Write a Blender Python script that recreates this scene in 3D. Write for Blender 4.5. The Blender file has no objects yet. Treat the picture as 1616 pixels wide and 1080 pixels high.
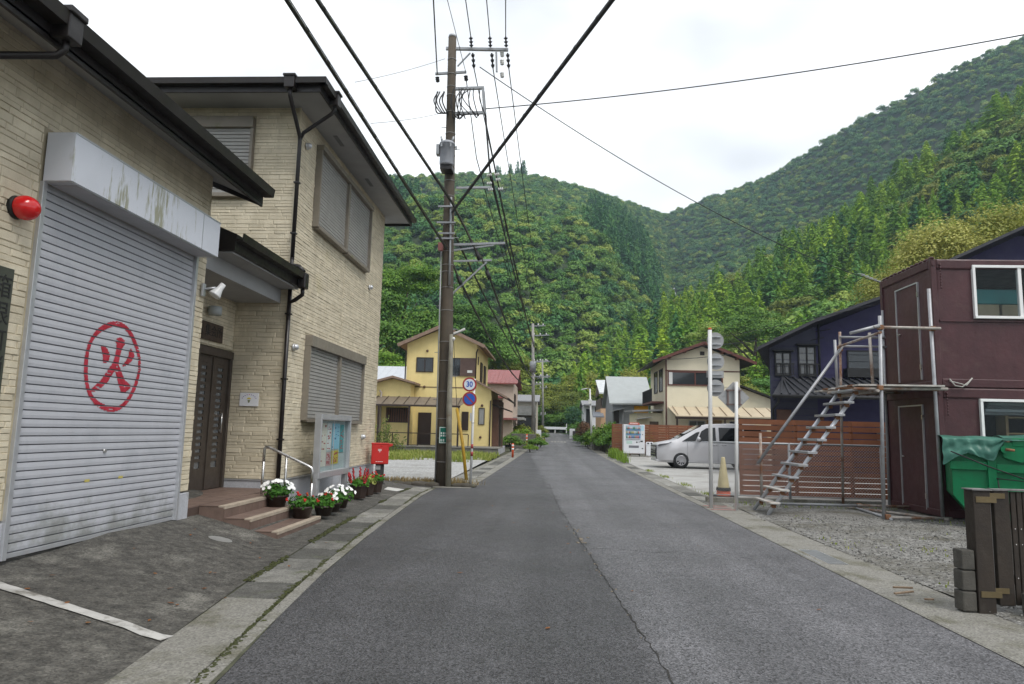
import bpy, bmesh, math, random
from mathutils import Vector, Matrix
from mathutils.bvhtree import BVHTree
R = math.radians
random.seed(7)
rnd = random.random
def U(a, b): return random.uniform(a, b)
S = bpy.context.scene
COL = S.collection

# ------------------------------------------------------------------ camera
CAMZ = 1.45
FPX = 1100.0                      # focal length in pixels of a 1616 px wide picture
cr = Vector((0.99820892, 0.05492149, 0.02371876)); cu = Vector((-0.016581, -0.12694967, 0.99177056)); cf = Vector((-0.0574806, 0.99038751, 0.12581164))
cam_d = bpy.data.cameras.new('camera'); cam = bpy.data.objects.new('camera', cam_d); COL.objects.link(cam)
cam.matrix_world = Matrix(((cr.x, cu.x, -cf.x, 0), (cr.y, cu.y, -cf.y, 0), (cr.z, cu.z, -cf.z, CAMZ), (0, 0, 0, 1)))
cam_d.sensor_width = 36; cam_d.lens = 36 * FPX / 1616; cam_d.clip_end = 6000; cam_d.clip_start = .05
S.camera = cam
def ray(px, py): return cf + cr * ((px - 808) / FPX) - cu * ((py - 540) / FPX)
def at(px, py, Y):                # a point of the place, Y metres up the road
    d = ray(px, py); return Vector((0, 0, CAMZ)) + d * (Y / d.y)

# ------------------------------------------------------------------ world, sun, exposure
wd = bpy.data.worlds.new('World'); S.world = wd; wd.use_nodes = True
wn, wl = wd.node_tree.nodes, wd.node_tree.links
sky = wn.new('ShaderNodeTexSky'); sky.sky_type = 'NISHITA'; sky.sun_disc = False
SUN_EL, SUN_AZ = 56, 138          # azimuth from +Y clockwise: behind and to the right of the camera
sky.sun_elevation = R(SUN_EL); sky.sun_rotation = R(SUN_AZ); sky.air_density = 1.0; sky.dust_density = 3.0
tc = wn.new('ShaderNodeTexCoord'); mp = wn.new('ShaderNodeMapping'); mp.inputs['Scale'].default_value = (1.6, 1.6, 3.2)
cn = wn.new('ShaderNodeTexNoise'); cn.inputs['Scale'].default_value = 1.15; cn.inputs['Detail'].default_value = 4; cn.inputs['Roughness'].default_value = .5
crp = wn.new('ShaderNodeValToRGB'); crp.color_ramp.elements[0].position = .4; crp.color_ramp.elements[0].color = (4.75, 4.9, 5.2, 1)
crp.color_ramp.elements[1].position = .62; crp.color_ramp.elements[1].color = (8.9, 9.0, 9.1, 1)
mxw = wn.new('ShaderNodeMix'); mxw.data_type = 'RGBA'; mxw.inputs[0].default_value = .95      # a closed cloud deck over the clear sky
bg = wn['Background']; bg.inputs['Strength'].default_value = .1
wl.new(tc.outputs['Generated'], mp.inputs[0]); wl.new(mp.outputs[0], cn.inputs['Vector']); wl.new(cn.outputs[0], crp.inputs[0])
wl.new(sky.outputs[0], mxw.inputs[6]); wl.new(crp.outputs[0], mxw.inputs[7]); wl.new(mxw.outputs[2], bg.inputs[0])
sl = bpy.data.lights.new('sun', 'SUN'); sl.energy = 1.5; sl.angle = R(24); sl.color = (1, .97, .92)
sun = bpy.data.objects.new('sun', sl); COL.objects.link(sun)
sd = Vector((math.sin(R(SUN_AZ)) * math.cos(R(SUN_EL)), math.cos(R(SUN_AZ)) * math.cos(R(SUN_EL)), math.sin(R(SUN_EL))))
sun.rotation_euler = sd.to_track_quat('Z', 'Y').to_euler()
S.view_settings.view_transform = 'Standard'; S.view_settings.look = 'None'; S.view_settings.exposure = 0.85; S.view_settings.gamma = 1
S.cycles.max_bounces = 6; S.cycles.diffuse_bounces = 3; S.cycles.transparent_max_bounces = 12; S.cycles.volume_bounces = 0
S.cycles.use_denoising = True

# ------------------------------------------------------------------ material helpers
def newmat(name):
    m = bpy.data.materials.new(name); m.use_nodes = True
    return m, m.node_tree.nodes, m.node_tree.links, m.node_tree.nodes['Principled BSDF']
def rgb(h):                       # sRGB hex -> linear
    c = [int(h[i:i + 2], 16) / 255 for i in (0, 2, 4)]
    return tuple(x / 12.92 if x <= .04045 else ((x + .055) / 1.055) ** 2.4 for x in c)
def c4(c): return (c[0], c[1], c[2], 1)
def mul(c, k): return tuple(min(1, x * k) for x in c)
def M(name, col, rough=.7, var=.15, scale=3., bump=0., bscale=60., metal=0., col2=None, island=0., streak=0., dirt=None, dscale=.8, dth=.55, spec=.4, grain=0.):
    """plain weathered surface: noise-varied colour, optional second colour in blotches (dirt), streaks down the face, bump"""
    m, n, l, b = newmat(name)
    geo = n.new('ShaderNodeNewGeometry')
    def noise(sc, det=5, ro=.6, squash=None):
        t = n.new('ShaderNodeTexNoise'); t.inputs['Scale'].default_value = sc; t.inputs['Detail'].default_value = det; t.inputs['Roughness'].default_value = ro
        if squash:
            mpp = n.new('ShaderNodeMapping'); mpp.inputs['Scale'].default_value = squash; l.new(geo.outputs['Position'], mpp.inputs[0]); l.new(mpp.outputs[0], t.inputs['Vector'])
        else: l.new(geo.outputs['Position'], t.inputs['Vector'])
        return t.outputs[0]
    def mix(f, a, c, bt='MIX'):
        x = n.new('ShaderNodeMix'); x.data_type = 'RGBA'; x.blend_type = bt
        if isinstance(f, (int, float)): x.inputs[0].default_value = f
        else: l.new(f, x.inputs[0])
        for i, v in ((6, a), (7, c)):
            if isinstance(v, tuple): x.inputs[i].default_value = c4(v)
            else: l.new(v, x.inputs[i])
        return x.outputs[2]
    def ramp(f, a, bb):
        x = n.new('ShaderNodeMapRange'); x.inputs[1].default_value = a; x.inputs[2].default_value = bb; l.new(f, x.inputs[0]); return x.outputs[0]
    c = mix(ramp(noise(scale), .3, .7), mul(col, 1 - var), mul(col2 or col, 1 + var) if not col2 else col2)
    if island:
        a = n.new('ShaderNodeObjectInfo'); ad = n.new('ShaderNodeMath'); ad.operation = 'ADD'; fr = n.new('ShaderNodeMath'); fr.operation = 'FRACT'
        l.new(a.outputs['Random'], ad.inputs[0]); l.new(geo.outputs['Random Per Island'], ad.inputs[1]); l.new(ad.outputs[0], fr.inputs[0])
        mr = n.new('ShaderNodeMapRange'); mr.inputs[3].default_value = 1 - island; mr.inputs[4].default_value = 1 + island; l.new(fr.outputs[0], mr.inputs[0])
        hs = n.new('ShaderNodeHueSaturation'); l.new(mr.outputs[0], hs.inputs['Value']); l.new(c, hs.inputs['Color']); c = hs.outputs[0]
    if streak:
        c = mix(ramp(noise(1., 4, .6, (9, 9, .35)), .45, .75), c, mix(streak, c, mul(col, .35)))
    if dirt:
        c = mix(ramp(noise(dscale, 6, .65), dth, dth + .15), c, dirt)
    if grain:
        v = n.new('ShaderNodeTexVoronoi'); v.inputs['Scale'].default_value = 75; l.new(geo.outputs['Position'], v.inputs['Vector']); mg = n.new('ShaderNodeMapRange'); mg.inputs[3].default_value = 1 - grain; mg.inputs[4].default_value = 1 + grain; l.new(v.outputs['Color'], mg.inputs[0])
        hg = n.new('ShaderNodeHueSaturation'); l.new(mg.outputs[0], hg.inputs['Value']); l.new(c, hg.inputs['Color']); c = hg.outputs[0]
    l.new(c, b.inputs['Base Color'])
    b.inputs['Metallic'].default_value = metal; b.inputs['Specular IOR Level'].default_value = spec
    l.new(ramp2(n, l, noise(scale * 2.3, 4), rough - .1, min(1, rough + .1)), b.inputs['Roughness'])
    if bump:
        bp = n.new('ShaderNodeBump'); bp.inputs['Strength'].default_value = bump; bp.inputs['Distance'].default_value = .02
        l.new(noise(bscale, 6, .7), bp.inputs['Height']); l.new(bp.outputs[0], b.inputs['Normal'])
    return m
def ramp2(n, l, f, a, bb):
    x = n.new('ShaderNodeMapRange'); x.inputs[1].default_value = .3; x.inputs[2].default_value = .7; x.inputs[3].default_value = a; x.inputs[4].default_value = bb; l.new(f, x.inputs[0]); return x.outputs[0]
def glass(name, col=(.02, .025, .03), rough=.06):
    m, n, l, b = newmat(name); b.inputs['Base Color'].default_value = c4(col); b.inputs['Roughness'].default_value = rough; b.inputs['Specular IOR Level'].default_value = .9
    return m
def clear_glass(name, tint=(.85, .9, .9), a=.25):
    m, n, l, b = newmat(name); tr = n.new('ShaderNodeBsdfTransparent'); tr.inputs[0].default_value = c4(tint); mx = n.new('ShaderNodeMixShader'); mx.inputs[0].default_value = a
    b.inputs['Base Color'].default_value = (.03, .04, .04, 1); b.inputs['Roughness'].default_value = .04; b.inputs['Specular IOR Level'].default_value = 1
    l.new(tr.outputs[0], mx.inputs[1]); l.new(b.outputs[0], mx.inputs[2]); l.new(mx.outputs[0], n['Material Output'].inputs[0]); return m

# ------------------------------------------------------------------ mesh helpers
OFF = {}
class MB:
    def __init__(s): s.v = []; s.f = []; s.sm = []
    def add(s, vs, fs, smooth=False):
        o = len(s.v); s.v += [tuple(v) for v in vs]; s.f += [tuple(i + o for i in f) for f in fs]; s.sm += [smooth] * len(fs); return s
    def box(s, x0, x1, y0, y1, z0, z1):
        if x0 > x1: x0, x1 = x1, x0
        if y0 > y1: y0, y1 = y1, y0
        if z0 > z1: z0, z1 = z1, z0
        return s.add([(x0, y0, z0), (x1, y0, z0), (x1, y1, z0), (x0, y1, z0), (x0, y0, z1), (x1, y0, z1), (x1, y1, z1), (x0, y1, z1)],
                     [(0, 3, 2, 1), (4, 5, 6, 7), (0, 1, 5, 4), (1, 2, 6, 5), (2, 3, 7, 6), (3, 0, 4, 7)])
    def bar(s, p0, p1, w, h, up=(0, 0, 1)):      # box-section bar between two points
        p0, p1 = Vector(p0), Vector(p1); d = (p1 - p0).normalized(); up = Vector(up); a = d.cross(up)
        if a.length < 1e-4: a = d.cross(Vector((1, 0, 0)))
        a.normalize(); b = a.cross(d).normalized(); a *= w / 2; b *= h / 2
        return s.add([p0 - a - b, p0 + a - b, p0 + a + b, p0 - a + b, p1 - a - b, p1 + a - b, p1 + a + b, p1 - a + b],
                     [(0, 1, 2, 3), (7, 6, 5, 4), (1, 0, 4, 5), (2, 1, 5, 6), (3, 2, 6, 7), (0, 3, 7, 4)])
    def tube(s, p0, p1, r0, r1=None, n=10, cap=True):
        return s.path([p0, p1], [r0, r0 if r1 is None else r1], n, cap)
    def path(s, pts, r, n=8, cap=True):
        pts = [Vector(p) for p in pts]; N = len(pts); rs = r if isinstance(r, (list, tuple)) else [r] * N
        vs = []; pa = None
        for i, p in enumerate(pts):
            d = (pts[min(i + 1, N - 1)] - pts[max(i - 1, 0)]).normalized()
            a = pa - d * pa.dot(d) if pa else d.cross(Vector((0, 0, 1)))
            if a.length < 1e-3: a = d.cross(Vector((1, 0, 0)))
            a.normalize(); pa = a; b = d.cross(a)
            for k in range(n): t = 2 * math.pi * k / n; vs.append(p + (a * math.cos(t) + b * math.sin(t)) * rs[i])
        fs = [(i * n + k, i * n + (k + 1) % n, (i + 1) * n + (k + 1) % n, (i + 1) * n + k) for i in range(N - 1) for k in range(n)]
        s.add(vs, fs, True)
        if cap:
            o = len(s.v) - len(vs); s.f += [tuple(o + k for k in reversed(range(n))), tuple(o + (N - 1) * n + k for k in range(n))]; s.sm += [False, False]
        return s
    def prism(s, poly, axis, a, b):              # polygon in the two other axes (x,y,z order), extruded from a to b along axis
        def P(u, w, t): return (t, u, w) if axis == 'x' else (u, t, w) if axis == 'y' else (u, w, t)
        n = len(poly); vs = [P(u, w, a) for u, w in poly] + [P(u, w, b) for u, w in poly]
        return s.add(vs, [tuple(range(n)), tuple(reversed(range(n, 2 * n)))] + [(i, i + n, (i + 1) % n + n, (i + 1) % n) for i in range(n)])
    def quad(s, *p): return s.add(p, [tuple(range(len(p)))])
    def slab(s, pts, th):                        # sheet of given thickness under a polygon of 3D points
        n = len(pts); lo = [Vector(p) - Vector((0, 0, th)) for p in pts]
        return s.add([Vector(p) for p in pts] + lo, [tuple(range(n)), tuple(reversed(range(n, 2 * n)))] + [(i, i + n, (i + 1) % n + n, (i + 1) % n) for i in range(n)])
    def ball(s, c, r, sc=(1, 1, 1), nu=10, nv=7, jit=0):
        vs = []; c = Vector(c)
        for j in range(nv + 1):
            ph = math.pi * j / nv
            for i in range(nu):
                t = 2 * math.pi * i / nu; k = r * (1 + U(-jit, jit))
                vs.append(c + Vector((math.sin(ph) * math.cos(t) * sc[0], math.sin(ph) * math.sin(t) * sc[1], math.cos(ph) * sc[2])) * k)
        return s.add(vs, [(j * nu + i, (j + 1) * nu + i, (j + 1) * nu + (i + 1) % nu, j * nu + (i + 1) % nu) for j in range(nv) for i in range(nu)], True)
    def lathe(s, prof, c=(0, 0, 0), n=16, smooth=True):
        vs = [(c[0] + r * math.cos(2 * math.pi * k / n), c[1] + r * math.sin(2 * math.pi * k / n), c[2] + z) for r, z in prof for k in range(n)]
        return s.add(vs, [(j * n + k, j * n + (k + 1) % n, (j + 1) * n + (k + 1) % n, (j + 1) * n + k) for j in range(len(prof) - 1) for k in range(n)], smooth)
    def disc(s, c, nrm, r, th, n=28):            # round plate
        nrm = Vector(nrm).normalized(); c = Vector(c); return s.tube(c - nrm * th / 2, c + nrm * th / 2, r, r, n)
    def xf(s, m):                                # transform everything collected so far
        s.v = [tuple(m @ Vector(v)) for v in s.v]; return s
    def build(s, name, mat, parent=None, bevel=0., kind=None, fix=True):
        me = bpy.data.meshes.new(name)
        o = OFF.get(parent.name, Vector()) if parent else Vector()
        me.from_pydata([(v[0] - o.x, v[1] - o.y, v[2] - o.z) for v in s.v], [], s.f)
        me.polygons.foreach_set('use_smooth', s.sm)
        if fix:
            bm = bmesh.new(); bm.from_mesh(me); bmesh.ops.recalc_face_normals(bm, faces=bm.faces); bm.to_mesh(me); bm.free()
        me.materials.append(mat); me.update()
        ob = bpy.data.objects.new(name, me); COL.objects.link(ob)
        if parent: ob.parent = parent; OFF[ob.name] = o
        if bevel:
            bv = ob.modifiers.new('bevel', 'BEVEL'); bv.width = bevel; bv.segments = 2; bv.limit_method = 'ANGLE'; bv.angle_limit = R(40)
        if kind: ob['kind'] = kind
        return ob
def B(*a): return MB().box(*a)
def thing(name, label, cat, loc=(0, 0, 0), group=None):
    o = bpy.data.objects.new(name, None); COL.objects.link(o); o.location = loc; o.empty_display_size = .2
    OFF[o.name] = Vector(loc); return tag(o, label, cat, group)
def lthing(name, label, cat, loc=(0, 0, 0), rz=0, group=None):      # parts are built round the thing's own origin
    o = thing(name, label, cat, loc, group); OFF[o.name] = Vector(); o.rotation_euler = (0, 0, rz); return o
def tag(o, label, cat, group=None, kind=None):
    o['label'] = label; o['category'] = cat
    if group: o['group'] = group
    if kind: o['kind'] = kind
    return o
def struct(o, label=None):
    o['kind'] = 'structure'
    if label: o['label'] = label
    return o
def place(o, loc, rz=0, sc=None):
    o.location = loc; o.rotation_euler = (0, 0, rz)
    if sc: o.scale = sc if isinstance(sc, tuple) else (sc,) * 3
    return o
def copy_tree(o, parent=None):
    c = o.copy(); COL.objects.link(c); c.parent = parent
    for ch in o.children: copy_tree(ch, c)
    return c
def text(name, body, size, mat, mtx, parent, ex=.0015, align='CENTER', sx=1.0, bold=0.):
    """lettering as a mesh; mtx maps text x/y plane into the place"""
    cu_ = bpy.data.curves.new(name, 'FONT'); cu_.body = body; cu_.size = size; cu_.extrude = ex; cu_.align_x = align; cu_.align_y = 'CENTER'; cu_.resolution_u = 3; cu_.offset = bold
    to = bpy.data.objects.new('lettering_curve', cu_); COL.objects.link(to)
    dg = bpy.context.evaluated_depsgraph_get(); me = bpy.data.meshes.new_from_object(to.evaluated_get(dg)); bpy.data.objects.remove(to); bpy.data.curves.remove(cu_)
    o = OFF.get(parent.name, Vector()); me.transform(Matrix.Translation(-o) @ mtx @ Matrix.Diagonal((sx, 1, 1, 1)))
    me.materials.clear(); me.materials.append(mat); me.name = name
    ob = bpy.data.objects.new(name, me); COL.objects.link(ob); ob.parent = parent; OFF[ob.name] = o; return ob
def face_mtx(org, right, up):
    r = Vector(right).normalized(); u = Vector(up).normalized(); n = r.cross(u)
    return Matrix(((r.x, u.x, n.x, org[0]), (r.y, u.y, n.y, org[1]), (r.z, u.z, n.z, org[2]), (0, 0, 0, 1)))
def bez(pts, n):
    """smooth curve through points"""
    P = [Vector(p) for p in pts]; P = [P[0] * 2 - P[1]] + P + [P[-1] * 2 - P[-2]]; out = []
    for i in range(1, len(P) - 2):
        for k in range(n):
            t = k / n; a, b, c, d = P[i - 1:i + 3]; out.append(.5 * ((2 * b) + (c - a) * t + (2 * a - 5 * b + 4 * c - d) * t * t + (3 * b - a - 3 * c + d) * t ** 3))
    return out + [P[-2]]
def sstep(a, b, x):
    t = max(0., min(1., (x - a) / (b - a))); return t * t * (3 - 2 * t)
# ------------------------------------------------------------------ the ground, road and paving
def zr(y): return 1.3 * sstep(45, 112, y)
def noise3(x, y, s=1.0): 
    from mathutils import noise as nz
    return nz.noise(Vector((x * s, y * s, 3.7)))
REDGE = [(-8, -1.35), (0, -1.55), (4, -1.85), (6.3, -2.17), (10, -2.47), (15.2, -2.76), (17.3, -2.78), (17.9, -1.96), (26.7, -1.87), (54, -1.64), (80, -1.2), (96, -1.0)]
def xl(y):
    for (a, b), (c, d) in zip(REDGE, REDGE[1:]):
        if y <= c: return b + (d - b) * max(0, (y - a) / (c - a))
    return REDGE[-1][1]
def xrr(y): return 3.1 + .1 * sstep(30, 55, y) - .7 * sstep(55, 96, y)
def apron(x, y):
    k = .14 + .1 * sstep(5.5, 8.5, y) - .14 * sstep(9.5, 12.5, y)
    s = min(-2.3 - 1.0 * sstep(5.5, 8.5, y), xl(min(y, 17.2)) - .57) - x; return .012 + k * (s if s > .3 else max(0, s) ** 2 / .3 * 1.0) * (1 - sstep(18, 19.5, y)) + .006 * noise3(x, y, .9)
def asphalt_mat():
    m, n, l, b = newmat('asphalt'); geo = n.new('ShaderNodeNewGeometry')
    def noise(sc, d=4, ro=.6, dist=0):
        t = n.new('ShaderNodeTexNoise'); t.inputs['Scale'].default_value = sc; t.inputs['Detail'].default_value = d; t.inputs['Roughness'].default_value = ro; t.inputs['Distortion'].default_value = dist; l.new(geo.outputs['Position'], t.inputs['Vector']); return t.outputs[0]
    def mr(f, a, b2, c, d):
        x = n.new('ShaderNodeMapRange'); l.new(f, x.inputs[0])
        for i, v in enumerate((a, b2, c, d)): x.inputs[i + 1].default_value = v
        return x.outputs[0]
    def mt(op, a, b2):
        x = n.new('ShaderNodeMath'); x.operation = op
        for i, v in enumerate((a, b2)):
            if isinstance(v, (int, float)): x.inputs[i].default_value = v
            else: l.new(v, x.inputs[i])
        return x.outputs[0]
    sp = n.new('ShaderNodeSeparateXYZ'); l.new(geo.outputs['Position'], sp.inputs[0])
    # newer bitumen on the left lane, worn older one on the right of the joint
    joint = mt('ADD', mt('MULTIPLY', sp.outputs[1], -.05), .93)
    lane = mr(mt('ADD', mt('SUBTRACT', sp.outputs[0], joint), mr(noise(1.3), .3, .7, -.12, .12)), -.05, .05, 0, 1)
    vor = n.new('ShaderNodeTexVoronoi'); vor.inputs['Scale'].default_value = 85; l.new(geo.outputs['Position'], vor.inputs['Vector'])
    grain = mt('MULTIPLY', mr(vor.outputs['Color'], .05, .95, .15, 2.1), mr(noise(210, 2), .3, .7, .75, 1.25))
    base = mt('MULTIPLY', mr(lane, 0, 1, .046, .082), mt('MULTIPLY', mr(noise(.55, 6, .65), .3, .7, .7, 1.32), mr(noise(4, 5, .6), .3, .7, .92, 1.08)))
    mpt = n.new('ShaderNodeMapping'); mpt.inputs['Scale'].default_value = (1.6, .05, 1); l.new(geo.outputs['Position'], mpt.inputs[0]); tk_ = n.new('ShaderNodeTexNoise'); tk_.inputs['Scale'].default_value = 1; tk_.inputs['Detail'].default_value = 5; l.new(mpt.outputs[0], tk_.inputs['Vector'])
    base = mt('MULTIPLY', base, mt('MULTIPLY', mr(tk_.outputs[0], .32, .68, .8, 1.25), mr(noise(28, 3, .7), .3, .7, .8, 1.2)))
    val = mt('MULTIPLY', base, grain)
    cc = n.new('ShaderNodeCombineColor'); l.new(val, cc.inputs[0]); l.new(mt('MULTIPLY', val, .985), cc.inputs[1]); l.new(mt('MULTIPLY', val, 1.04), cc.inputs[2])
    l.new(cc.outputs[0], b.inputs['Base Color']); l.new(mr(noise(1.1, 4), .3, .7, .48, .7), b.inputs['Roughness']); b.inputs['Specular IOR Level'].default_value = .45
    bp = n.new('ShaderNodeBump'); bp.inputs['Strength'].default_value = .9; bp.inputs['Distance'].default_value = .008; l.new(vor.outputs['Distance'], bp.inputs['Height']); l.new(bp.outputs[0], b.inputs['Normal'])
    return m
ASPH = asphalt_mat()
EARTH = M('earth', (.10, .085, .06), .95, .3, 1.5, .6, 25, col2=(.06, .075, .03))
def gravel_mat(name, c1, c2, c3, sc=38, moss=None):
    m, n, l, b = newmat(name); geo = n.new('ShaderNodeNewGeometry')
    v = n.new('ShaderNodeTexVoronoi'); v.inputs['Scale'].default_value = sc; l.new(geo.outputs['Position'], v.inputs['Vector'])
    r = n.new('ShaderNodeValToRGB'); e = r.color_ramp.elements; e[0].color = c4(c1); e[1].color = c4(c3); x = e.new(.5); x.color = c4(c2)
    s = n.new('ShaderNodeSeparateColor'); l.new(v.outputs['Color'], s.inputs[0]); l.new(s.outputs[0], r.inputs[0]); col = r.outputs[0]
    t = n.new('ShaderNodeTexNoise'); t.inputs['Scale'].default_value = .9; t.inputs['Detail'].default_value = 7; t.inputs['Roughness'].default_value = .7; l.new(geo.outputs['Position'], t.inputs['Vector'])
    k = n.new('ShaderNodeMapRange'); k.inputs[1].default_value = .48; k.inputs[2].default_value = .66; l.new(t.outputs[0], k.inputs[0])
    mx = n.new('ShaderNodeMix'); mx.data_type = 'RGBA'; l.new(k.outputs[0], mx.inputs[0]); l.new(col, mx.inputs[6]); mx.inputs[7].default_value = c4(moss or mul(c1, .8)); l.new(mx.outputs[2], b.inputs['Base Color'])
    b.inputs['Roughness'].default_value = .9; bp = n.new('ShaderNodeBump'); bp.inputs['Strength'].default_value = 1; bp.inputs['Distance'].default_value = .025; l.new(v.outputs['Distance'], bp.inputs['Height']); bp.invert = True; l.new(bp.outputs[0], b.inputs['Normal'])
    return m
GRAVEL = gravel_mat('gravel', (.07, .066, .06), (.17, .166, .155), (.32, .31, .29), 34, (.085, .078, .055))
GRAVEL2 = gravel_mat('pale_gravel', (.2, .2, .195), (.36, .355, .345), (.5, .5, .49), 24, (.26, .255, .235))
APRON = M('stained_concrete', (.05, .047, .041), .8, .3, 9, .5, 45, col2=(.105, .099, .087), dirt=(.16, .153, .134), dscale=1.5, dth=.55, grain=.55)
CONC = M('pale_concrete', (.26, .25, .225), .85, .2, 2.5, .5, 55, col2=(.19, .183, .16), dirt=(.12, .115, .085), dscale=1.6, dth=.5, grain=.4)
LOT = M('lot_concrete', (.33, .325, .31), .85, .14, 1.2, .3, 50, dirt=(.22, .21, .19), dscale=.45, dth=.5, grain=.2)
SLAB = M('gutter_slab', (.15, .146, .132), .88, .3, 5, .5, 60, island=.6, dirt=(.1, .105, .07), dscale=2.2, dth=.55, grain=.4)
MOSS = M('moss', (.10, .115, .025), .95, .4, 12, .8, 90, col2=(.06, .065, .03))
WHITE = M('white_paint', (.42, .41, .39), .7, .15, 6, .1, 40, dirt=(.17, .16, .14), dscale=7, dth=.5)

# big ground sheet, rising a little with the road, going on to the horizon
def grid(xs, ys, fz, name, mat):
    m = MB(); nx = len(xs)
    m.add([(x, y, fz(x, y)) for y in ys for x in xs], [(j * nx + i, j * nx + i + 1, (j + 1) * nx + i + 1, (j + 1) * nx + i) for j in range(len(ys) - 1) for i in range(nx - 1)], True)
    return m.build(name, mat)
gx_ = [-1500, -800, -400, -200, -100, -60, -40, -30, -24, -18, -14, -10, -7, -5, -3.4, -1.7, 1, 3.5, 6, 9, 12, 16, 20, 26, 34, 44, 60, 100, 200, 400, 800, 1500]
gy_ = [-1500, -600, -200, -80, -30, -10, 0, 5, 10, 15, 20, 30, 40, 46, 52, 58, 64, 70, 76, 82, 88, 94, 100, 106, 112, 140, 200, 400, 900, 1800]
struct(grid(gx_, gy_, lambda x, y: zr(y) - .06, 'ground', EARTH))
# road: straight up the valley, then swinging left before the guardrail
def road():
    ys = [-8, -3, 0, 2, 4, 6.3, 8, 10, 12.5, 15.2, 17.3, 17.6, 17.9, 20, 26.7, 35, 45] + [48 + 3 * i for i in range(17)]
    L = [Vector((xl(y), y, zr(y))) for y in ys]; Rr = [Vector((xrr(y), y, zr(y))) for y in ys]
    for a in range(10, 91, 10):
        cx, cy = -6, 96; L.append(Vector((cx + 5 * math.cos(R(a)), cy + 5 * math.sin(R(a)), zr(cy + 4 * math.sin(R(a)))))); Rr.append(Vector((cx + 8.4 * math.cos(R(a)), cy + 8.4 * math.sin(R(a)), zr(cy + 8 * math.sin(R(a))))))
    L.append(Vector((-60, 101, 1.2))); Rr.append(Vector((-60, 104.4, 1.2)))
    m = MB(); n = len(L); m.add([p for q in zip(L, Rr) for p in q], [(2 * i, 2 * i + 1, 2 * i + 3, 2 * i + 2) for i in range(n - 1)])
    return struct(m.build('road', ASPH))
ROAD = road()
# long crack along the paving joint, with broken-out crumbs
def crack():
    pts = [(.78, 3.6), (.75, 4.35), (.7, 5.2), (.62, 6.4), (.54, 7.7), (.47, 8.9), (.39, 10.2), (.32, 11.5), (.2, 13.4), (.12, 15.4), (.04, 17.5), (-.02, 20)]
    P = []
    for (a, b), (c, d) in zip(pts, pts[1:]):
        k = max(6, int((d - b) * 14))
        for i in range(k): t = i / k; P.append((a + (c - a) * t + U(-.014, .014), b + (d - b) * t))
    m = MB(); vs = []
    for x, y in P: w = (.002 + .009 * rnd() * rnd()) * (1.2 if y < 11 else .8); vs += [(x - w, y, .0035), (x + w, y, .0035)]
    m.add(vs, [(2 * i, 2 * i + 1, 2 * i + 3, 2 * i + 2) for i in range(len(P) - 1)])
    return m.build('road_crack', M('crack_dirt', (.026, .025, .022), .95, .3, 8), ROAD)
crack()
mm = MB()
for _ in range(26):
    y = U(9.4, 10.9); x = .39 + (10.2 - y) * .06 + random.gauss(0, .05); r = U(.006, .02); mm.ball((x, y, r * .2), r, (1.2, 1, .5), 6, 4, .25)
for _ in range(14):
    y = U(5, 9); x = .75 - (y - 4.3) * .06 + random.gauss(0, .03); r = U(.006, .014); mm.ball((x, y, r * .2), r, (1.2, 1, .6), 5, 4, .25)
mm.build('crumbled_asphalt', M('crumb', (.2, .17, .13), .95, .3, 20), ROAD, kind='stuff')
# long hairline cracks across the right lane
for pts in ([(.4, 9.0), (.8, 9.15), (1.3, 8.9), (1.8, 9.2), (2.3, 9.05)], [(.3, 13.4), (.9, 13.3), (1.6, 13.9), (2.2, 13.7)]):
    m = MB(); vs = []; P = []
    for (a, b), (c, d) in zip(pts, pts[1:]):
        for i in range(9): t = i / 9; P.append((a + (c - a) * t, b + (d - b) * t + U(-.02, .02)))
    for x, y in P: w = .002 + .003 * rnd(); vs += [(x, y - w, .0035), (x, y + w, .0035)]
    m.add(vs, [(2 * i, 2 * i + 1, 2 * i + 3, 2 * i + 2) for i in range(len(P) - 1)]); m.build('road_crack', bpy.data.materials['crack_dirt'], ROAD)

# left: sloping forecourt of the fire station
ys = [-8 + .25 * i for i in range(105)]
m = MB(); K = 30; vs = []
for y in ys:
    x0 = xl(y) - .585; x1 = -6.5
    for k in range(K): x = x0 + (x1 - x0) * k / (K - 1); vs.append((x, y, apron(x, y)))
m.add(vs, [(j * K + i, j * K + i + 1, (j + 1) * K + i + 1, (j + 1) * K + i) for j in range(len(ys) - 1) for i in range(K - 1)], True)
FORE = struct(m.build('forecourt', APRON))
# gutter: concrete bed, cover slabs laid one by one, thin lip against the asphalt, moss in the joints
ys = [-6 + .6 * i for i in range(40)]
ys = [y for y in ys if y < 17.3] + [17.3]
def ribbon(ys, fa, fb, z0, name, mat, zf=None):
    m = MB(); vs = []
    for y in ys: z = (zf(y) if zf else 0) + z0; vs += [(fa(y), y, z), (fb(y), y, z)]
    m.add(vs, [(2 * i, 2 * i + 1, 2 * i + 3, 2 * i + 2) for i in range(len(ys) - 1)]); return m.build(name, mat)
GUT = struct(ribbon(ys, lambda y: xl(y) - .64, lambda y: xl(y) + .004, .004, 'gutter', M('gutter_bed', (.07, .072, .045), .95, .3, 6, .5, 60)))
y = -1.0
while y < 16.9:
    L = .6 if y > 5.8 else 2.3; a, b = xl(y + .012) - .115, xl(y + L - .012) - .115; h = .012 + .006 * rnd()
    m = MB(); m.slab([(a - .455, y + .012, h), (a, y + .012, h), (b, y + L - .012, h), (b - .455, y + L - .012, h)], .06); m.build('gutter_slab', SLAB if L < 1 else CONC, GUT, .008)
    y += L
y = -1.0
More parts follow.
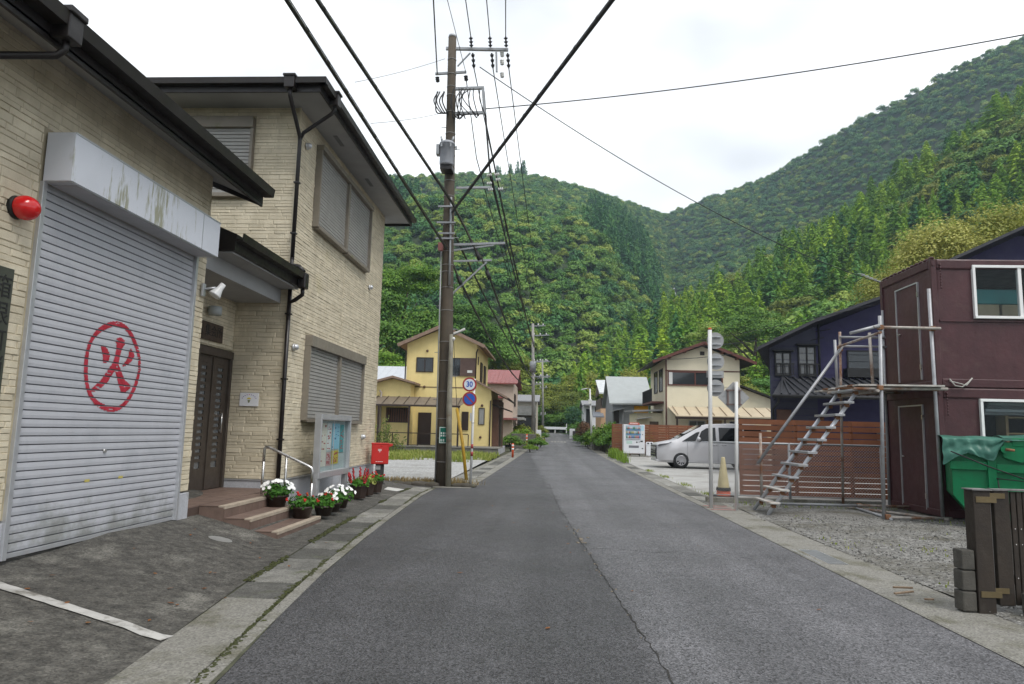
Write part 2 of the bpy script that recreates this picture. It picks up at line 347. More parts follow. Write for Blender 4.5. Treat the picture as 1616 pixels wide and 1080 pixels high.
while y < 16.8:
    L = U(1.6, 2.2); L = min(L, 16.9 - y); m = MB()
    m.slab([(xl(y) - .1, y + .006, .016), (xl(y) - .004, y + .006, .01), (xl(y + L) - .004, y + L - .006, .01), (xl(y + L) - .1, y + L - .006, .016)], .05); m.build('gutter_lip', CONC, GUT, .006); y += L
mm = MB()
for _ in range(3600):
    y = U(2.5, 16.8); side = random.choice((-.108, -.108, -.56, -.57, -.6)); x = xl(y) + side + random.gauss(0, .016)
    if side < -.5 and y < 6.5: continue
    if noise3(x * 2, y) < -.22: continue
    r = U(.005, .017); mm.ball((x, y, .012 if side > -.5 else .02), r, (1.3, 1.6, .5), 5, 3, .3)
mo = mm.build('moss', MOSS); mo['kind'] = 'stuff'; mo['label'] = 'green moss growing along the gutter joints beside the road'; mo['category'] = 'moss'
# parking bay line and worn leftovers of one
m = MB(); a, b = Vector((-4.42, 5.22, 0)), Vector((-2.53, 4.73, 0)); nseg = 24; d = (b - a).normalized(); q = Vector((-d.y, d.x, 0)); vs = []
for i in range(nseg + 1):
    p = a + (b - a) * i / nseg; w = .055 + U(-.006, .006)
    for s_ in (-1, 1): e = p + q * w * s_; vs.append((e.x, e.y, apron(e.x, e.y) + .009))
m.add(vs, [(2 * i, 2 * i + 1, 2 * i + 3, 2 * i + 2) for i in range(nseg)]); pl = m.build('parking_line', WHITE, FORE)
m = MB(); m.quad(*[(-3.75 + .13 * math.cos(k * .349), 8.0 + .13 * math.sin(k * .349), apron(-3.75 + .13 * math.cos(k * .349), 8.0 + .13 * math.sin(k * .349)) + .004) for k in range(18)]); m.build('manhole_cover', M('drain_cover', (.2, .2, .19), .7, .1, 9), FORE)
m = MB(); m.quad(*[(x, y, apron(x, y) + .006) for x, y in ((-3.75, 15.9), (-3.45, 15.9), (-3.4, 16.5), (-3.8, 16.5))]); m.build('white_patch', M('white_patch', (.5, .5, .48), .7, .1, 6), FORE)

# left beyond the pole: gravel lot, concrete roadside strip with gutter lids
GL = struct(grid([-30, -20, -14, -10, -7, -5, -3.5, -2.85], [17.9, 20, 23, 26, 29, 32, 36, 40], lambda x, y: .03 + .05 * sstep(22, 33, y) + .02 * noise3(x, y, .4), 'gravel_lot', GRAVEL2))
ST = struct(ribbon([17.4, 18, 20, 24, 28, 32, 36, 40, 46, 52, 58, 64, 70], lambda y: xl(max(y, 17.9)) - .95, lambda y: xl(max(y, 17.9)) + .002, .008, 'roadside_strip', CONC, zr))
y = 18.3
while y < 60:
    L = 1.2; x = xl(y); m = MB(); z = zr(y) + .022; z2 = zr(y + L) + .022
    m.slab([(x - .72, y, z), (x - .3, y, z), (xl(y + L) - .3, y + L - .02, z2), (xl(y + L) - .72, y + L - .02, z2)], .05); m.build('gutter_lid', SLAB, ST, .008); y += L * (1 if rnd() < .75 else 2)

# right: concrete strip with lids and a steel grating, gravel yard, parking lot
RS = struct(ribbon([-4, 0, 4, 8, 12, 16, 20, 26, 32, 40, 48, 54, 60, 66, 72], lambda y: xrr(y) - .002, lambda y: xrr(y) + .66, .006, 'roadside_strip', CONC, zr))
y = -1.0
while y < 46:
    L = 2.0; z = zr(y) + .012; z2 = zr(y + L) + .012
    if not (8.3 < y + L / 2 < 9.8):
        m = MB(); m.slab([(xrr(y) + .01, y + .01, z - .003), (xrr(y) + .12, y + .01, z + .006), (xrr(y + L) + .12, y + L - .01, z2 + .006), (xrr(y + L) + .01, y + L - .01, z2 - .003)], .05); m.build('kerb_edging', CONC, RS, .008)
    y += L
y = 15.0
while y < 46:
    L = 1.0; z = zr(y) + .014; m = MB(); m.slab([(xrr(y) + .2, y + .01, z), (xrr(y) + .58, y + .01, z), (xrr(y) + .58, y + L - .01, z), (xrr(y) + .2, y + L - .01, z)], .05); m.build('gutter_lid', SLAB, RS, .008); y += L
gr = MB()
for i in range(14): gr.box(3.13 + i * .024, 3.138 + i * .024, 8.5, 9.48, -.02, .013)
for i in range(11): gr.box(3.12, 3.46, 8.5 + i * .096, 8.51 + i * .096, -.02, .0115)
STEEL = M('galvanised', (.42, .43, .44), .5, .12, 8, .1, 60, metal=.7)
g = gr.build('drain_grating', STEEL); tag(g, 'steel drain grating let into the concrete strip on the right', 'grating')
YARD = struct(grid([3.76, 4.2, 4.8, 5.5, 6.5, 8, 10, 14, 20], [-2, 2, 4, 5.5, 7, 8, 9, 10, 11, 12, 13, 14, 15, 16], lambda x, y: .012 + .02 * noise3(x, y, 1.1) + .02 * sstep(3.8, 5, x), 'gravel_yard', GRAVEL))
PARK = struct(grid([3.75, 5, 7, 10, 15, 22], [15.95, 20, 25, 30, 36, 42, 46.5], lambda x, y: zr(y) + .012 + .05 * sstep(30, 43, y), 'parking_lot', LOT))
for k in range(3):
    m = MB(); y0 = 14.05 + k * .34; m.quad((3.14, y0, .019), (3.62, y0, .019), (3.62, y0 + .05, .019), (3.14, y0 + .05, .019)); m.build('red_mark', M('red_mark', (.35, .05, .05), .7, .3, 20), RS)
# worn road marking far up the road
mm = MB()
for k in range(5):
    x = .05 + k * .32; mm.quad((x, 69.5, zr(69.5) + .008), (x + .2, 69.5, zr(69.5) + .008), (x + .2, 71.5, zr(71.5) + .008), (x, 71.5, zr(71.5) + .008))
mm.build('worn_marking', M('worn_white', (.3, .29, .26), .8, .2, 6, dirt=(.12, .12, .11), dscale=2, dth=.5), ROAD)
# loose stones over the yard and lot edges
mm = MB()
for _ in range(4200):
    x, y = U(3.7, 7.6), U(6, 13.4); r = U(.004, .013) * (1.6 if rnd() < .08 else 1); mm.ball((x, y, .02 + .02 * noise3(x, y, 1.1) + .02 * sstep(3.8, 5, x)), r, (1.2, 1, .7), 5, 3, .3)
s_ = mm.build('gravel_stones', M('gravel_stone', (.2, .195, .182), .9, .3, 30, island=.55)); s_['kind'] = 'stuff'; s_['label'] = 'loose grey gravel stones over the yard on the right'; s_['category'] = 'gravel'
# ------------------------------------------------------------------ shared building materials
STONE = M('cream_siding', (.60, .525, .385), .8, .12, 4, .35, 70, col2=(.68, .605, .46), island=.075, streak=.12, dirt=(.5, .44, .27), dscale=.55, dth=.6)
JOINT = M('siding_joint', (.36, .31, .215), .9, .2, 6)
DKBROWN = M('dark_brown_metal', (.013, .0095, .009), .42, .2, 5, .05, 40, spec=.5)
GUTTER = M('brown_gutter', (.018, .014, .012), .4, .2, 4, dirt=(.03, .03, .016), dscale=3, dth=.55)
SOFFIT = M('soffit_board', (.34, .34, .34), .8, .08, 2)
ROOFD = M('dark_roof', (.02, .018, .018), .6, .2, 4, .2, 40)
SHUT = M('grey_shutter', (.52, .53, .58), .5, .06, 2, streak=.1, dirt=(.42, .43, .45), dscale=1.2, dth=.6)
def shutter_mat():                      # grey enamel slats with green-black grime on the lowest ones
    m = M('garage_shutter', (.45, .455, .485), .48, .05, 2.5, streak=.08, dirt=(.37, .38, .41), dscale=2.0, dth=.56)
    n, l = m.node_tree.nodes, m.node_tree.links; b = n['Principled BSDF']; src = b.inputs['Base Color'].links[0].from_socket
    g = n.new('ShaderNodeNewGeometry'); sp = n.new('ShaderNodeSeparateXYZ'); l.new(g.outputs['Position'], sp.inputs[0])
    t = n.new('ShaderNodeTexNoise'); t.inputs['Scale'].default_value = 3.5; t.inputs['Detail'].default_value = 7; t.inputs['Roughness'].default_value = .7; l.new(g.outputs['Position'], t.inputs['Vector'])
    a = n.new('ShaderNodeMapRange'); a.inputs[1].default_value = .34; a.inputs[2].default_value = 1.0; a.inputs[3].default_value = .2; a.inputs[4].default_value = -.28; l.new(sp.outputs[2], a.inputs[0])
    s = n.new('ShaderNodeMath'); s.operation = 'ADD'; l.new(t.outputs[0], s.inputs[0]); l.new(a.outputs[0], s.inputs[1])
    k = n.new('ShaderNodeMapRange'); k.inputs[1].default_value = .5; k.inputs[2].default_value = .72; k.inputs[4].default_value = .6; l.new(s.outputs[0], k.inputs[0])
    x = n.new('ShaderNodeMix'); x.data_type = 'RGBA'; l.new(k.outputs[0], x.inputs[0]); l.new(src, x.inputs[6]); x.inputs[7].default_value = (.15, .155, .12, 1); l.new(x.outputs[2], b.inputs['Base Color'])
    return m
GSHUT = shutter_mat()
WSH = M('window_shutter', (.33, .32, .3), .5, .08, 3, metal=.15)
WFR = M('window_frame_bronze', (.21, .185, .15), .5, .12, 4, dirt=(.14, .14, .05), dscale=2.5, dth=.6)
BASE = M('foundation_render', (.42, .425, .45), .85, .12, 2, .2, 50, dirt=(.24, .24, .22), dscale=1.6, dth=.56, grain=.12)
ALU = M('aluminium', (.55, .56, .58), .38, .06, 5, metal=.6)
STAIN = M('stainless', (.55, .54, .53), .3, .05, 4, metal=.9)
RED = M('red_paint', (.5, .025, .02), .35, .08, 5)
BLACK = M('black_matte', (.012, .012, .013), .6, .1, 5)
TILE = M('brown_tile', (.15, .102, .082), .65, .15, 5, .1, 60, island=.1, dirt=(.13, .09, .07), dscale=3, dth=.58)
NOSE = M('step_nosing', (.36, .3, .235), .75, .15, 6, .2, 60)
DOORM = M('bronze_door', (.06, .047, .038), .45, .15, 5)
LETTER = M('black_lettering', (.015, .015, .015), .6, .05, 5)
WLET = M('white_lettering', (.75, .75, .74), .6, .05, 5)
# stone pieces of the siding: a few alike meshes with a chamfered, slightly uneven front
def stone_mesh(k):
    random.seed(100 + k); m = MB(); e = .07
    f = [(e, e), (1 - e, e), (1 - e, 1 - e), (e, 1 - e)]; o = [(0, 0), (1, 0), (1, 1), (0, 1)]
    vs = [(x, 0, z) for x, z in o] + [(x, -.8 - U(0, .35), z) for x, z in f]
    m.add(vs, [(4, 5, 6, 7)] + [(i, (i + 1) % 4, (i + 1) % 4 + 4, i + 4) for i in range(4)]); me = bpy.data.meshes.new('stone'); me.from_pydata(m.v, [], m.f); me.materials.append(STONE)
    bm = bmesh.new(); bm.from_mesh(me); bmesh.ops.recalc_face_normals(bm, faces=bm.faces); 
    if bm.faces and sum(f.normal.y for f in bm.faces) > 0: bmesh.ops.reverse_faces(bm, faces=bm.faces)
    bm.to_mesh(me); bm.free(); return me
STONES = [stone_mesh(k) for k in range(6)]
random.seed(11)
def siding_pieces(u0, u1, z0, z1, holes, joints=()):
    """broken-coursed ledge stone: rows of uneven height, pieces of uneven length"""
    out = []; z = z0
    while z < z1 - .01:
        h = min(random.choice((.048, .055, .062, .085)), z1 - z); u = u0 - U(0, .3)
        while u < u1:
            L = U(.2, .46); a, b = max(u, u0), min(u + L, u1)
            cuts = [(a, b)]
            for (p, q, r, s) in holes:
                if z + h > r + .004 and z < s - .004:
                    nc = []
                    for (c, d) in cuts:
                        if d <= p or c >= q: nc.append((c, d))
                        else:
                            if c < p: nc.append((c, p))
                            if d > q: nc.append((q, d))
                    cuts = nc
            for (c, d) in cuts:
                for j in joints:
                    if c < j < d:
                        if d - j > .03: out.append((j + .004, d - .0018, z + .0022, z + h - .0022, .012))
                        d = j - .004
                if d - c > .02: out.append((c + .0018, d - .0018, z + .0022, z + h - .0022, random.choice((.004, .006, .008, .011))))
            u += L
        z += h
    return out
def lay_siding(root, faces, nmax=300):
    """faces: (wall_object, axis, plane, dir, pieces).  The largest in view become objects, the rest one piece of stuff"""
    al = []
    for (wall, ax, pl, pieces) in faces:
        for (a, b, z0, z1, d) in pieces:
            c = Vector((pl, (a + b) / 2, (z0 + z1) / 2)) if ax == 'x' else Vector(((a + b) / 2, pl, (z0 + z1) / 2))
            v = c - Vector((0, 0, CAMZ)); ar = (b - a) * (z1 - z0) / v.length ** 3 * abs(v.x if ax == 'x' else v.y)
            dv = v.dot(cf); px = 808 + FPX * v.dot(cr) / dv; py = 540 - FPX * v.dot(cu) / dv
            if not (-30 < px < 1640 and -30 < py < 1100): ar *= .001
            al.append((ar, wall, ax, pl, a, b, z0, z1, d))
    al.sort(key=lambda t: -t[0]); o = OFF[root.name]; rest = MB()
    for i, (ar, wall, ax, pl, a, b, z0, z1, d) in enumerate(al):
        me = random.choice(STONES)
        if i < nmax:
            ob = bpy.data.objects.new('siding_stone', me); COL.objects.link(ob); ob.parent = wall; ob.scale = (b - a, d, z1 - z0)
            if ax == 'x': ob.rotation_euler = (0, 0, R(90)); ob.location = Vector((pl, a, z0)) - o
            else: ob.location = Vector((a, pl, z0)) - o
        else:
            vs = [(v.co.x * (b - a), v.co.y * d, v.co.z * (z1 - z0)) for v in me.vertices]
            vs = [(pl - y, a + x, z0 + z) for x, y, z in vs] if ax == 'x' else [(a + x, pl + y, z0 + z) for x, y, z in vs]
            rest.add(vs, [tuple(p.vertices) for p in me.polygons])
    if rest.v: rest.build('siding_stones', STONE, root, kind='stuff', fix=False)
def roller_window(root, ax, pl, u0, u1, z0, z1, n=1, head=.22, dp=.09):
    """window behind closed roller shutters: box head, side rails, slats (each panel its own child)"""
    def bb(a, b, c, d, e, f, m):   # a..b along wall, c..d out from wall, e..f up
        return m.box(pl + c, pl + d, a, b, e, f) if ax == 'x' else m.box(a, b, pl - d, pl - c, e, f)
    m = MB(); bb(u0, u1, 0, dp + .03, z1 - head, z1, m); fr = m.build('window_shutter', WFR, root, .006)
    for k in range(n):
        a = u0 + (u1 - u0) * k / n; b = u0 + (u1 - u0) * (k + 1) / n
        m = MB(); bb(a, a + .05, 0, dp, z0, z1 - head - .002, m); bb(b - .05, b, 0, dp, z0, z1 - head - .002, m); bb(a + .052, b - .052, 0, dp + .01, z0 - .03, z0 + .04, m); m.build('frame', WFR, fr, .004)
        m = MB(); z = z0 + .042; p = .066
        while z < z1 - head - .01:
            bb(a + .052, b - .052, .02, .06, z + .014, min(z + p, z1 - head - .003), m); bb(a + .052, b - .052, .02, .034, z, z + .0135, m); z += p
        m.build('slats', WSH, fr, kind='stuff')
    return fr
def vent(root, X, y, z, s=1.0):
    m = MB(); m.tube((X, y, z), (X + .03, y, z), .075 * s, .075 * s, 14); m.ball((X + .035, y, z + .005), .068 * s, (1.2, 1, 1), 12, 7); m.build('vent_hood', ALU, root)

# ------------------------------------------------------------------ fire garage
XG = -4.45
G = thing('fire_garage', 'cream stone-clad fire garage with grey roller shutter and dark eaves', 'garage', (XG, 6.9, .3))
hol = [(5.56, 8.27, 0, 3.52), (5.56, 8.27, 3.5, 3.95)]
w = MB()
w.box(XG - .2, XG, 3.2, 5.6, .62, 4.72).box(XG - .2, XG, 8.24, 8.52, .62, 4.72).box(XG - .2, XG, 5.6, 8.24, 3.5, 4.72).box(-8, XG - .2, 8.4, 8.52, .62, 4.72)
GW = w.build('wall', JOINT, G)
B(XG - .2, XG + .012, 3.2, 5.58, -.2, .6).build('foundation', BASE, G, .006); B(XG - .2, XG + .012, 8.28, 8.53, -.2, .6).build('foundation', BASE, G, .006); B(-8, XG - .202, 8.4, 8.53, -.2, .6).build('foundation', BASE, G, .006)
lay_siding(G, [(GW, 'x', XG, siding_pieces(3.6, 8.52, .62, 4.66, hol, (4.85,)))])
# roof: eave towards the road, verge at the hall end
r = MB()
for (x0, z0, x1, z1) in ((-3.88, 4.62, -7.6, 6.1),):
    r.prism([(x0, z0), (x1, z1), (x1, z1 - .12), (x0, z0 - .12)], 'y', 2.0, 8.92)
r.build('roof', ROOFD, G)
m = MB(); m.prism([(-3.93, 4.42), (-4.46, 4.66), (-4.46, 4.64), (-3.93, 4.40)], 'y', 2.0, 8.87); m.prism([(-4.46, 4.66), (-7.5, 5.85), (-7.5, 5.83), (-4.46, 4.64)], 'y', 8.525, 8.87); m.build('soffit', SOFFIT, G)
m = B(-3.96, -3.93, 2.0, 8.9, 4.36, 4.6); m.prism([(-3.93, 4.36), (-7.6, 5.8), (-7.6, 6.02), (-3.93, 4.58)], 'y', 8.87, 8.9); m.build('fascia', DKBROWN, G, .004)
m = MB(); m.prism([(-3.93, 4.50), (-3.80, 4.50), (-3.785, 4.61), (-3.80, 4.61), (-3.812, 4.52), (-3.93, 4.52)], 'y', 2.0, 8.93); m.prism([(-3.93, 4.50), (-3.80, 4.50), (-3.785, 4.61), (-3.93, 4.61)], 'y', 8.93, 8.936); gt = m.build('roof_gutter', GUTTER, G)
m = B(-3.94, -3.78, 4.86, 5.02, 4.40, 4.64); m.box(-3.96, -3.76, 4.84, 5.04, 4.6, 4.655); m.build('rain_hopper', DKBROWN, gt, .01)
m = MB(); m.path([(-3.86, 4.94, 4.42), (-3.86, 4.94, 4.33), (-3.92, 4.93, 4.28), (-4.36, 4.6, 4.1), (-4.4, 4.58, 3.9), (-4.4, 4.58, .4)], .03, 10); m.build('downpipe', DKBROWN, gt)
# shutter with separate slats, guide rails, head box
SHO = B(XG - .02, XG + .035, 5.58, 5.63, .3, 3.5).build('roller_shutter', ALU, G, .003); B(XG - .02, XG + .035, 8.22, 8.27, .3, 3.5).build('guide_rail', ALU, SHO, .003)
def slat_mesh(L, p):
    prof = [(0, .009), (.014, .010), (.0165, p * .5), (.014, p - .002), (0, p)]
    m = MB(); vs = [(x, y, z) for y in (0, L) for x, z in prof]; k = len(prof)
    m.add(vs, [(i, i + 1, k + i + 1, k + i) for i in range(k - 1)]); me = bpy.data.meshes.new('shutter_slat'); me.from_pydata(m.v, [], m.f); me.materials.append(GSHUT)
    bm = bmesh.new(); bm.from_mesh(me)
    bmesh.ops.recalc_face_normals(bm, faces=bm.faces)
    if sum(f.normal.x for f in bm.faces) < 0: bmesh.ops.reverse_faces(bm, faces=bm.faces)
    bm.to_mesh(me); bm.free(); return me
PIT = .0735; NS = 43; SZ0 = .345; SX = XG - .02
sme = slat_mesh(8.22 - 5.63, PIT)
for i in range(NS):
    o = bpy.data.objects.new('shutter_slat', sme); COL.objects.link(o); o.parent = SHO; o.location = Vector((SX + U(-.0008, .0008), 5.63, SZ0 + i * PIT)) - OFF[G.name]; o.rotation_euler = (U(-.0006, .0006), U(-.009, .009), U(-.0004, .0004))
m = B(SX - .02, SX - .004, 5.6, 8.25, .3, 3.52); m.build('shutter_backing', M('shutter_groove', (.2, .2, .22), .7), SHO)
m = B(SX - .002, SX + .024, 5.63, 8.22, .305, SZ0 - .002); m.build('bottom_rail', ALU, SHO, .003)
m = MB(); m.tube((SX + .012, 6.82, 1.15), (SX + .03, 6.82, 1.15), .022, .02, 12); m.box(SX + .03, SX + .034, 6.812, 6.828, 1.135, 1.165); m.build('lock', STAIN, SHO)
YTAG = M('yellow_tag', (.5, .42, .12), .6, .1, 9)
for y in (6.6, 7.13):
    B(SX + .013, SX + .018, y - .035, y + .035, .86, .885).build('pull_tag', YTAG, SHO)
# head box over the shutter, rain-streaked with algae
def algae_mat():
    m = M('white_box_algae', (.6, .62, .67), .55, .05, 2)
    n, l = m.node_tree.nodes, m.node_tree.links; b = n['Principled BSDF']; src = b.inputs['Base Color'].links[0].from_socket; g = n.new('ShaderNodeNewGeometry')
    def nz(sc, sq, d=6):
        mp_ = n.new('ShaderNodeMapping'); mp_.inputs['Scale'].default_value = sq; l.new(g.outputs['Position'], mp_.inputs[0]); t = n.new('ShaderNodeTexNoise'); t.inputs['Scale'].default_value = sc; t.inputs['Detail'].default_value = d; t.inputs['Roughness'].default_value = .7; l.new(mp_.outputs[0], t.inputs['Vector']); return t.outputs[0]
    a = n.new('ShaderNodeMath'); a.operation = 'MULTIPLY'; l.new(nz(1.1, (1, 1, .4)), a.inputs[0]); l.new(nz(4, (1, 4, .6)), a.inputs[1])
    k = n.new('ShaderNodeMapRange'); k.inputs[1].default_value = .265; k.inputs[2].default_value = .335; k.inputs[4].default_value = .85; l.new(a.outputs[0], k.inputs[0])
    x = n.new('ShaderNodeMix'); x.data_type = 'RGBA'; l.new(k.outputs[0], x.inputs[0]); l.new(src, x.inputs[6]); x.inputs[7].default_value = (.27, .265, .16, 1); l.new(x.outputs[2], b.inputs['Base Color']); return m
m = B(XG + .02, -4.17, 5.58, 8.26, 3.5, 3.94); HB = m.build('shutter_box', algae_mat(), G, .004)
m = MB(); m.box(-4.17, -4.165, 5.58, 8.26, 3.925, 3.94); m.box(-4.17, -4.165, 7.84, 7.85, 3.5, 3.925); m.box(XG + .03, -4.18, 5.60, 8.24, 3.492, 3.5); m.build('box_trim', ALU, HB)
B(XG + .03, -4.19, 5.68, 8.18, 3.488, 3.4915).build('box_underside', M('box_underside', (.4, .4, .42), .7, .08, 3), HB)
# painted fire mark: a ring with the character for fire, sprayed over the slats
def in_poly(x, y, P):
    c = False; j = len(P) - 1
    for i in range(len(P)):
        if (P[i][1] > y) != (P[j][1] > y) and x < (P[j][0] - P[i][0]) * (y - P[i][1]) / (P[j][1] - P[i][1]) + P[i][0]: c = not c
        j = i
    return c
STROKES = [  # unit frame: ring radius 1, x right, y up
    [(.11, .66), (.02, .63), (-.03, .57), (.03, .445), (0, .21), (-.06, .065), (-.21, -.11), (-.4, -.33), (-.69, -.54), (-.7, -.58), (-.61, -.6), (-.44, -.54), (-.17, -.36), (0, -.14), (.06, -.09), (.11, -.18), (.21, -.356), (.36, -.56), (.48, -.55), (.67, -.44), (.69, -.376), (.44, -.268), (.25, -.05), (.15, .08), (.2, .32), (.25, .46), (.33, .537), (.29, .615), (.2, .66)],
    [(-.515, .39), (-.42, .42), (-.286, .36), (-.17, .242), (-.19, .125), (-.286, .045), (-.38, .055), (-.41, .178), (-.458, .29)],
    [(.553, .46), (.65, .41), (.724, .31), (.65, .2), (.477, .075), (.34, .03), (.295, .045), (.43, .185), (.505, .296), (.49, .4)]]
m = MB(); cy, cz, rr = 6.84, 2.0, .462; du = .007
flat = [(.013, .0145), (.5, .0165), (.93, .0145)]
ny = int(2.1 * rr / du)
for i in range(NS):
    zb = SZ0 + i * PIT
    if zb > cz + rr * 1.05 or zb + PIT < cz - rr * 1.05: continue
    zs = [.0105 + (PIT - .0105 - .003) * t / 6 for t in range(7)]
    for j in range(ny):
        y0 = cy - rr * 1.05 + j * du
        for a, b_ in zip(zs, zs[1:]):
            u = (y0 + du / 2 - cy) / rr; v = (zb + (a + b_) / 2 - cz) / rr; q = math.hypot(u, v); wob = .02 * math.sin(5 * math.atan2(v, u) + 1)
            ink = (.885 + wob < q < .995 + wob * .5) or any(in_poly(u, v, P) for P in STROKES)
            if not ink or noise3(y0 * 9, zb * 30 + a * 60, 1.0) > .52: continue
            def xp(z): t = z / PIT; return SX + .014 + .002 * math.sin(math.pi * min(1, max(0, t))) + .0036
            m.quad((xp(a), y0, zb + a), (xp(a), y0 + du, zb + a), (xp(b_), y0 + du, zb + b_), (xp(b_), y0, zb + b_))
o = m.build('painted_fire_mark', M('red_spray', (.40, .012, .025), .55, .25, 14, col2=(.47, .04, .07)), SHO); o['label'] = 'red painted character for fire in a ring'
# red alarm lamp, name board, spotlight, small lamp (fixed to the wall)
L = thing('fire_lamp', 'round red fire lamp on the wall left of the roller shutter', 'lamp', (XG, 5.34, 3.18))
m = MB(); m.tube((XG, 5.34, 3.18), (XG + .045, 5.34, 3.18), .1, .095, 20); m.build('mount', BLACK, L)
m = MB(); m.ball((XG + .085, 5.35, 3.18), .108, (1.0, 1, .95), 24, 14); m.build('globe', M('red_glass', (.62, .01, .012), .15, .03, 3, spec=.7), L)
N = thing('name_board', 'dark green vertical name board with black characters at the left edge', 'sign', (XG + .02, 5.24, 1.0))
m = B(XG + .012, XG + .045, 5.14, 5.36, .95, 2.66); m.build('board', M('dark_green_board', (.055, .06, .045), .55, .2, 6), N, .004)
for i, ch in enumerate('箱根町消防団第'):
    text('lettering', ch, .2, LETTER, face_mtx((XG + .047, 5.25, 2.49 - i * .215), (0, 1, 0), (0, 0, 1)), N)
L = thing('spotlight', 'white wall spotlight beside the roller shutter above the door', 'lamp', (XG + .02, 8.45, 3.1))
m = B(XG + .02, XG + .05, 8.4, 8.47, 3.04, 3.2); m.build('wall_plate', ALU, L, .004)
m = MB(); m.path([(XG + .05, 8.44, 3.13), (XG + .12, 8.46, 3.15), (XG + .17, 8.48, 3.16)], .014, 8); m.build('arm', ALU, L)
m = MB(); A = Matrix.Translation((XG + .2, 8.5, 3.13)) @ Matrix.Rotation(R(25), 4, 'Y') @ Matrix.Rotation(R(160), 4, 'X'); m.lathe([(0, -.1), (.035, -.1), (.04, -.03), (.05, .0), (.075, .07), (.08, .09), (.07, .09), (.0, .07)], (0, 0, 0), 18); m.xf(A); m.build('lamp_head', M('white_enamel', (.6, .6, .6), .3, .05, 4), L)

# ------------------------------------------------------------------ meeting hall
XH = -4.5; YW = 11.45; YE = 17.78; XD = -5.4
Hh = thing('meeting_hall', 'two-storey cream stone-clad meeting hall with dark hipped roof and closed shutters', 'building', (XH, 14.5, .2))
m = MB(); m.box(XH - .15, XH, YW, YE, .46, 7.12); HWF = m.build('wall', JOINT, Hh)
m = MB(); m.box(-9, XH - .15, YW, YW + .15, .46, 7.12); HWS = m.build('wall', JOINT, Hh)
m = MB(); m.box(XD - .12, XD, 8.52, YW, 2.66, 3.95); m.box(XD - .12, XD, 8.52, 10.28, .3, 2.66); HWD = m.build('wall', JOINT, Hh)
m = B(-9, XH, YE - .15, YE, .46, 7.12); m.box(-9, -8.85, YW + .15, YE - .15, .46, 7.12); m.build('wall', JOINT, Hh)
m = B(XH - .2, XH + .015, YW - .015, YE + .01, -.2, .53); m.box(XD, XH - .2, YW - .015, YW + .1, .2, .53); m.build('foundation', BASE, Hh, .005)
m = B(XH + .01, XH + .03, YW - .03, YE + .02, .53, .55); m.box(XD, XH + .01, YW - .03, YW - .01, .53, .55); m.build('drip_edge', ALU, Hh)
fh = [(12.37, 16.12, 1.5, 3.1), (12.37, 16.12, 5.1, 6.74)]
sh = [(-6.7, -5.28, 5.35, 6.82)]
lay_siding(Hh, [(HWF, 'x', XH, siding_pieces(YW, YE, .555, 7.1, fh, (14.5,))), (HWS, 'y', YW, siding_pieces(-8.2, XH, 3.6, 7.1, sh, (-6.9,)) + siding_pieces(XD, XH, .555, 3.6, [])),
                (HWD, 'x', XD, siding_pieces(8.6, YW, 2.68, 3.6, []))])
for w_ in (((XH - .02, XH + .022, YW - .022, YW + .022)),):
    m = B(w_[0], w_[1], w_[2], w_[3], .465, 7.1); m.build('corner_trim', STONE, Hh, .004)
roller_window(Hh, 'x', XH, 12.37, 16.12, 5.13, 6.72, 2, .1, .12); roller_window(Hh, 'x', XH, 12.37, 16.12, 1.54, 3.09, 2, .2, .12)
roller_window(Hh, 'y', YW, -6.7, -5.28, 5.38, 6.8, 1, .2, .1)
for (y, z) in ((11.81, 6.45), (16.5, 4.83), (11.78, 2.79), (16.5, 1.21), (17.5, .72)): vent(Hh, XH + .015, y, z, .85)
# hipped roof with deep eaves
x0, x1, y0, y1, ze = -9.6, -3.88, 10.72, 18.42, 7.16
m = MB(); a = 2.6; zt = ze + 1.05
v = [(x0, y0, ze), (x1, y0, ze), (x1, y1, ze), (x0, y1, ze), (x0 + a, y0 + a, zt), (x1 - a, y0 + a, zt), (x1 - a, y1 - a, zt), (x0 + a, y1 - a, zt)]
m.add(v, [(0, 1, 5, 4), (1, 2, 6, 5), (2, 3, 7, 6), (3, 0, 4, 7), (4, 5, 6, 7)]); m.build('roof', ROOFD, Hh)
m = MB(); m.box(x0 + .05, x1 - .05, y0 + .05, YW, 7.0, 7.02); m.box(XH, x1 - .05, YW, y1 - .05, 7.0, 7.02); m.box(x0 + .05, XH, YE, y1 - .05, 7.0, 7.02); sf = m.build('soffit', SOFFIT, Hh)
m = MB()
for y in (12.6, 14.9): m.box(-4.28, -4.2, y, y + .5, 6.992, 6.998)
m.build('soffit_vent', M('soffit_vent', (.16, .16, .16), .7), sf)
m = B(x1 - .05, x1 - .02, y0 + .02, y1 - .02, 6.94, 7.14); m.box(x0, x1 - .05, y0 + .02, y0 + .05, 6.94, 7.14); m.box(x0, x1 - .05, y1 - .05, y1 - .02, 6.94, 7.14); m.build('fascia', DKBROWN, Hh, .004)
m = MB(); m.prism([(x1 - .02, 7.05), (x1 + .09, 7.05), (x1 + .1, 7.15), (x1 + .085, 7.15), (x1 + .075, 7.07), (x1 - .02, 7.07)], 'y', y0 - .1, y1 + .05)
m.prism([(y0 + .02, 7.05), (y0 - .09, 7.05), (y0 - .1, 7.15), (y0 - .085, 7.15), (y0 - .075, 7.07), (y0 + .02, 7.07)], 'x', x0, x1 + .1); gt = m.build('roof_gutter', GUTTER, Hh)
m = B(-4.47, -4.3, y0 - .13, y0 + .03, 6.96, 7.18); m.box(-4.49, -4.28, y0 - .15, y0 + .04, 7.15, 7.19); m.build('rain_hopper', DKBROWN, gt, .008)
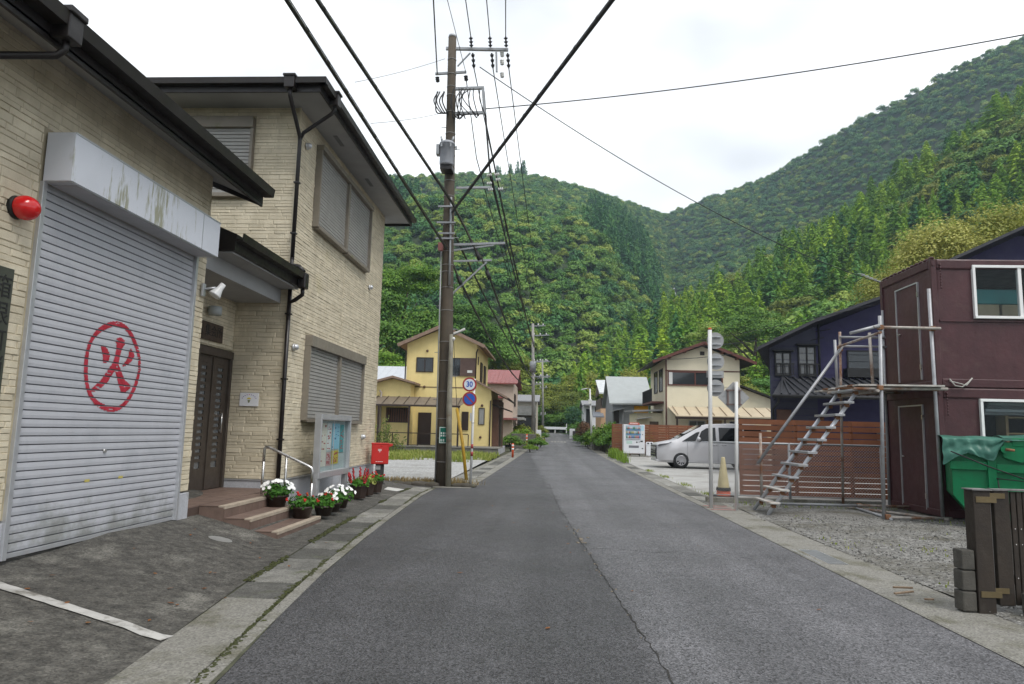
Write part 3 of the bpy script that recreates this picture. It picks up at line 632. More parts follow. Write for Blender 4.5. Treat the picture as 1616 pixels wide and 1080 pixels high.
m = B(x1 - .03, x1 + .13, 11.2, 11.36, 6.94, 7.18); m.box(x1 - .04, x1 + .15, 11.18, 11.38, 7.15, 7.19); m.build('rain_hopper', DKBROWN, gt, .008)
xp, yp = XH + .05, YW - .06
m = MB(); m.path([(-4.385, y0 - .05, 6.98), (-4.385, y0 - .05, 6.85), (xp, yp - .02, 6.45), (xp, yp, 6.35), (xp, yp, 4.25)], .035, 10); m.path([(x1 + .05, 11.28, 6.96), (x1 + .05, 11.28, 6.88), (x1, 11.3, 6.82), (xp + .06, yp, 6.52), (xp, yp, 6.4)], .033, 10)
m.path([(xp, yp, 3.75), (xp, yp, .3)], .035, 10)
dp = m.build('downpipe', DKBROWN, Hh)
m = MB()
for z in (5.6, 4.7, 3.3, 2.2, 1.2): m.box(xp - .05, xp + .045, yp - .045, yp + .05, z, z + .025)
m.build('pipe_clip', DKBROWN, dp)
# entrance canopy between garage and hall
m = MB(); m.prism([(-4.25, 3.98), (-4.27, 3.76), (-5.5, 3.76), (-5.5, 4.5)], 'y', 8.9, 11.4); CN = m.build('canopy', DKBROWN, Hh, .004)
m = B(-5.45, -4.32, 8.95, 11.42, 3.735, 3.757); m.build('soffit', SOFFIT, CN)
m = B(-5.45, -4.62, 8.62, 11.42, 3.5, 3.733); m.build('downstand', SOFFIT, CN)
m = MB(); m.prism([(-4.25, 3.88), (-4.15, 3.88), (-4.135, 3.98), (-4.15, 3.98), (-4.16, 3.9), (-4.25, 3.9)], 'y', 8.86, 11.36); m.build('canopy_gutter', GUTTER, CN)
m = B(-4.26, -4.12, 11.18, 11.36, 3.72, 3.99); m.build('rain_hopper', DKBROWN, CN, .02)
m = MB(); m.path([(-4.19, 11.27, 3.74), (-4.19, 11.27, 3.62), (xp + .1, yp - .01, 3.55), (xp, yp, 3.5), (xp, yp, 3.2)], .035, 10); m.path([(xp, yp, 4.28), (xp, yp, 4.16), (-4.3, 11.34, 4.12), (-4.2, 11.3, 4.02)], .036, 10); m.build('pipe_elbow', DKBROWN, CN)
# sliding door, sign and porch lamp in the recess
m = B(XD - .1, XD + .03, 10.28, 10.34, .411, 2.6); m.box(XD - .1, XD + .03, 11.36, 11.43, .411, 2.6); m.box(XD - .1, XD + .04, 10.28, 11.43, 2.52, 2.64); D = m.build('door', DOORM, Hh, .004)
for k, (a, b_) in enumerate(((10.35, 10.84), (10.84, 11.35))):
    m = MB(); x = XD - .03 + .02 * k; m.box(x - .03, x, a, a + .16, .415, 2.51).box(x - .03, x, b_ - .16, b_, .415, 2.51).box(x - .03, x, a + .16, b_ - .16, .415, .75).box(x - .03, x, a + .16, b_ - .16, 2.4, 2.51)
    z = .85
    while z < 2.36: m.box(x - .03, x, a + .16, b_ - .16, z, z + .045); z += .1
    lf = m.build('door_leaf', DOORM, D)
    B(x - .02, x - .014, a + .16, b_ - .16, .75, 2.4).build('pane', glass('door_glass', (.12, .13, .14), .2), lf)
m = MB(); m.tube((XD + .02, 11.2, 1.3), (XD + .02, 11.2, 1.62), .014, .014, 8); m.box(XD - .01, XD + .02, 11.19, 11.21, 1.32, 1.35).box(XD - .01, XD + .02, 11.19, 11.21, 1.57, 1.6); m.build('door_handle', STAIN, D)
P_ = thing('hall_sign', 'dark wooden name plate with black characters above the entrance door', 'sign', (XD + .02, 10.65, 2.75))
B(XD + .02, XD + .05, 10.3, 10.97, 2.74, 3.02).build('plate', M('dark_wood_plate', (.06, .04, .028), .6, .2, 8), P_, .006)
text('lettering', '集会所', .19, LETTER, face_mtx((XD + .052, 10.66, 2.88), (0, 1, 0), (0, 0, 1)), P_)
L = thing('porch_lamp', 'small pale drum porch lamp above the hall name plate', 'lamp', (XD, 10.48, 3.15)); m = MB(); m.tube((XD + .02, 10.48, 3.2), (XD + .1, 10.48, 3.2), .03, .03, 10); m.build('mount', ALU, L); m = MB(); m.tube((XD + .13, 10.48, 3.13), (XD + .13, 10.48, 3.26), .1, .1, 20); m.build('shade', M('pale_lamp', (.42, .45, .45), .4), L)
PAPER = M('paper', (.7, .7, .72), .8, .03, 4)
P_ = thing('wall_notice', 'small white notice with a yellow drawing on the wall beside the door', 'notice', (-5.04, YW - .03, 1.75))
B(-5.2, -4.88, YW - .034, YW - .022, 1.75, 1.97).build('sheet', PAPER, P_)
YP = M('yellow_print', (.6, .5, .05), .8); GP = M('grey_print', (.2, .22, .12), .8); PP = M('purple_print', (.25, .2, .4), .8); RP = M('red_print', (.55, .1, .12), .8)
m = MB(); m.prism([(-5.08, 1.865), (-5.06, 1.89), (-5.03, 1.892), (-5.0, 1.865)], 'y', YW - .036, YW - .0345); m.build('print', YP, P_)
m = MB(); m.prism([(-5.065, 1.85), (-5.015, 1.85), (-5.03, 1.81), (-5.05, 1.80)], 'y', YW - .036, YW - .0345); m.build('print', GP, P_)
for i in range(9):
    t = math.pi * (.12 + .76 * i / 8); x = -5.04 - math.cos(t) * .125; z = 1.845 + math.sin(t) * .095
    B(x - .009, x + .009, YW - .036, YW - .0345, z - .006, z + .006).build('print', RP if i == 4 else PP, P_)
# tiled entrance steps
T = thing('entrance_steps', 'brown tiled entrance steps with pale nosings leading up to the hall door', 'steps', (-4.1, 9.6, .1))
def step(x0, x1, y0, y1, z, base):
    MB().box(x0, x1 - .016, y0 + .016, y1, base, z - .014).build('core', M('tile_joint_step', (.07, .045, .035), .9), T)
    n = max(1, round((y1 - y0) / .2)); w_ = (y1 - y0) / n
    nx = max(1, round((x1 - .08 - x0) / .3)); dx = (x1 - .09 - x0) / nx
    for j in range(max(1, round((y1 - y0) / .3))):
        d_ = (y1 - y0) / max(1, round((y1 - y0) / .3))
        for i in range(nx): MB().box(x0 + i * dx + .002, x0 + (i + 1) * dx - .002, y0 + j * d_ + .002, y0 + (j + 1) * d_ - .002, z - .014, z - .002).build('tile', TILE, T)
    for j in range(n):
        MB().box(x1 - .015, x1, y0 + j * w_ + .002, y0 + (j + 1) * w_ - .002, base, z - .045).build('tile', TILE, T)
    for j in range(max(1, n // 2)):
        w2 = (y1 - y0) / max(1, n // 2); MB().box(x1 - .088, x1 + .004, y0 + j * w2 + .002, y0 + (j + 1) * w2 - .002, z - .043, z).build('nosing', NOSE, T, .004)
    k = max(1, round((x1 - x0) / .3)); w3 = (x1 - x0 - .016) / k
    for i in range(k): MB().box(x0 + i * w3 + .002, x0 + (i + 1) * w3 - .002, y0, y0 + .015, base, z - .02).build('tile', TILE, T)
step(-4.46, -4.12, 8.85, 10.5, .41, .0); step(-4.12, -3.77, 8.85, 10.5, .262, .0); step(-3.77, -3.41, 8.85, 10.5, .115, -.05)
TJ = M('tile_joint', (.07, .045, .035), .9)
B(XD, -4.465, 8.56, YW - .03, .05, .395).build('landing_core', TJ, T); B(-4.46, -4.3, 10.505, YW - .04, .05, .4).build('landing_edge', TILE, T)
for i in range(3):
    for j in range(9): MB().box(XD + .31 * i + .003, XD + .31 * (i + 1) - .003, 8.58 + .315 * j + .003, 8.58 + .315 * (j + 1) - .003, .395, .409).build('tile', TILE, T)
Hr = thing('handrail', 'stainless steel handrail beside the tiled entrance steps', 'handrail', (-3.9, 10.45, .2))
m = MB(); m.path([(-4.32, 10.45, .9), (-4.32, 10.45, 1.08), (-4.3, 10.45, 1.115), (-4.25, 10.45, 1.11), (-3.64, 10.45, .85), (-3.58, 10.45, .82), (-3.56, 10.45, .78), (-3.56, 10.45, .6)], .021, 12); m.build('rail', STAIN, Hr)
for x, z0, z1 in ((-4.32, .4, .92), (-3.97, .26, .985), (-3.56, .11, .62)): MB().tube((x, 10.45, z0), (x, 10.45, z1), .019, .019, 12).build('post', STAIN, Hr)

# notice board with posters behind glass
N = thing('notice_board', 'aluminium framed glazed notice board with posters in front of the hall', 'notice board', (-4.15, 13.1, .1))
nb = Matrix.Translation((-4.13, 12.1, 0)) @ Matrix.Rotation(R(90), 4, 'Z')
def NB(*a): return B(*a).xf(nb)
NB(0, 1.85, -.12, 0, 1.56, 1.66).build('frame', ALU, N, .006); NB(0, 1.85, -.12, 0, .53, .64).build('frame', ALU, N, .006)
for x in (.0, 1.79): NB(x, x + .06, -.12, 0, .64, 1.56).build('frame', ALU, N, .006)
for x in (.0, 1.7): NB(x, x + .13, -.1, -.01, -.1, .529).build('leg', ALU, N, .006)
NB(.06, 1.79, -.015, -.005, .64, 1.55).build('back_panel', M('pale_board', (.5, .56, .55), .8, .05, 3), N)
posters = [(.18, .62, .72, 1.5, 'cream_poster', (.78, .74, .64)), (.66, .9, 1.0, 1.5, 'white_poster', (.8, .8, .77)), (.95, 1.4, 1.02, 1.5, 'sky_poster', (.35, .66, .82)), (.98, 1.38, .74, .99, 'yellow_poster', (.68, .55, .08)), (1.45, 1.68, .95, 1.48, 'teal_poster', (.12, .4, .42)), (.66, .92, .72, .97, 'pink_poster', (.6, .42, .4))]
for i, (a, b_, c, d, nm, colr) in enumerate(posters):
    po = NB(a, b_, -.024, -.0165, c, d).build('poster', M(nm, colr, .8, .05, 5), N)
    random.seed(i); m = MB()
    for k in range(16 if i != 2 else 7):
        x = U(a + .01, b_ - .09); z = U(c + .02, d - .05); m.add(*[(lambda q: (q.v, q.f))(B(x, x + U(.03, .08), -.0265 - .0001 * k, -.0245, z, z + U(.008, .03)).xf(nb))][0])
    m.build('print', M('poster_ink', random.choice(((.5, .08, .08), (.08, .12, .3), (.45, .1, .1), (.2, .1, .3))), .8), po)
NB(.06, 1.79, -.062, -.058, .64, 1.55).build('glass_pane', clear_glass('board_glass', (.93, .95, .95), .1), N); NB(.9, .92, -.07, -.0625, .64, 1.55).build('sash_bar', ALU, N)
random.seed(21)
# red post box
P_ = lthing('post_box', 'red post box on a dark post at the corner of the hall', 'post box', (-4.16, 17.1, .05), R(14)); P_.scale = (.8, .8, .82)
m = B(-.27, .25, -.19, .19, .62, 1.22); m.build('body', RED, P_, .03); 
m = MB(); m.prism([(.24, 1.225), (.24, 1.12), (.36, 1.17), (.36, 1.225)], 'y', -.2, .2); m.box(-.28, .25, -.2, .2, 1.2, 1.245); m.build('hood', RED, P_, .01)
B(.25, .262, -.14, .14, 1.03, 1.1).build('slot', BLACK, P_); B(.251, .258, -.13, .13, .86, 1.0).build('collection_label', PAPER, P_)
B(-.17, .17, -.15, .15, .0, .08).build('plinth', M('dark_plinth', (.05, .048, .045), .7), P_, .01); B(-.13, .13, -.11, .11, .08, .62).build('post', M('charcoal_post', (.03, .029, .028), .55, .1, 5), P_, .01)
B(-.12, .02, -.116, -.111, .46, .58).build('plate', M('grey_plate', (.3, .3, .3), .5), P_)
m = MB(); m.box(-.075, .035, -.194, -.1905, 1.05, 1.065).box(-.075, .035, -.194, -.1905, 1.015, 1.03).box(-.027, -.013, -.194, -.1905, .97, 1.015); m.build('postal_mark', WLET, P_)
m = MB(); m.box(-.13, -.09, -.194, -.1905, .69, .705)
for k in range(5): m.box(-.07 + .032 * k, -.046 + .032 * k, -.194, -.1905, .69, .706)
m.build('lettering', WLET, P_); 
# ------------------------------------------------------------------ plants in pots
def foliage_mat(name, c1, c2, c3=None, trans=.25, rough=.6, tree=.45):
    m, n, l, b = newmat(name); g = n.new('ShaderNodeNewGeometry'); oi = n.new('ShaderNodeObjectInfo')
    r = n.new('ShaderNodeValToRGB'); e = r.color_ramp.elements; e[0].color = c4(c1); e[1].color = c4(c3 or c2); x = e.new(.55); x.color = c4(c2)
    ad = n.new('ShaderNodeMath'); ad.operation = 'MULTIPLY_ADD'; l.new(g.outputs['Random Per Island'], ad.inputs[0]); ad.inputs[1].default_value = 1 - tree
    ml = n.new('ShaderNodeMath'); ml.operation = 'MULTIPLY'; ml.inputs[1].default_value = tree; l.new(oi.outputs['Random'], ml.inputs[0]); l.new(ml.outputs[0], ad.inputs[2]); l.new(ad.outputs[0], r.inputs[0])
    l.new(r.outputs[0], b.inputs['Base Color']); b.inputs['Roughness'].default_value = rough; b.inputs['Specular IOR Level'].default_value = .25
    t = n.new('ShaderNodeBsdfTranslucent'); l.new(r.outputs[0], t.inputs[0]); mx = n.new('ShaderNodeMixShader'); mx.inputs[0].default_value = trans; l.new(b.outputs[0], mx.inputs[1]); l.new(t.outputs[0], mx.inputs[2]); l.new(mx.outputs[0], n['Material Output'].inputs[0])
    return m
def rdir():
    while True:
        v = Vector((U(-1, 1), U(-1, 1), U(-1, 1)))
        if .05 < v.length < 1: return v.normalized()
def leaf(m, p, nrm, size, asp=.55):          # one pointed leaf
    nrm = Vector(nrm).normalized(); a = nrm.cross(rdir())
    if a.length < .05: a = nrm.cross(Vector((.3, .5, 1)))
    a.normalize(); b = nrm.cross(a); a *= size; b *= size * asp; p = Vector(p)
    m.add([p - a, p + b * .9 - a * .1, p + a, p - b * .9 - a * .1], [(0, 1, 2, 3)])
def leaf_cloud(m, c, r, n, size, up=.5, shell=.5, asp=.6):
    c = Vector(c)
    for _ in range(n):
        d = rdir(); k = shell + (1 - shell) * rnd(); p = c + Vector((d.x * r[0], d.y * r[1], d.z * r[2])) * k
        leaf(m, p, d + Vector((0, 0, up)) + rdir() * .7, size * U(.7, 1.3), asp)
LEAFG = foliage_mat('pot_leaves', (.03, .10, .012), (.06, .18, .02), (.12, .28, .03))
LEAFY = foliage_mat('variegated_leaves', (.12, .18, .03), (.3, .34, .08), (.42, .42, .14))
POTM = M('dark_plastic_pot', (.035, .022, .017), .45, .15, 8)
PETW = M('white_petals', (.78, .78, .76), .7, .04, 9); PETR = M('red_petals', (.5, .02, .012), .6, .2, 9); SALV = M('salvia_red', (.42, .03, .035), .7, .25, 9)
def pot(name, label, x, y, z, r, h, kind, nf=34, fr=None, square=False):
    T = thing(name, label, 'flower pot', (x, y, z), 'flower pots by the hall'); m = MB()
    if square: m.lathe([(0, .0), (r * .8, 0), (r * 1.0, h * .9), (r * 1.08, h * .9), (r * 1.08, h), (r * .95, h), (r * .93, h * .88), (0, h * .88)], (x, y, z), 6, False)
    else: m.lathe([(0, 0), (r * .72, 0), (r * .95, h * .8), (r * 1.06, h * .82), (r * 1.06, h), (r * .95, h), (r * .93, h * .88), (0, h * .88)], (x, y, z), 22)
    m.build('pot', POTM, T)
    fr = fr or r * 1.25; m = MB(); leaf_cloud(m, (x, y, z + h + fr * .25), (fr, fr, fr * .55), 420, .03, .6, .3); m.build('foliage', LEAFY if kind == 'mixed' else LEAFG, T, kind='stuff', fix=False)
    m = MB()
    for _ in range(nf):
        d = rdir(); d.z = abs(d.z) * .8 + .1; p = Vector((x, y, z + h + fr * .25)) + Vector((d.x * fr, d.y * fr, d.z * fr * .7))
        if kind == 'white':
            q = (d + Vector((.3, -.8, .4))).normalized(); a = q.orthogonal().normalized(); b = q.cross(a)
            m.add([p + q * .012] + [p + (a * math.cos(k * 1.2566) + b * math.sin(k * 1.2566)) * .03 + q * .016 for k in range(5)] , [(0, k + 1, (k + 1) % 5 + 1) for k in range(5)])
        elif kind == 'salvia':
            p.z = z + h + fr * .3; L = U(.14, .3)
            for k in range(9): m.ball(p + Vector((d.x * .05, d.y * .05, 0)) * k / 9 + Vector((U(-.012, .012), U(-.012, .012), L * k / 9)), .018, (1, 1, 1.2), 5, 4, .2)
        else:
            for k in range(5): m.ball(p + rdir() * .018, .016, (1, 1, .8), 5, 4, .2)
    m.build('flowers', {'white': PETW, 'salvia': SALV}.get(kind, PETR), T, kind='stuff', fix=False)
pot('flower_pot', 'brown pot of white petunias standing on the entrance steps', -4.0, 10.25, .262, .16, .17, 'white', 40, .23)
pot('flower_pot', 'round brown pot of red geraniums at the foot of the handrail', -3.6, 10.2, .115, .155, .17, 'red', 7, .22)
pot('flower_pot', 'dark pot with green leaves and a few orange-red blooms beside the handrail foot', -3.47, 10.8, .085, .15, .15, 'red', 4, .2)
pot('flower_pot', 'dark pot of sparse white petunias, middle of the three low pots', -3.5, 11.3, .085, .15, .15, 'white', 16, .22)
pot('flower_pot', 'dark pot of full white petunias in front of the notice board', -3.54, 11.85, .085, .15, .15, 'white', 26, .25)
pot('flower_pot', 'square black pot of tall red salvia near the post box', -3.7, 13.6, .08, .17, .24, 'salvia', 12, .22, True)
pot('flower_pot', 'square black pot of yellow-green leaves between the salvia and the red begonias', -3.72, 14.25, .08, .17, .24, 'mixed', 3, .22, True)
pot('flower_pot', 'square black pot of red begonias nearest the post box', -3.72, 14.95, .08, .17, .24, 'red', 9, .2, True)

# ------------------------------------------------------------------ utility poles and cables
POLEM = M('stained_pole', (.14, .112, .083), .85, .3, 3, .3, 30, col2=(.07, .058, .044), streak=.5)
POLEC = M('concrete_pole', (.27, .26, .24), .8, .15, 2, .2, 40, streak=.3)
GALV = M('galvanised_arm', (.3, .31, .32), .5, .12, 6, metal=.5)
CONDUIT = M('grey_green_conduit', (.22, .21, .17), .6, .2, 5, dirt=(.16, .1, .06), dscale=3, dth=.58)
CABLE = M('black_cable', (.016, .016, .017), .6, .2, 3); CABLE2 = M('mossy_cable', (.03, .03, .022), .8, .3, 5, dirt=(.06, .065, .035), dscale=4, dth=.5)
PORC = M('porcelain', (.62, .62, .6), .25, .05, 4)
PY = 18.06
def pp(px, py, dy=0): return at(px, py, PY + dy)
UP = thing('utility_pole', 'tall brown utility pole with crossarms, transformer and cable frames', 'utility pole', (-2.72, PY, 0))
b0, t0 = Vector((-2.72, PY, -.2)), pp(714, 60); axis = lambda z: b0 + (t0 - b0) * ((z - b0.z) / (t0.z - b0.z))
def rz_(z): return .2 - .09 * (z / t0.z)
MB().path([axis(z) for z in [-.2 + (t0.z + .2) * k / 8 for k in range(9)]], [rz_(-.2 + (t0.z + .2) * k / 8) for k in range(9)], 20).build('shaft', POLEM, UP)
a = axis(t0.z); MB().tube(a, a + Vector((0, 0, .07)), .115, .1, 16).build('cap', GALV, UP)
m = MB()
for z in [.6, 1.2, 1.7, 2.4, 3.2, 3.7] + [t0.z * k for k in (.37, .42, .455, .47, .5, .53, .56, .6, .625, .66, .72, .74, .77, .82, .86, .88, .91, .945)]:
    c = axis(z); m.tube(c, c + Vector((0, 0, .022)), rz_(z) + .008, rz_(z) + .008, 16)
m.build('steel_bands', M('dull_band', (.17, .165, .155), .6, .2, 6), UP)
m = MB()
for k in range(14):
    z = 2.2 + .62 * k
    if z < t0.z - .5: c = axis(z); s_ = 1 if k % 2 else -1; m.tube(c, c + Vector((s_ * (rz_(z) + .13), .02, 0)), .009, .009, 6)
m.build('step_bolts', GALV, UP)
ZA = lambda py: pp(714, py).z
def arm(p, q, w=.075, h=.075, name='crossarm'): return MB().bar(p, q, w, h).build(name, GALV, UP, .004)
arm(pp(704, 77), pp(802, 79)); arm(pp(722, 105), pp(742, 84), .035, .035, 'arm_brace'); arm(pp(687, 117), pp(736, 114), .06, .06)
arm(pp(708, 141), pp(764, 139)); arm(pp(708, 180), pp(766, 178)); arm(pp(762, 137), pp(765, 182), .07, .07, 'arm_post'); arm(pp(720, 297), pp(776, 296), .06, .06)
arm(pp(703, 387), pp(797, 384), .06, .06); arm(pp(712, 396), pp(780, 387), .04, .04, 'arm_brace'); arm(pp(701, 413), pp(776, 411), .05, .05); arm(pp(703, 474), pp(768, 414), .045, .045, 'arm_brace')
arm(pp(783, 79), pp(784, 114), .05, .05, 'arm_post')
def insul(p, q, r=.05):
    m = MB(); p, q = Vector(p), Vector(q); n = 3
    for k in range(n): c = p + (q - p) * (k + .3) / n; m.tube(c, c + (q - p) * .45 / n, r, r * .7, 12)
    m.tube(p, q, r * .4, r * .4, 8); return m
for x in (744, 774, 799): insul(pp(x - 1, 58, -.25), pp(x, 75, -.1), .06).build('insulator', CABLE, UP); insul(pp(x + 2, 84, .1), pp(x + 4, 108, .4), .055).build('insulator', CABLE, UP)
for (x, y) in ((792, 82), (792, 95), (792, 115), (690, 122), (735, 120)): insul(pp(x, y), pp(x + 1, y + 8), .06).build('insulator', PORC if x > 780 else CABLE, UP)
for (x, y) in ((768, 277), (780, 276), (782, 284), (768, 290), (770, 300), (786, 299)): insul(pp(x, y), pp(x + 8, y - 1), .05).build('insulator', PORC, UP)
# transformer on the front of the shaft
c = pp(709, 252) + Vector((0, -.42, 0)); m = MB(); m.lathe([(0, -.34), (.17, -.34), (.19, -.3), (.19, .22), (.21, .23), (.21, .27), (.17, .31), (0, .33)], c, 22); TR = m.build('transformer', M('transformer_grey', (.33, .34, .37), .5, .1, 4, streak=.2), UP)
m = MB()
for k in range(6): t = k * 1.05; m.box(c.x + .24 * math.cos(t) - .02, c.x + .24 * math.cos(t) + .02, c.y + .24 * math.sin(t) - .02, c.y + .24 * math.sin(t) + .02, c.z + .1, c.z + .2)
for dx in (-.13, .13): m.tube(c + Vector((dx, -.02, .3)), c + Vector((dx * 1.3, -.02, .46)), .035, .025, 10)
m.box(c.x - .28, c.x - .2, c.y - .1, c.y + .1, c.z - .05, c.z + .22); m.build('bushings', GALV, TR)
MB().box(c.x - .16, c.x + .16, c.y - .1, c.y + .3, c.z - .46, c.z - .345).build('bracket', DKBROWN, TR)
# loops of jumper cable round the frame, conduits down the shaft
m = MB(); random.seed(5)
for k in range(11):
    x = U(716, 758); pts = [pp(x, 140, -.1), pp(x + U(-14, 2), 158 + U(-4, 8), -.25), pp(x + U(-6, 10), 178 + U(0, 10), -.2), pp(x + U(4, 12), 180, -.05)]
    m.path(bez(pts, 6), .014, 6)
for k in range(6):
    x = U(690, 702); m.path(bez([pp(x, 145, -.1), pp(x - U(2, 8), 160, -.2), pp(x + U(-2, 6), 178, -.2), pp(706, 178, 0)], 6), .018, 6)
m.build('jumper_cables', CABLE, UP)
m = MB(); m.path([axis(z) + Vector((-.06 - rz_(z) * .7, -.1, 0)) for z in (0.05, 2, 4, 6.2)], .018, 8); m.path([axis(z) + Vector((.08, -rz_(z) - .03, 0)) for z in (5.2, 6, 7.0, 7.6)], .03, 8); m.build('cable_conduit', GALV, UP)
# street-light conduit post strapped to the pole
SLP = thing('street_light', 'slim grey conduit post with a short street-light arm beside the brown pole', 'street light', (-2.6, PY - .3, 0))
q = lambda px, py: at(px, py, PY - .3)
MB().path([q(707.5, 770), q(709, 640), q(711.5, 560), q(712.5, 528)], [.075, .072, .055, .05], 14).build('post', CONDUIT, SLP)
MB().path([q(712, 530), q(722, 525), q(734, 519)], .03, 8).build('arm', GALV, SLP); MB().bar(q(716, 527), q(734, 519.5), .09, .05).build('lamp_head', PORC, SLP, .01)
m = MB(); m.ball(q(715.5, 535), .05, (1, 1, 1), 10, 7); m.build('photocell', PORC, SLP)
# green place sign on the pole, white sticker
GS = thing('green_sign', 'small green sign with white lettering strapped to the brown pole', 'sign', pp(704, 715))
SG = M('sign_green', (.0, .12, .085), .5, .05, 5)
a_, b_ = pp(692.5, 700, -.235), pp(709.5, 674, -.235)
B(a_.x, b_.x, a_.y - .012, a_.y, a_.z, b_.z).build('plate', SG, GS, .02); Y_ = a_.y - .0135
m = MB(); e = .012
m.box(a_.x + e, b_.x - e, Y_, Y_ + .001, b_.z - 2 * e, b_.z - e).box(a_.x + e, b_.x - e, Y_, Y_ + .001, a_.z + e, a_.z + 2 * e).box(a_.x + e, a_.x + 2 * e, Y_, Y_ + .001, a_.z + 2 * e, b_.z - 2 * e).box(b_.x - 2 * e, b_.x - e, Y_, Y_ + .001, a_.z + 2 * e, b_.z - 2 * e); m.build('border', WLET, GS)
m = MB(); random.seed(3); cx = a_.x
for (zf, n, h_) in ((.62, 4, .05), (.47, 3, .04), (.2, 2, .06)):
    for k in range(n): x = cx + .035 + k * .062; z = a_.z + (b_.z - a_.z) * zf; m.box(x, x + .045, Y_, Y_ + .001, z, z + .012).box(x + .016, x + .028, Y_ - .0005, Y_ + .001, z - h_ * .5, z + h_ * .5).box(x, x + .045, Y_, Y_ + .001, z - h_ * .5, z - h_ * .5 + .01)
m.build('lettering', WLET, GS)

# cables: sagging tubes between two points
def cable(name, label, pts, r, mat=CABLE, sag=0., n=14):
    P = []
    for (a, b) in zip(pts, pts[1:]):
        a, b = Vector(a), Vector(b); k = n if (b - a).length > 3 else 3
        for i in range(k): t = i / k; p = a.lerp(b, t); p.z -= sag * 4 * t * (1 - t) * (b - a).length; P.append(p)
    P.append(Vector(pts[-1])); o = tag(MB().path(P, r, 6).build(name, mat), label, 'cable', 'overhead cables')
    if r > .027:                            # messenger wire and lashing clips on the heavy bundles
        m = MB(); m.path([p + Vector((0, 0, r + .03)) for p in P], .007, 5)
        for a, b in zip(P, P[1:]):
            L = (b - a).length
            for i in range(int(L / .7)): c = a.lerp(b, (i + .5) / max(1, int(L / .7))); d = (b - a).normalized(); m.tube(c - d * .02 + Vector((0, 0, .015)), c + d * .02 + Vector((0, 0, .012)), r + .009, r + .009, 6)
        m.build('messenger_wire', mat, o)
    return o
def back(p, px, py, Yend=-14):               # level run towards and over the camera through a sight line
    d = ray(px, py); Y = (p.z - CAMZ) / (d.z / d.y); q = at(px, py, Y); return p + (q - p) * ((Yend - p.y) / (q.y - p.y))
P2Y = 67.0
def p2(px, py): return at(px, py, P2Y)
for i, (x, xt, x2, y2) in enumerate(((744, 735, 839, 516), (774, 768, 849, 516), (799, 798, 859, 516))):
    nm = ('left', 'middle', 'right')[i]
    cable('power_line', nm + ' of the three high-voltage wires running overhead towards the viewer', [pp(x - 1, 58, -.25), back(pp(x - 1, 58, -.25), xt, 0)], .013, sag=.004)
    cable('power_line', nm + ' of the three high-voltage wires from the crossarm to the far pole', [pp(x + 4, 108, .4), p2(x2, y2)], .014, sag=.012)
cable('telephone_cable', 'left one of the two thick bundled cables above the hall roof', [pp(706, 395), back(pp(706, 395), 452, 0)], .0275, CABLE2)
cable('telephone_cable', 'right one of the two thick bundled cables above the hall roof', [pp(716, 325, -.25), back(pp(716, 325, -.25), 500, 0)], .03, CABLE2)
cable('telephone_cable', 'thickest black cable slanting up from the pole to the right', [pp(714, 335, -.2), back(pp(714, 335, -.2), 967, 0)], .033)
cable('telephone_cable', 'thick cable dropping from the pole to the bracket end and on to the far pole', [pp(716, 325, -.25), pp(735, 362), pp(752, 398), pp(760, 408), pp(766, 420), p2(842, 600)], .03, CABLE2, .01)
cable('telephone_cable', 'thick cable from the lower pole bands to the far pole', [pp(706, 395), pp(718, 425), pp(724, 440), p2(840, 608)], .028, CABLE2, .02)
cable('telephone_cable', 'bundled cable from the middle of the pole shaft to the far pole', [pp(718, 372), p2(842, 592)], .028, CABLE2, .012)
cable('power_line', 'upper low-voltage wire from the cable frame to the far pole', [pp(764, 145), pp(768, 200), p2(842, 548)], .022, CABLE, .006)
cable('power_line', 'twisted low-voltage wire from the cable frame past the white insulators', [pp(765, 172), pp(774, 280), p2(846, 552)], .026, CABLE, .006)
cable('power_line', 'low-voltage wire nearest the pole shaft on its way to the far pole', [pp(735, 120), pp(752, 250), p2(840, 556)], .014, CABLE, .006)
cable('power_line', 'thin low-voltage wire from the short arm overhead to the viewer', [pp(690, 117), back(pp(690, 117), 684, 0)], .016, CABLE2)
cable('power_line', 'thin wire rising from the pole top to the picture edge beside the high-voltage wires', [pp(735, 114), back(pp(735, 114), 706, 0)], .008)
q = at(1616, 30, 15); p = pp(765, 172); cable('power_line', 'single wire crossing the sky to the upper right corner', [p, p + (q - p) * 1.5], .014, CABLE, .022, 26)
cable('power_line', 'thin wire falling from the pole across the sky to the blue house', [pp(757, 106), at(1395, 448, 29)], .013, CABLE, .035, 26)
cable('power_line', 'upper of two low wires between the far pole and the blue house', [p2(852, 530), at(1310, 520, 27)], .016, CABLE, .025, 20)
cable('power_line', 'lower of two low wires between the far pole and the blue house', [p2(856, 522), at(1300, 533, 27)], .016, CABLE, .04, 20)
cable('power_line', 'upper thin service wire from the pole to the hall roof', [pp(702, 93), at(560, 130, 14.5)], .006, CABLE, .01)
cable('power_line', 'lower thin service wire from the pole to the hall roof', [pp(692, 180), at(585, 195, 15)], .006, CABLE, .01)
cable('power_line', 'service drop from the pole down to the scaffold stair', [p2(868, 532), at(1386, 480, 15.2)], .008, CABLE, .02, 20)
cable('power_line', 'slack low-voltage wire from the lower frame corner to the far pole', [pp(766, 182), pp(772, 260), p2(848, 560)], .018, CABLE, .012)
cable('power_line', 'wire from the insulator arm halfway up the pole to the far pole', [pp(786, 299), p2(850, 566)], .012, CABLE, .01)
cable('power_line', 'wire from the lower crossarm end to the far pole', [pp(795, 385), p2(852, 590)], .01, CABLE, .015)
for (px, py) in ((723, 437), (768, 428), (752, 398)):
    MB().tube(pp(px, py), pp(px + 5, py + 13), .055, .055, 10).build('cable_closure', CABLE, UP)
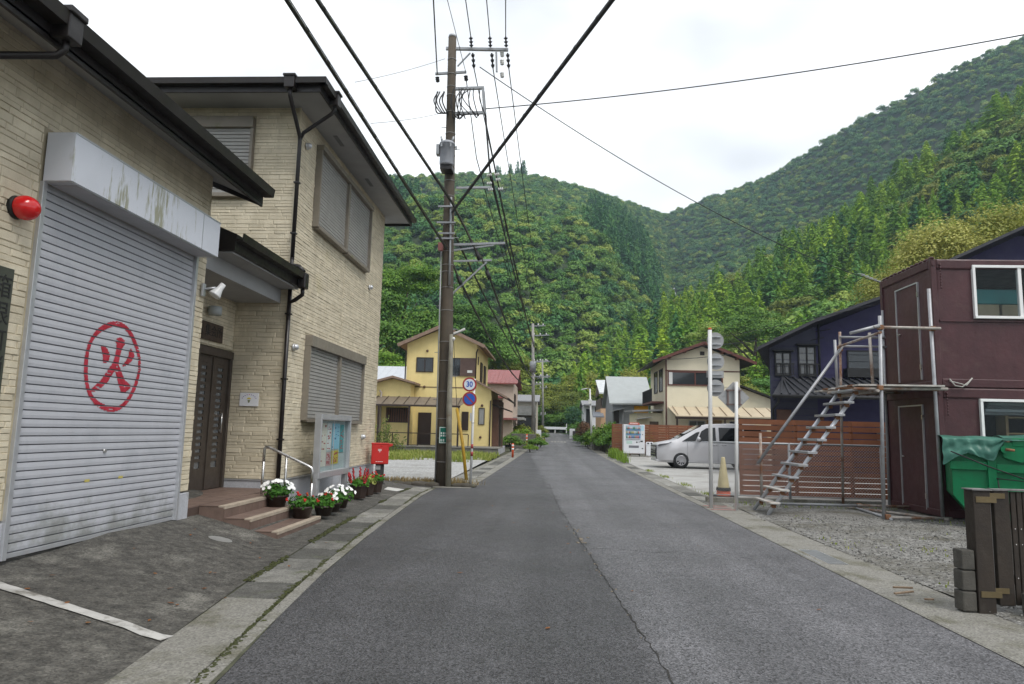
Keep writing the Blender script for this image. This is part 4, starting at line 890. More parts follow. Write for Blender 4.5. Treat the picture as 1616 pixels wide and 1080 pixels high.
B(pp(706, 395).x - .2, pp(706, 395).x - .08, PY - .34, PY - .2, pp(706, 400).z, pp(706, 388).z).build('junction_box', M('junction_red', (.25, .1, .09), .6), UP)
for (px, py) in ((708, 330), (706, 355), (705, 372), (704, 380)): c = pp(px, py); MB().box(c.x - .25, c.x + .25, c.y - .24, c.y - .19, c.z - .02, c.z + .02).build('strap', GALV, UP)
# guy wire with yellow sleeve
GW_ = thing('guy_wire', 'thin stay wire with a yellow sleeve anchored in the ground by the pole', 'guy wire', at(736, 757, 19.2))
g0, g1 = at(736, 758, 19.2), at(721, 645, 19.6); MB().path([g0, g0.lerp(g1, .5) + Vector((.03, 0, 0)), g1], .045, 10).build('sleeve', M('yellow_sleeve', (.36, .22, .015), .5, .15, 6, dirt=(.2, .12, .02), dscale=4), GW_); MB().tube(g1, at(713, 480, 18.2), .008, .008, 6).build('wire', CABLE, GW_)
# speed limit / no parking post
SP = thing('traffic_sign', 'white post with a round 30 speed limit sign above a no-parking sign', 'traffic sign', (-2.0, 18.1, 0))
SY = 18.0; sz = lambda py: at(745, py, SY).z; sx = at(745, 700, SY).x
POSTW = M('white_post', (.62, .62, .61), .45, .06, 4, streak=.15)
MB().tube((sx - .01, SY, -.1), (sx + .01, SY, sz(598)), .032, .032, 14).build('post', POSTW, SP)
REFR = M('reflective_red', (.30, .045, .045), .5, .1, 6)
for z in (sz(708), sz(720)): MB().tube((sx, SY, z), (sx, SY, z + .11), .0345, .0345, 14).build('reflective_band', REFR, SP)
SRED = M('sign_red', (.32, .03, .03), .45, .05, 5); SBLUE = M('sign_blue', (.02, .09, .42), .45, .05, 5); SWH = M('sign_white', (.62, .66, .72), .45, .03, 5); SBACK = M('sign_back', (.32, .32, .32), .5, .1, 3, metal=.4, dirt=(.22, .22, .21), dscale=5)
yaw = Vector((.05, -1, 0)).normalized()
for k, (px, py) in enumerate(((741, 607), (741, 630))):
    c = at(px, py, SY - .05); o = MB().disc(c + Vector((0, .006, 0)), yaw, .185, .01, 32).build('sign_disc', SRED, SP)
    if k == 0:
        MB().disc(c + yaw * .005, yaw, .142, .006, 32).build('sign_face', SWH, o); t = text('numerals', '30', .2, SBLUE, face_mtx(c + yaw * .0095, Vector((0, 0, 1)).cross(yaw) * -1 if False else (1, .05, 0), (0, 0, 1)), o, .001, 'CENTER', .85, .006)
    else:
        MB().disc(c + yaw * .005, yaw, .142, .006, 32).build('sign_face', SBLUE, o); rr_ = Vector((1, .05, 0)).normalized(); u_ = Vector((0, 0, 1)); m = MB(); d1 = (rr_ - u_).normalized() * .15; m.bar(c + yaw * .0095 - d1, c + yaw * .0095 + d1, .004, .03, up=yaw.cross(d1)); m.build('slash', SRED, o)
m = MB(); m.box(sx - .075, sx - .035, SY - .03, SY + .02, sz(665), sz(652)); m.build('control_box', ALU, SP)
m = MB(); c = Vector((sx, SY, sz(668))); m.tube(c, c + Vector((0, 0, .03)), .04, .04, 12); m.build('clamp', STAIN, SP)

# far poles
def far_pole(label, px, pyb, pyt, Y, arms, tr=None):
    T = thing('utility_pole', label, 'utility pole', at(px, pyb, Y)); b, t = at(px, pyb, Y), at(px - 1, pyt, Y); b.z -= .4
    MB().tube(b, t, .19, .12, 12).build('shaft', POLEC, T)
    for (x0, x1, y) in arms:
        o = MB().bar(at(x0, y, Y), at(x1, y - 1, Y), .09, .09).build('crossarm', GALV, T)
        for k in range(3): x = x0 + (x1 - x0) * (k + .6) / 3.1; MB().tube(at(x, y - 1, Y), at(x, y - 4, Y), .07, .05, 8).build('insulator', PORC, o)
    if tr: c = at(*tr, Y); MB().lathe([(0, -.5), (.3, -.5), (.32, .4), (.25, .5), (0, .52)], c, 14).build('transformer', GALV, T)
far_pole('concrete utility pole with white insulators further up the left roadside', 842, 690, 511, P2Y, [(837, 861, 515), (837, 867, 530), (838, 868, 595), (838, 866, 571), (838, 855, 607)], (841, 579))
far_pole('thin distant utility pole at the far bend of the road', 857, 682, 567, 104, [(843, 868, 572), (848, 866, 597), (850, 864, 613), (852, 862, 655)])
T = thing('street_light', 'slender pale lamp post with a white box on the right roadside', 'street light', at(933, 703, 57)); b, t = at(934, 704, 57), at(931, 614, 57); MB().tube(b, t, .085, .06, 12).build('post', POSTW, T); c = at(931.5, 634, 57); B(c.x - .17, c.x + .13, c.y - .2, c.y - .06, c.z - .2, c.z + .16).build('box', PORC, T, .01); MB().path([t, at(926, 613, 57), at(920, 615, 56.6)], .03, 6).build('arm', GALV, T); MB().bar(at(925, 613.5, 57), at(918, 615, 56.6), .14, .07).build('lamp_head', PORC, T, .01)

# delineator bollards on the left
OR = M('orange_plastic', (.5, .075, .02), .5, .08, 5)
for (px, py, pyt, Y, lb) in ((809, 722, 700, 38, 'orange and white flexible bollard at the end of the grass strip'), (831, 708, 685, 52, 'orange and white flexible bollard beside the hedge wall')):
    p = at(px, py, Y); h = at(px, pyt, Y).z - p.z; T = thing('bollard', lb, 'bollard', p, 'roadside bollards')
    MB().tube(p, p + Vector((0, 0, h)), .06, .055, 14).build('post', OR, T)
    for k in (.55, .8): MB().tube(p + Vector((0, 0, h * k)), p + Vector((0, 0, h * k + .08)), .0625, .0625, 14).build('reflective_band', WLET, T)
# ------------------------------------------------------------------ right: containers, scaffold stair, skip, gate
MAROON = M('maroon_paint', (.062, .022, .025), .45, .2, 2.2, .4, 7, streak=.25, dirt=(.08, .04, .037), dscale=2.5, dth=.58)
RUST = M('rusty_steel', (.16, .065, .03), .85, .35, 6, .4, 50, col2=(.28, .14, .07))
WIN = clear_glass('window_glass', (.9, .93, .94), .12)
DGL = glass('dark_glass', (.015, .018, .02), .08)
INT = M('interior', (.12, .11, .1), .9, .2, 2)
def fwin(root, x0, x1, y, z0, z1, fr=ALU, gl=None, w=.05, mid=True, dep=.05, name='window'):
    """window in a wall facing the viewer: frame, middle stile, panes"""
    f = MB(); f.box(x0, x1, y - dep, y + .02, z1 - w, z1).box(x0, x1, y - dep, y + .02, z0, z0 + w).box(x0, x0 + w, y - dep, y + .02, z0 + w, z1 - w).box(x1 - w, x1, y - dep, y + .02, z0 + w, z1 - w)
    fo = f.build(name, fr, root); xm = (x0 + x1) / 2
    if mid: B(xm - w * .5, xm + w * .5, y - dep + .004, y + .01, z0 + w, z1 - w).build('stile', fr, fo)
    for a, b in (((x0 + w, xm - w * .5), (xm + w * .5, x1 - w)) if mid else ((x0 + w, x1 - w),)): B(a, b, y - .012, y - .006, z0 + w, z1 - w).build('pane', gl or DGL, fo)
    return fo
def swin(root, x, y0, y1, z0, z1, fr=ALU, gl=None, w=.05, sgn=1, dep=.05):
    """the same in a wall facing the road (sgn +1 faces +X)"""
    def b(a, c, d, e, f, g, m): return m.box(x + a * sgn, x + c * sgn, d, e, f, g)
    m = MB(); b(-.02, dep, y0, y1, z1 - w, z1, m); b(-.02, dep, y0, y1, z0, z0 + w, m); b(-.02, dep, y0, y0 + w, z0 + w, z1 - w, m); b(-.02, dep, y1 - w, y1, z0 + w, z1 - w, m)
    fo = m.build('window', fr, root); ym = (y0 + y1) / 2; m = MB(); b(-.01, dep - .004, ym - w * .5, ym + w * .5, z0 + w, z1 - w, m); m.build('stile', fr, fo)
    for a, c in ((y0 + w, ym - w * .5), (ym + w * .5, y1 - w)): m = MB(); b(.006, .012, a, c, z0 + w, z1 - w, m); m.build('pane', gl or DGL, fo)
    return fo
def container(label, z0, z1, wx0, wx1, wz0, wz1, d0, d1, dz0, dz1):
    X0, X1, Y0, Y1 = 7.2, 12.6, 13.45, 15.55
    T = thing('site_container', label, 'container', (9.5, 14.5, z0), 'stacked maroon site containers')
    m = MB(); m.box(X0 + .03, X1, Y0 + .03, Y0 + .06, z0 + .12, wz0).box(X0 + .03, X1, Y0 + .03, Y0 + .06, wz1, z1 - .1).box(X0 + .03, wx0, Y0 + .03, Y0 + .06, wz0, wz1).box(wx1, X1, Y0 + .03, Y0 + .06, wz0, wz1); m.build('front_panel', MAROON, T)
    B(X0 + .03, X0 + .06, Y0 + .06, Y1 - .06, z0 + .12, z1 - .1).build('end_panel', MAROON, T); m = B(X0 + .06, X1, Y1 - .06, Y1 - .03, z0 + .12, z1 - .1); m.box(X1 - .05, X1, Y0 + .06, Y1 - .06, z0 + .12, z1 - .1); m.build('back_panel', MAROON, T)
    B(X0 + .02, X1, Y0 + .02, Y1 - .02, z0 + .02, z0 + .118).build('floor', MAROON, T); B(X0 + .05, X1, Y0 + .05, Y1 - .05, z1 - .098, z1 - .03).build('roof', MAROON, T)
    for (a, b, c, d) in ((X0, X0 + .1, Y0, Y0 + .1), (X0, X0 + .1, Y1 - .1, Y1)): B(a, b, c, d, z0, z1).build('corner_post', MAROON, T, .012)
    B(X0 + .102, X1, Y0, Y0 + .08, z1 - .2, z1 - .002).build('top_rail', MAROON, T, .03); B(X0 + .102, X1, Y0, Y0 + .08, z0 + .0, z0 + .16).build('bottom_rail', MAROON, T, .015)
    B(X0, X0 + .08, Y0 + .102, Y1 - .102, z1 - .17, z1 - .002).build('top_rail', MAROON, T, .02); B(X0, X0 + .08, Y0 + .102, Y1 - .102, z0, z0 + .13).build('bottom_rail', MAROON, T, .015)
    B(X0 + .12, X1, Y0 + .005, Y0 + .029, wz0 - .06, wz0 - .025).build('belt_moulding', MAROON, T); 
    f = MB(); w = .05
    f.box(wx0, wx1, Y0 - .03, Y0 + .08, wz1 - w, wz1).box(wx0, wx1, Y0 - .045, Y0 + .08, wz0, wz0 + w).box(wx0, wx0 + w, Y0 - .03, Y0 + .08, wz0 + w, wz1 - w).box(wx1 - w, wx1, Y0 - .03, Y0 + .08, wz0 + w, wz1 - w); fo = f.build('window', WLET, T, .004); xm = wx0 + .86
    B(xm - .03, xm + .03, Y0 - .02, Y0 + .05, wz0 + w, wz1 - w).build('stile', WLET, fo); B(wx0 + w, xm - .03, Y0 + .01, Y0 + .016, wz0 + w, wz1 - w).build('pane', WIN, fo); B(xm + .03, wx1 - w, Y0 + .03, Y0 + .036, wz0 + w, wz1 - w).build('pane', WIN, fo)
    B(X0 + .018, X0 + .03, d0 + .025, d1 - .025, dz0, dz1 - .025).build('door', MAROON, T)
    dm = MB(); dm.box(X0 - .004, X0 + .03, d0, d0 + .024, dz0, dz1).box(X0 - .004, X0 + .03, d1 - .024, d1, dz0, dz1).box(X0 - .004, X0 + .03, d0 + .024, d1 - .024, dz1 - .024, dz1); do = dm.build('door_frame', ALU, T)
    m = MB(); zc = dz0 + .98; m.tube((X0 - .03, d1 - .11, zc), (X0 + .02, d1 - .11, zc), .014, .014, 8); m.tube((X0 - .035, d1 - .22, zc), (X0 - .035, d1 - .1, zc), .01, .01, 8); m.build('handle', STAIN, do)
    m = MB()
    for z in (dz0 + .2, dz1 - .3): m.box(X0 - .012, X0 + .02, d0 - .01, d0 + .03, z, z + .1)
    m.build('hinge', STAIN, do)
    m = MB()
    for z in (z0 + .06, z1 - .1): m.tube((X0 + .05, Y0 - .012, z), (X0 + .05, Y0 + .01, z), .04, .04, 10).tube((X0 + .16, Y0 - .012, z), (X0 + .16, Y0 + .01, z), .03, .03, 10)
    m.build('corner_fitting', MAROON, T)
    return T
C1 = container('lower maroon site container behind the green skip, with shelves in its window', .05, 2.44, 7.95, 9.75, 1.25, 2.24, 14.02, 14.96, .14, 2.14)
C2 = container('upper maroon site container stacked on top, with a teal box in its window', 2.445, 4.9, 7.95, 9.75, 3.75, 4.78, 13.98, 14.88, 2.62, 4.56)
m = MB(); X0 = 7.2
for k in range(12): y = 13.5 + k * .17; m.ball((X0 + .03, y, 4.915), .05, (1, 1.6, .6), 6, 4, .3)
m.build('roof_edge_lugs', MAROON, C2)
m = MB(); m.path([(7.42, 13.43, 2.6), (7.5, 13.4, 2.47), (7.62, 13.39, 2.45), (7.75, 13.4, 2.55), (7.82, 13.41, 2.62)], .012, 6); m.path([(7.42, 13.43, 2.56), (7.55, 13.39, 2.52), (7.7, 13.39, 2.48), (7.82, 13.41, 2.62)], .01, 6); m.build('tie_rope', M('white_rope', (.4, .39, .36), .9), C2)
m = MB(); z = 4.8
for k in range(9): m.tube((7.36, 13.43, z - .055 * k), (7.36, 13.425, z - .055 * k - .05), .012, .012, 6)
for k in range(8): m.tube((7.36, 13.43, 2.35 - .055 * k), (7.36, 13.425, 2.35 - .055 * k - .05), .012, .012, 6)
m.build('chain', MAROON, C2)
o = B(8.1, 8.95, 13.7, 14.2, 4.08, 4.37).build('storage_box', M('teal_box', (.02, .16, .16), .5), None, .02); tag(o, 'teal storage box seen through the upper container window', 'box')
for k, x in enumerate((8.15, 8.62)): o = B(x, x + .42, 13.7, 14.15, 3.8, 4.07).build('cardboard_box', M('cardboard', (.24, .2, .13), .85), None, .005); tag(o, ('left', 'right')[k] + ' cardboard box under the teal box in the upper container window', 'box')
T = thing('shelf', 'wooden shelf with pale stacked files inside the lower container window', 'shelf', (8.9, 13.9, .4)); WOODP = M('pale_wood', (.3, .2, .1), .7, .15, 5)
for x in (8.55, 9.6): B(x, x + .05, 13.7, 14.0, .4, 1.95).build('upright', WOODP, T)
for z in (1.3, 1.6, 1.9): B(8.603, 9.597, 13.7, 14.0, z, z + .03).build('board', WOODP, T)
for k in range(4): tag(B(8.2 + .03 * k, 9.3, 13.75, 13.95, 1.96 + .06 * k, 2.01 + .06 * k).build('file_box', PAPER if k % 2 else M('grey_file', (.3, .3, .3), .8), None), ('lowest', 'second lowest', 'second highest', 'topmost')[k] + ' flat file box piled on the shelf in the lower container', 'box', 'files on the shelf')

# scaffold stair
PIPE = M('scaffold_pipe', (.33, .335, .35), .5, .15, 6, metal=.4, dirt=(.3, .26, .22), dscale=4, dth=.58); PIPER = M('rusted_pipe', (.36, .33, .3), .65, .2, 8, metal=.3, dirt=(.2, .09, .045), dscale=2.2, dth=.48)
PLANK = M('weathered_plank', (.42, .4, .37), .8, .2, 7, .2, 50, dirt=(.25, .14, .09), dscale=4, dth=.55)
SC = thing('scaffold_stair', 'steel pipe scaffold stair with plank treads rising to the upper container door', 'stair', (5.6, 14.2, 0))
def pipe(p, q, r=.0265, mat=PIPE, name='pipe'): return MB().tube(p, q, r, r, 12).build(name, mat, SC)
pipe((5.97, 13.1, .0), (6.06, 13.12, 3.72), .032); pipe((7.13, 13.36, 0), (7.06, 13.3, 4.28), .032); pipe((6.2, 15.42, 0), (6.23, 15.35, 3.74), .028, PIPER); pipe((6.12, 15.3, 2.42), (6.08, 15.25, 3.55), .03)
pipe((6.55, 14.6, 2.45), (6.52, 14.6, 3.62), .03, PIPER); pipe((7.05, 15.2, 0), (7.08, 15.2, 4.2), .026)
pipe((5.9, 13.06, 3.5), (7.2, 13.24, 3.52), .026, PIPER); pipe((5.5, 13.1, 3.38), (6.02, 13.06, 3.53), .03); pipe((6.2, 15.3, 3.62), (7.1, 15.16, 3.6), .024); pipe((6.2, 15.27, 3.42), (7.12, 15.15, 3.4), .024); 
pipe((6.03, 13.05, 3.4), (6.2, 15.4, 3.42), .024, PIPER); pipe((5.55, 13.16, 2.36), (7.3, 13.3, 2.4), .028, PIPER); pipe((5.6, 14.5, 2.36), (7.15, 14.6, 2.4), .028, PIPER); pipe((6.15, 15.36, 2.4), (7.15, 15.3, 2.4), .028, PIPER); pipe((5.95, 13.06, 2.33), (6.2, 15.5, 2.34), .028, PIPER)
pipe((4.7, 14.85, .09), (6.35, 14.75, .11), .028); pipe((6.2, 14.9, .06), (6.05, 13.0, .05), .026); pipe((6.2, 14.7, .12), (7.2, 14.7, .12), .026, PIPER); pipe((6.0, 13.06, .07), (7.2, 13.2, .07), .026, PIPER); pipe((6.1, 14.95, .05), (7.1, 13.1, .06), .026, PIPER)
pipe((4.47, 15.28, 0), (4.47, 15.28, 1.52), .03, PIPER); pipe((4.38, 15.22, .88), (6.24, 15.25, 3.42), .033, PIPE, 'handrail')
for (x, y) in ((5.97, 13.1), (7.13, 13.36), (6.2, 15.42)): B(x - .08, x + .08, y - .08, y + .08, .0, .03).build('base_plate', RUST, SC)
for p in ((6.05, 13.1, 3.5), (7.08, 13.28, 3.52), (6.0, 13.1, 2.38), (7.1, 13.33, 2.4), (6.22, 15.36, 3.4), (6.2, 15.4, 2.4), (4.45, 15.25, .98), (6.2, 15.28, 3.35), (6.02, 13.07, .08), (6.25, 14.75, .11)):
    B(p[0] - .045, p[0] + .045, p[1] - .045, p[1] + .045, p[2] - .045, p[2] + .045).build('coupler', RUST, SC, .012)
s0, s1 = Vector((4.02, 13.38, .02)), Vector((5.74, 13.38, 2.37)); f0, f1 = Vector((3.98, 14.16, .02)), Vector((5.72, 14.16, 2.4))
STRG = M('bright_pipe', (.46, .47, .5), .42, .1, 6, metal=.4); pipe(s0, s1, .036, STRG, 'stringer'); pipe(f0, f1, .036, STRG, 'stringer')
for k in range(10):
    t = .07 + .1 * k; a = s0.lerp(s1, t); b = f0.lerp(f1, t); m = MB(); x = (a.x + b.x) / 2; z = a.z + .04
    m.box(x - .09, x + .09, 13.25, 14.28, z, z + .032); m.box(x - .09, x + .09, 13.25, 14.28, z - .012, z - .002) if k > 2 else None; m.build('tread', PLANK if k < 2 else PIPE, SC, .004)
    m = MB()
    for y in (13.38, 14.16): m.box(x - .035, x + .035, y - .045, y + .045, z - .075, z - .013)
    m.build('tread_clamp', RUST, SC)
for k in range(7):
    y = 13.15 + k * .32; z = 2.42 + .012 * (k % 3); MB().slab([(5.62 + U(0, .1), y, z + .03), (7.18, y, z + .04), (7.18, y + .29, z + .04), (5.62 + U(0, .1), y + .29, z + .03)], .03).build('platform_plank', RUST if k % 2 else PLANK, SC)

# chain-link fence in front of the slat fence
CL = thing('chain_link_fence', 'low grey chain-link fence with a top rail behind the stair', 'fence', (5.2, 15.6, 0)); CY = 15.7
MB().tube((3.5, CY, 1.3), (7.2, CY, 1.3), .022, .022, 8).build('top_rail', STEEL, CL); MB().tube((3.5, CY, .17), (7.2, CY, .17), .012, .012, 8).build('bottom_wire', STEEL, CL)
for x in (3.5, 5.2, 7.15): MB().tube((x, CY, .0), (x, CY, 1.32), .028, .028, 10).build('post', PIPE, CL)
m = MB(); h = 1.12; d = .062; k = -h
while k < 3.7:
    for s_ in (1, -1):
        a, b = (3.5 + k, 3.5 + k + h); z0, z1 = (.18, .18 + h) if s_ > 0 else (.18 + h, .18)
        p, q = Vector((a, CY + .003 * s_, z0)), Vector((b, CY + .003 * s_, z1))
        if a < 3.5: p = p.lerp(q, (3.5 - a) / h)
        if b > 7.15: q = Vector((a, CY + .003 * s_, z0)).lerp(q, (7.15 - a) / h)
        m.tube(p, q, .0022, .0022, 4, False)
    k += d
m.build('wire_mesh', STEEL, CL, kind='stuff')
o = B(3.4, 7.15, CY - .06, CY + .07, -.02, .12).build('fence_kerb', CONC, None, .01); tag(o, 'low concrete kerb under the chain-link fence', 'kerb')
# brown slat fences
SLATM = M('brown_slat', (.18, .066, .03), .6, .2, 2.5, .1, 30, island=.16); SLATP = M('slat_post', (.12, .04, .02), .6, .15, 4)
def slat_fence(label, x0, x1, y, z0, posts, rows):
    T = thing('slat_fence', label, 'fence', ((x0 + x1) / 2, y, z0))
    for x in posts: B(x - .035, x + .035, y + .022, y + .09, z0 - .1, z0 + rows[-1][1] + .005).build('post', SLATP, T)
    ed = [x0] + [p for p in posts if x0 + .2 < p < x1 - .2] + [x1]
    for (a, b) in rows:
        for u, w_ in zip(ed, ed[1:]): B(u + .003, w_ - .003, y, y + .02 + U(-.004, .003), z0 + a, z0 + b).build('slat', SLATM, T)
slat_fence('reddish-brown slat fence beyond the chain-link fence beside the containers', 4.6, 8.6, 17.5, -.02, (4.66, 5.98, 7.3, 8.55), [(.04 + .125 * k, .04 + .125 * k + .108) for k in range(10)] + [(1.31, 1.44), (1.46, 1.59), (1.62, 1.74), (1.76, 1.88)])
slat_fence('reddish-brown slat fence behind the vending machine and the van', 3.85, 9.6, 44.6, zr(44.6) + .15, (3.9, 5.0, 6.2, 7.4, 8.6, 9.55), [(.02 + .155 * k, .02 + .155 * k + .14) for k in range(12)])

# back sides of signs
T = thing('traffic_sign', 'white post with three round sign backs and a plate, seen from behind', 'traffic sign', (3.22, 14.4, 0))
MB().path([(3.22, 14.4, -.1), (3.225, 14.4, 1.8), (3.235, 14.4, 3.6)], .04, 14).build('post', POSTW, T); MB().tube((3.235, 14.4, 3.6), (3.235, 14.4, 3.64), .042, .03, 12).build('cap', OR, T)
bk = Vector((.05, 1, 0)).normalized()
for (px, py) in ((1128.7, 537.8), (1129.4, 570.8), (1129.4, 612.7)):
    c = at(px, py, 14.47); o = MB().disc(c, bk, .172, .008, 32).build('sign_disc', SBACK, T); m = MB()
    for dz in (-.075, .075): MB().bar(c + Vector((-.11, -.02, dz)), c + Vector((.11, -.02, dz)), .03, .022).bar(c + Vector((-.14, -.03, dz)), c + Vector((.02, -.08, dz)), .01, .03).build('bracket', STEEL, o)
c = at(1128.5, 591, 14.47); o = B(c.x - .175, c.x + .175, c.y - .004, c.y + .004, c.z - .07, c.z + .07).build('sign_plate', SBACK, T); B(c.x - .14, c.x + .14, c.y - .03, c.y - .005, c.z - .015, c.z + .015).build('bracket', STEEL, o)
T = thing('traffic_sign', 'shorter white post with a grey diamond sign seen from behind', 'traffic sign', (3.65, 14.15, 0)); MB().tube((3.65, 14.15, -.1), (3.69, 14.15, 2.52), .034, .034, 14).build('post', POSTW, T)
c = at(1157.7, 627.5, 14.22); m = MB(); h = .315; m.prism([(c.x - h, c.z), (c.x, c.z - h), (c.x + h, c.z), (c.x, c.z + h)], 'y', c.y, c.y + .006); o = m.build('sign_plate', SBACK, T, .004)
RBR = M('rust_bracket', (.14, .1, .09), .7)
for dx in (-.115, .115): B(c.x + dx - .015, c.x + dx + .015, c.y - .025, c.y - .002, c.z - .16, c.z + .16).build('bracket', RBR, o)
for dz in (-.14, .14): B(c.x - .15, c.x + .15, c.y - .045, c.y - .026, c.z + dz - .015, c.z + dz + .015).build('bracket', RBR, o)
# traffic cone
T = thing('traffic_cone', 'faded yellow traffic cone with orange foot behind the sign posts', 'cone', (4.02, 16.7, .02)); x, y = 4.02, 16.7
MB().lathe([(.0, .93), (.035, .93), (.045, .9), (.135, .24), (.135, .235)], (x, y, .02), 20).build('cone', M('faded_yellow', (.52, .44, .24), .6, .18, 6, streak=.2), T); MB().lathe([(.136, .235), (.165, .05), (.17, .045)], (x, y, .02), 20).build('foot', OR, T); B(x - .24, x + .24, y - .24, y + .24, .02, .075).build('base', M('black_rubber', (.02, .02, .02), .8), T, .02); MB().lathe([(.139, .235), (.16, .24), (.165, .17), (.149, .165)], (x, y, .02), 20).build('weight_ring', bpy.data.materials['black_rubber'], T)

# green skip with tarpaulin
SKIPG = M('green_skip_paint', (.0, .17, .06), .4, .15, 3, .05, 30, streak=.3, dirt=(.0, .11, .04), dscale=3, dth=.58)
TARP = M('green_tarp', (.018, .10, .07), .5, .25, 2.5, .3, 9, col2=(.06, .2, .15))
SK = lthing('skip', 'bright green steel skip in front of the lower container', 'skip', (6.78, 12.35, 0), R(-24)); Y0 = 0; Y1 = 1.3
xa = 0
m = MB(); m.prism([(xa, .55), (xa + .28, .18), (3.0, .18), (3.0, 1.42), (xa, 1.42)], 'y', Y0, Y1); m.build('body', SKIPG, SK, .01)
for (x0, x1) in ((xa + .5, xa + .62), (xa + 1.7, xa + 1.82)): B(x0, x1, Y0 - .07, Y0 - .002, .2, 1.4).build('rib', SKIPG, SK, .008)
B(xa - .03, xa + .498, Y0 - .06, Y0 - .002, .98, 1.12).build('rail', SKIPG, SK, .01); B(xa + .622, xa + 1.698, Y0 - .06, Y0 - .002, .95, 1.09).build('rail', SKIPG, SK, .01); B(xa + 1.822, 3.0, Y0 - .06, Y0 - .002, .93, 1.07).build('rail', SKIPG, SK, .01)
m = MB(); m.prism([(xa + .72, 1.45), (xa + .72, 1.2), (xa + .95, 1.12), (xa + 1.18, 1.2), (xa + 1.18, 1.45)], 'y', Y0 - .09, Y0 - .061 + .04); m.box(xa + .85, xa + 1.05, Y0 - .1, Y0 + .1, 1.38, 1.52); m.build('lifting_lug', SKIPG, SK, .01)
m = MB(); m.tube((xa + .74, Y0 - .2, 1.33), (xa + .74, Y0 - .05, 1.33), .06, .06, 14); m.build('hook_pin', SKIPG, SK); MB().tube((xa + .74, Y0 - .215, 1.335), (xa + .86, Y0 - .2, 1.32), .022, .02, 8).build('worn_pin_end', RUST, SK)
T = lthing('tarpaulin', 'dull green tarpaulin draped over the skip and tied with black rope', 'tarpaulin', (6.78, 12.35, 0), R(-24))
def drape(x0, x1, ztop, drops, nx=40, seed=1):
    m = MB(); ny = 26; prof = []
    from mathutils import noise as nz
    vs = []
    for i in range(nx + 1):
        u = i / nx; x = x0 + (x1 - x0) * u; k = u * (len(drops) - 1); j = min(int(k), len(drops) - 2); dr = drops[j] + (drops[j + 1] - drops[j]) * (k - j)
        for a in range(ny + 1):
            t = a / ny; n1 = nz.noise(Vector((x * 4, t * 3, seed))); n2 = nz.noise(Vector((x * 11, t * 5, seed + 5)))
            if t < .45: s_ = t / .45; y = Y1 + (Y0 - .03 - Y1) * s_; z = ztop + .05 * math.sin(s_ * 3.1) + .035 * n1
            else: s_ = (t - .45) / .55; y = Y0 - .045 - .06 * s_ - .05 * abs(n1) - .03 * n2 - .02; z = ztop - dr * s_ + .012 * n2
            vs.append((x + .03 * n2, y, z))
    m.add(vs, [(i * (ny + 1) + a, i * (ny + 1) + a + 1, (i + 1) * (ny + 1) + a + 1, (i + 1) * (ny + 1) + a) for i in range(nx) for a in range(ny)], True); return m
drape(xa - .12, xa + .74, 1.5, [.45, .32, .24, .3, .36, .05]).build('left_flap', TARP, T); drape(xa + .72, xa + 1.25, 1.52, [.05, .04, .06], 20, 3).build('top_sheet', TARP, T); drape(xa + 1.24, 3.1, 1.51, [.42, .45, .44, .5, .5], 60, 7).build('right_flap', TARP, T)
m = MB(); m.path([(xa - .02, Y0 - .2, 1.28), (xa + .5, Y0 - .14, 1.05), (xa + 1.1, Y0 - .12, .82)], .012, 6); m.path([(xa + .62, Y0 - .13, .85), (xa + .66, Y0 - .1, .4), (xa + .68, Y0 - .1, .2)], .009, 6); m.path([(xa + .6, Y0 - .14, .86), (xa + 1.1, Y0 - .12, .82), (xa + 1.14, Y0 - .1, 1.3)], .01, 6); m.build('rope', CABLE, T)

# dark wooden gate at the right edge
DKW = M('dark_brown_wood', (.03, .022, .016), .65, .3, 6, .25, 40, streak=.3, dirt=(.05, .042, .034), dscale=5, dth=.6); BRASS = M('brass', (.15, .115, .06), .5, .15, 9, metal=.5)
GP_ = thing('gate_post', 'dark brown timber gate post with brass hinge plates', 'post', (3.72, 6.42, 0)); MB().slab([(3.65, 6.35, 1.03), (3.795, 6.35, 1.03), (3.795, 6.49, 1.03), (3.65, 6.49, 1.03)], 1.1).build('timber', DKW, GP_, .008)
for z in (.93, .14): B(3.67, 3.84, 6.343, 6.349, z, z + .05).build('hinge_plate', BRASS, GP_)
MB().box(3.64, 3.805, 6.335, 6.5, 1.032, 1.042).build('cap_strip', M('pale_cap', (.16, .155, .15), .8, .3, 20), GP_)
GT = thing('gate', 'dark brown slatted wooden gate leaf at the right edge of the picture', 'gate', (4.3, 6.42, .05))
B(3.84, 3.97, 6.38, 6.44, .07, 1.03).build('stile', DKW, GT, .006); B(3.8, 3.93, 6.373, 6.379, .965, 1.01).build('hinge_plate', BRASS, GT); B(3.79, 3.92, 6.373, 6.379, .17, .215).build('hinge_plate', BRASS, GT)
for k in range(40):
    x = 3.985 + k * .05; B(x, x + .041, 6.385 + U(-.003, .003), 6.41, .075, 1.025).build('slat', DKW, GT, .004)
for z in (.25, .85): B(3.972, 5.98, 6.412, 6.45, z, z + .07).build('rail', DKW, GT)
m = MB()
for k in range(40):
    for z in (.3, .58, .86 - .15): m.ball((4.005 + k * .05, 6.382, z), .006, (1, .5, 1), 6, 4)
m.build('screw_heads', STAIN, GT, kind='stuff'); B(3.83, 5.98, 6.37, 6.455, 1.032, 1.046).build('cap_strip', bpy.data.materials['pale_cap'], GT)
MB().path([(3.815, 6.4, .98), (3.818, 6.4, .15)], .006, 6).build('hinge_rod', STEEL, GT)
BLK = M('dark_block', (.075, .07, .06), .9, .25, 6, .5, 50, dirt=(.12, .115, .1), dscale=5, dth=.58)
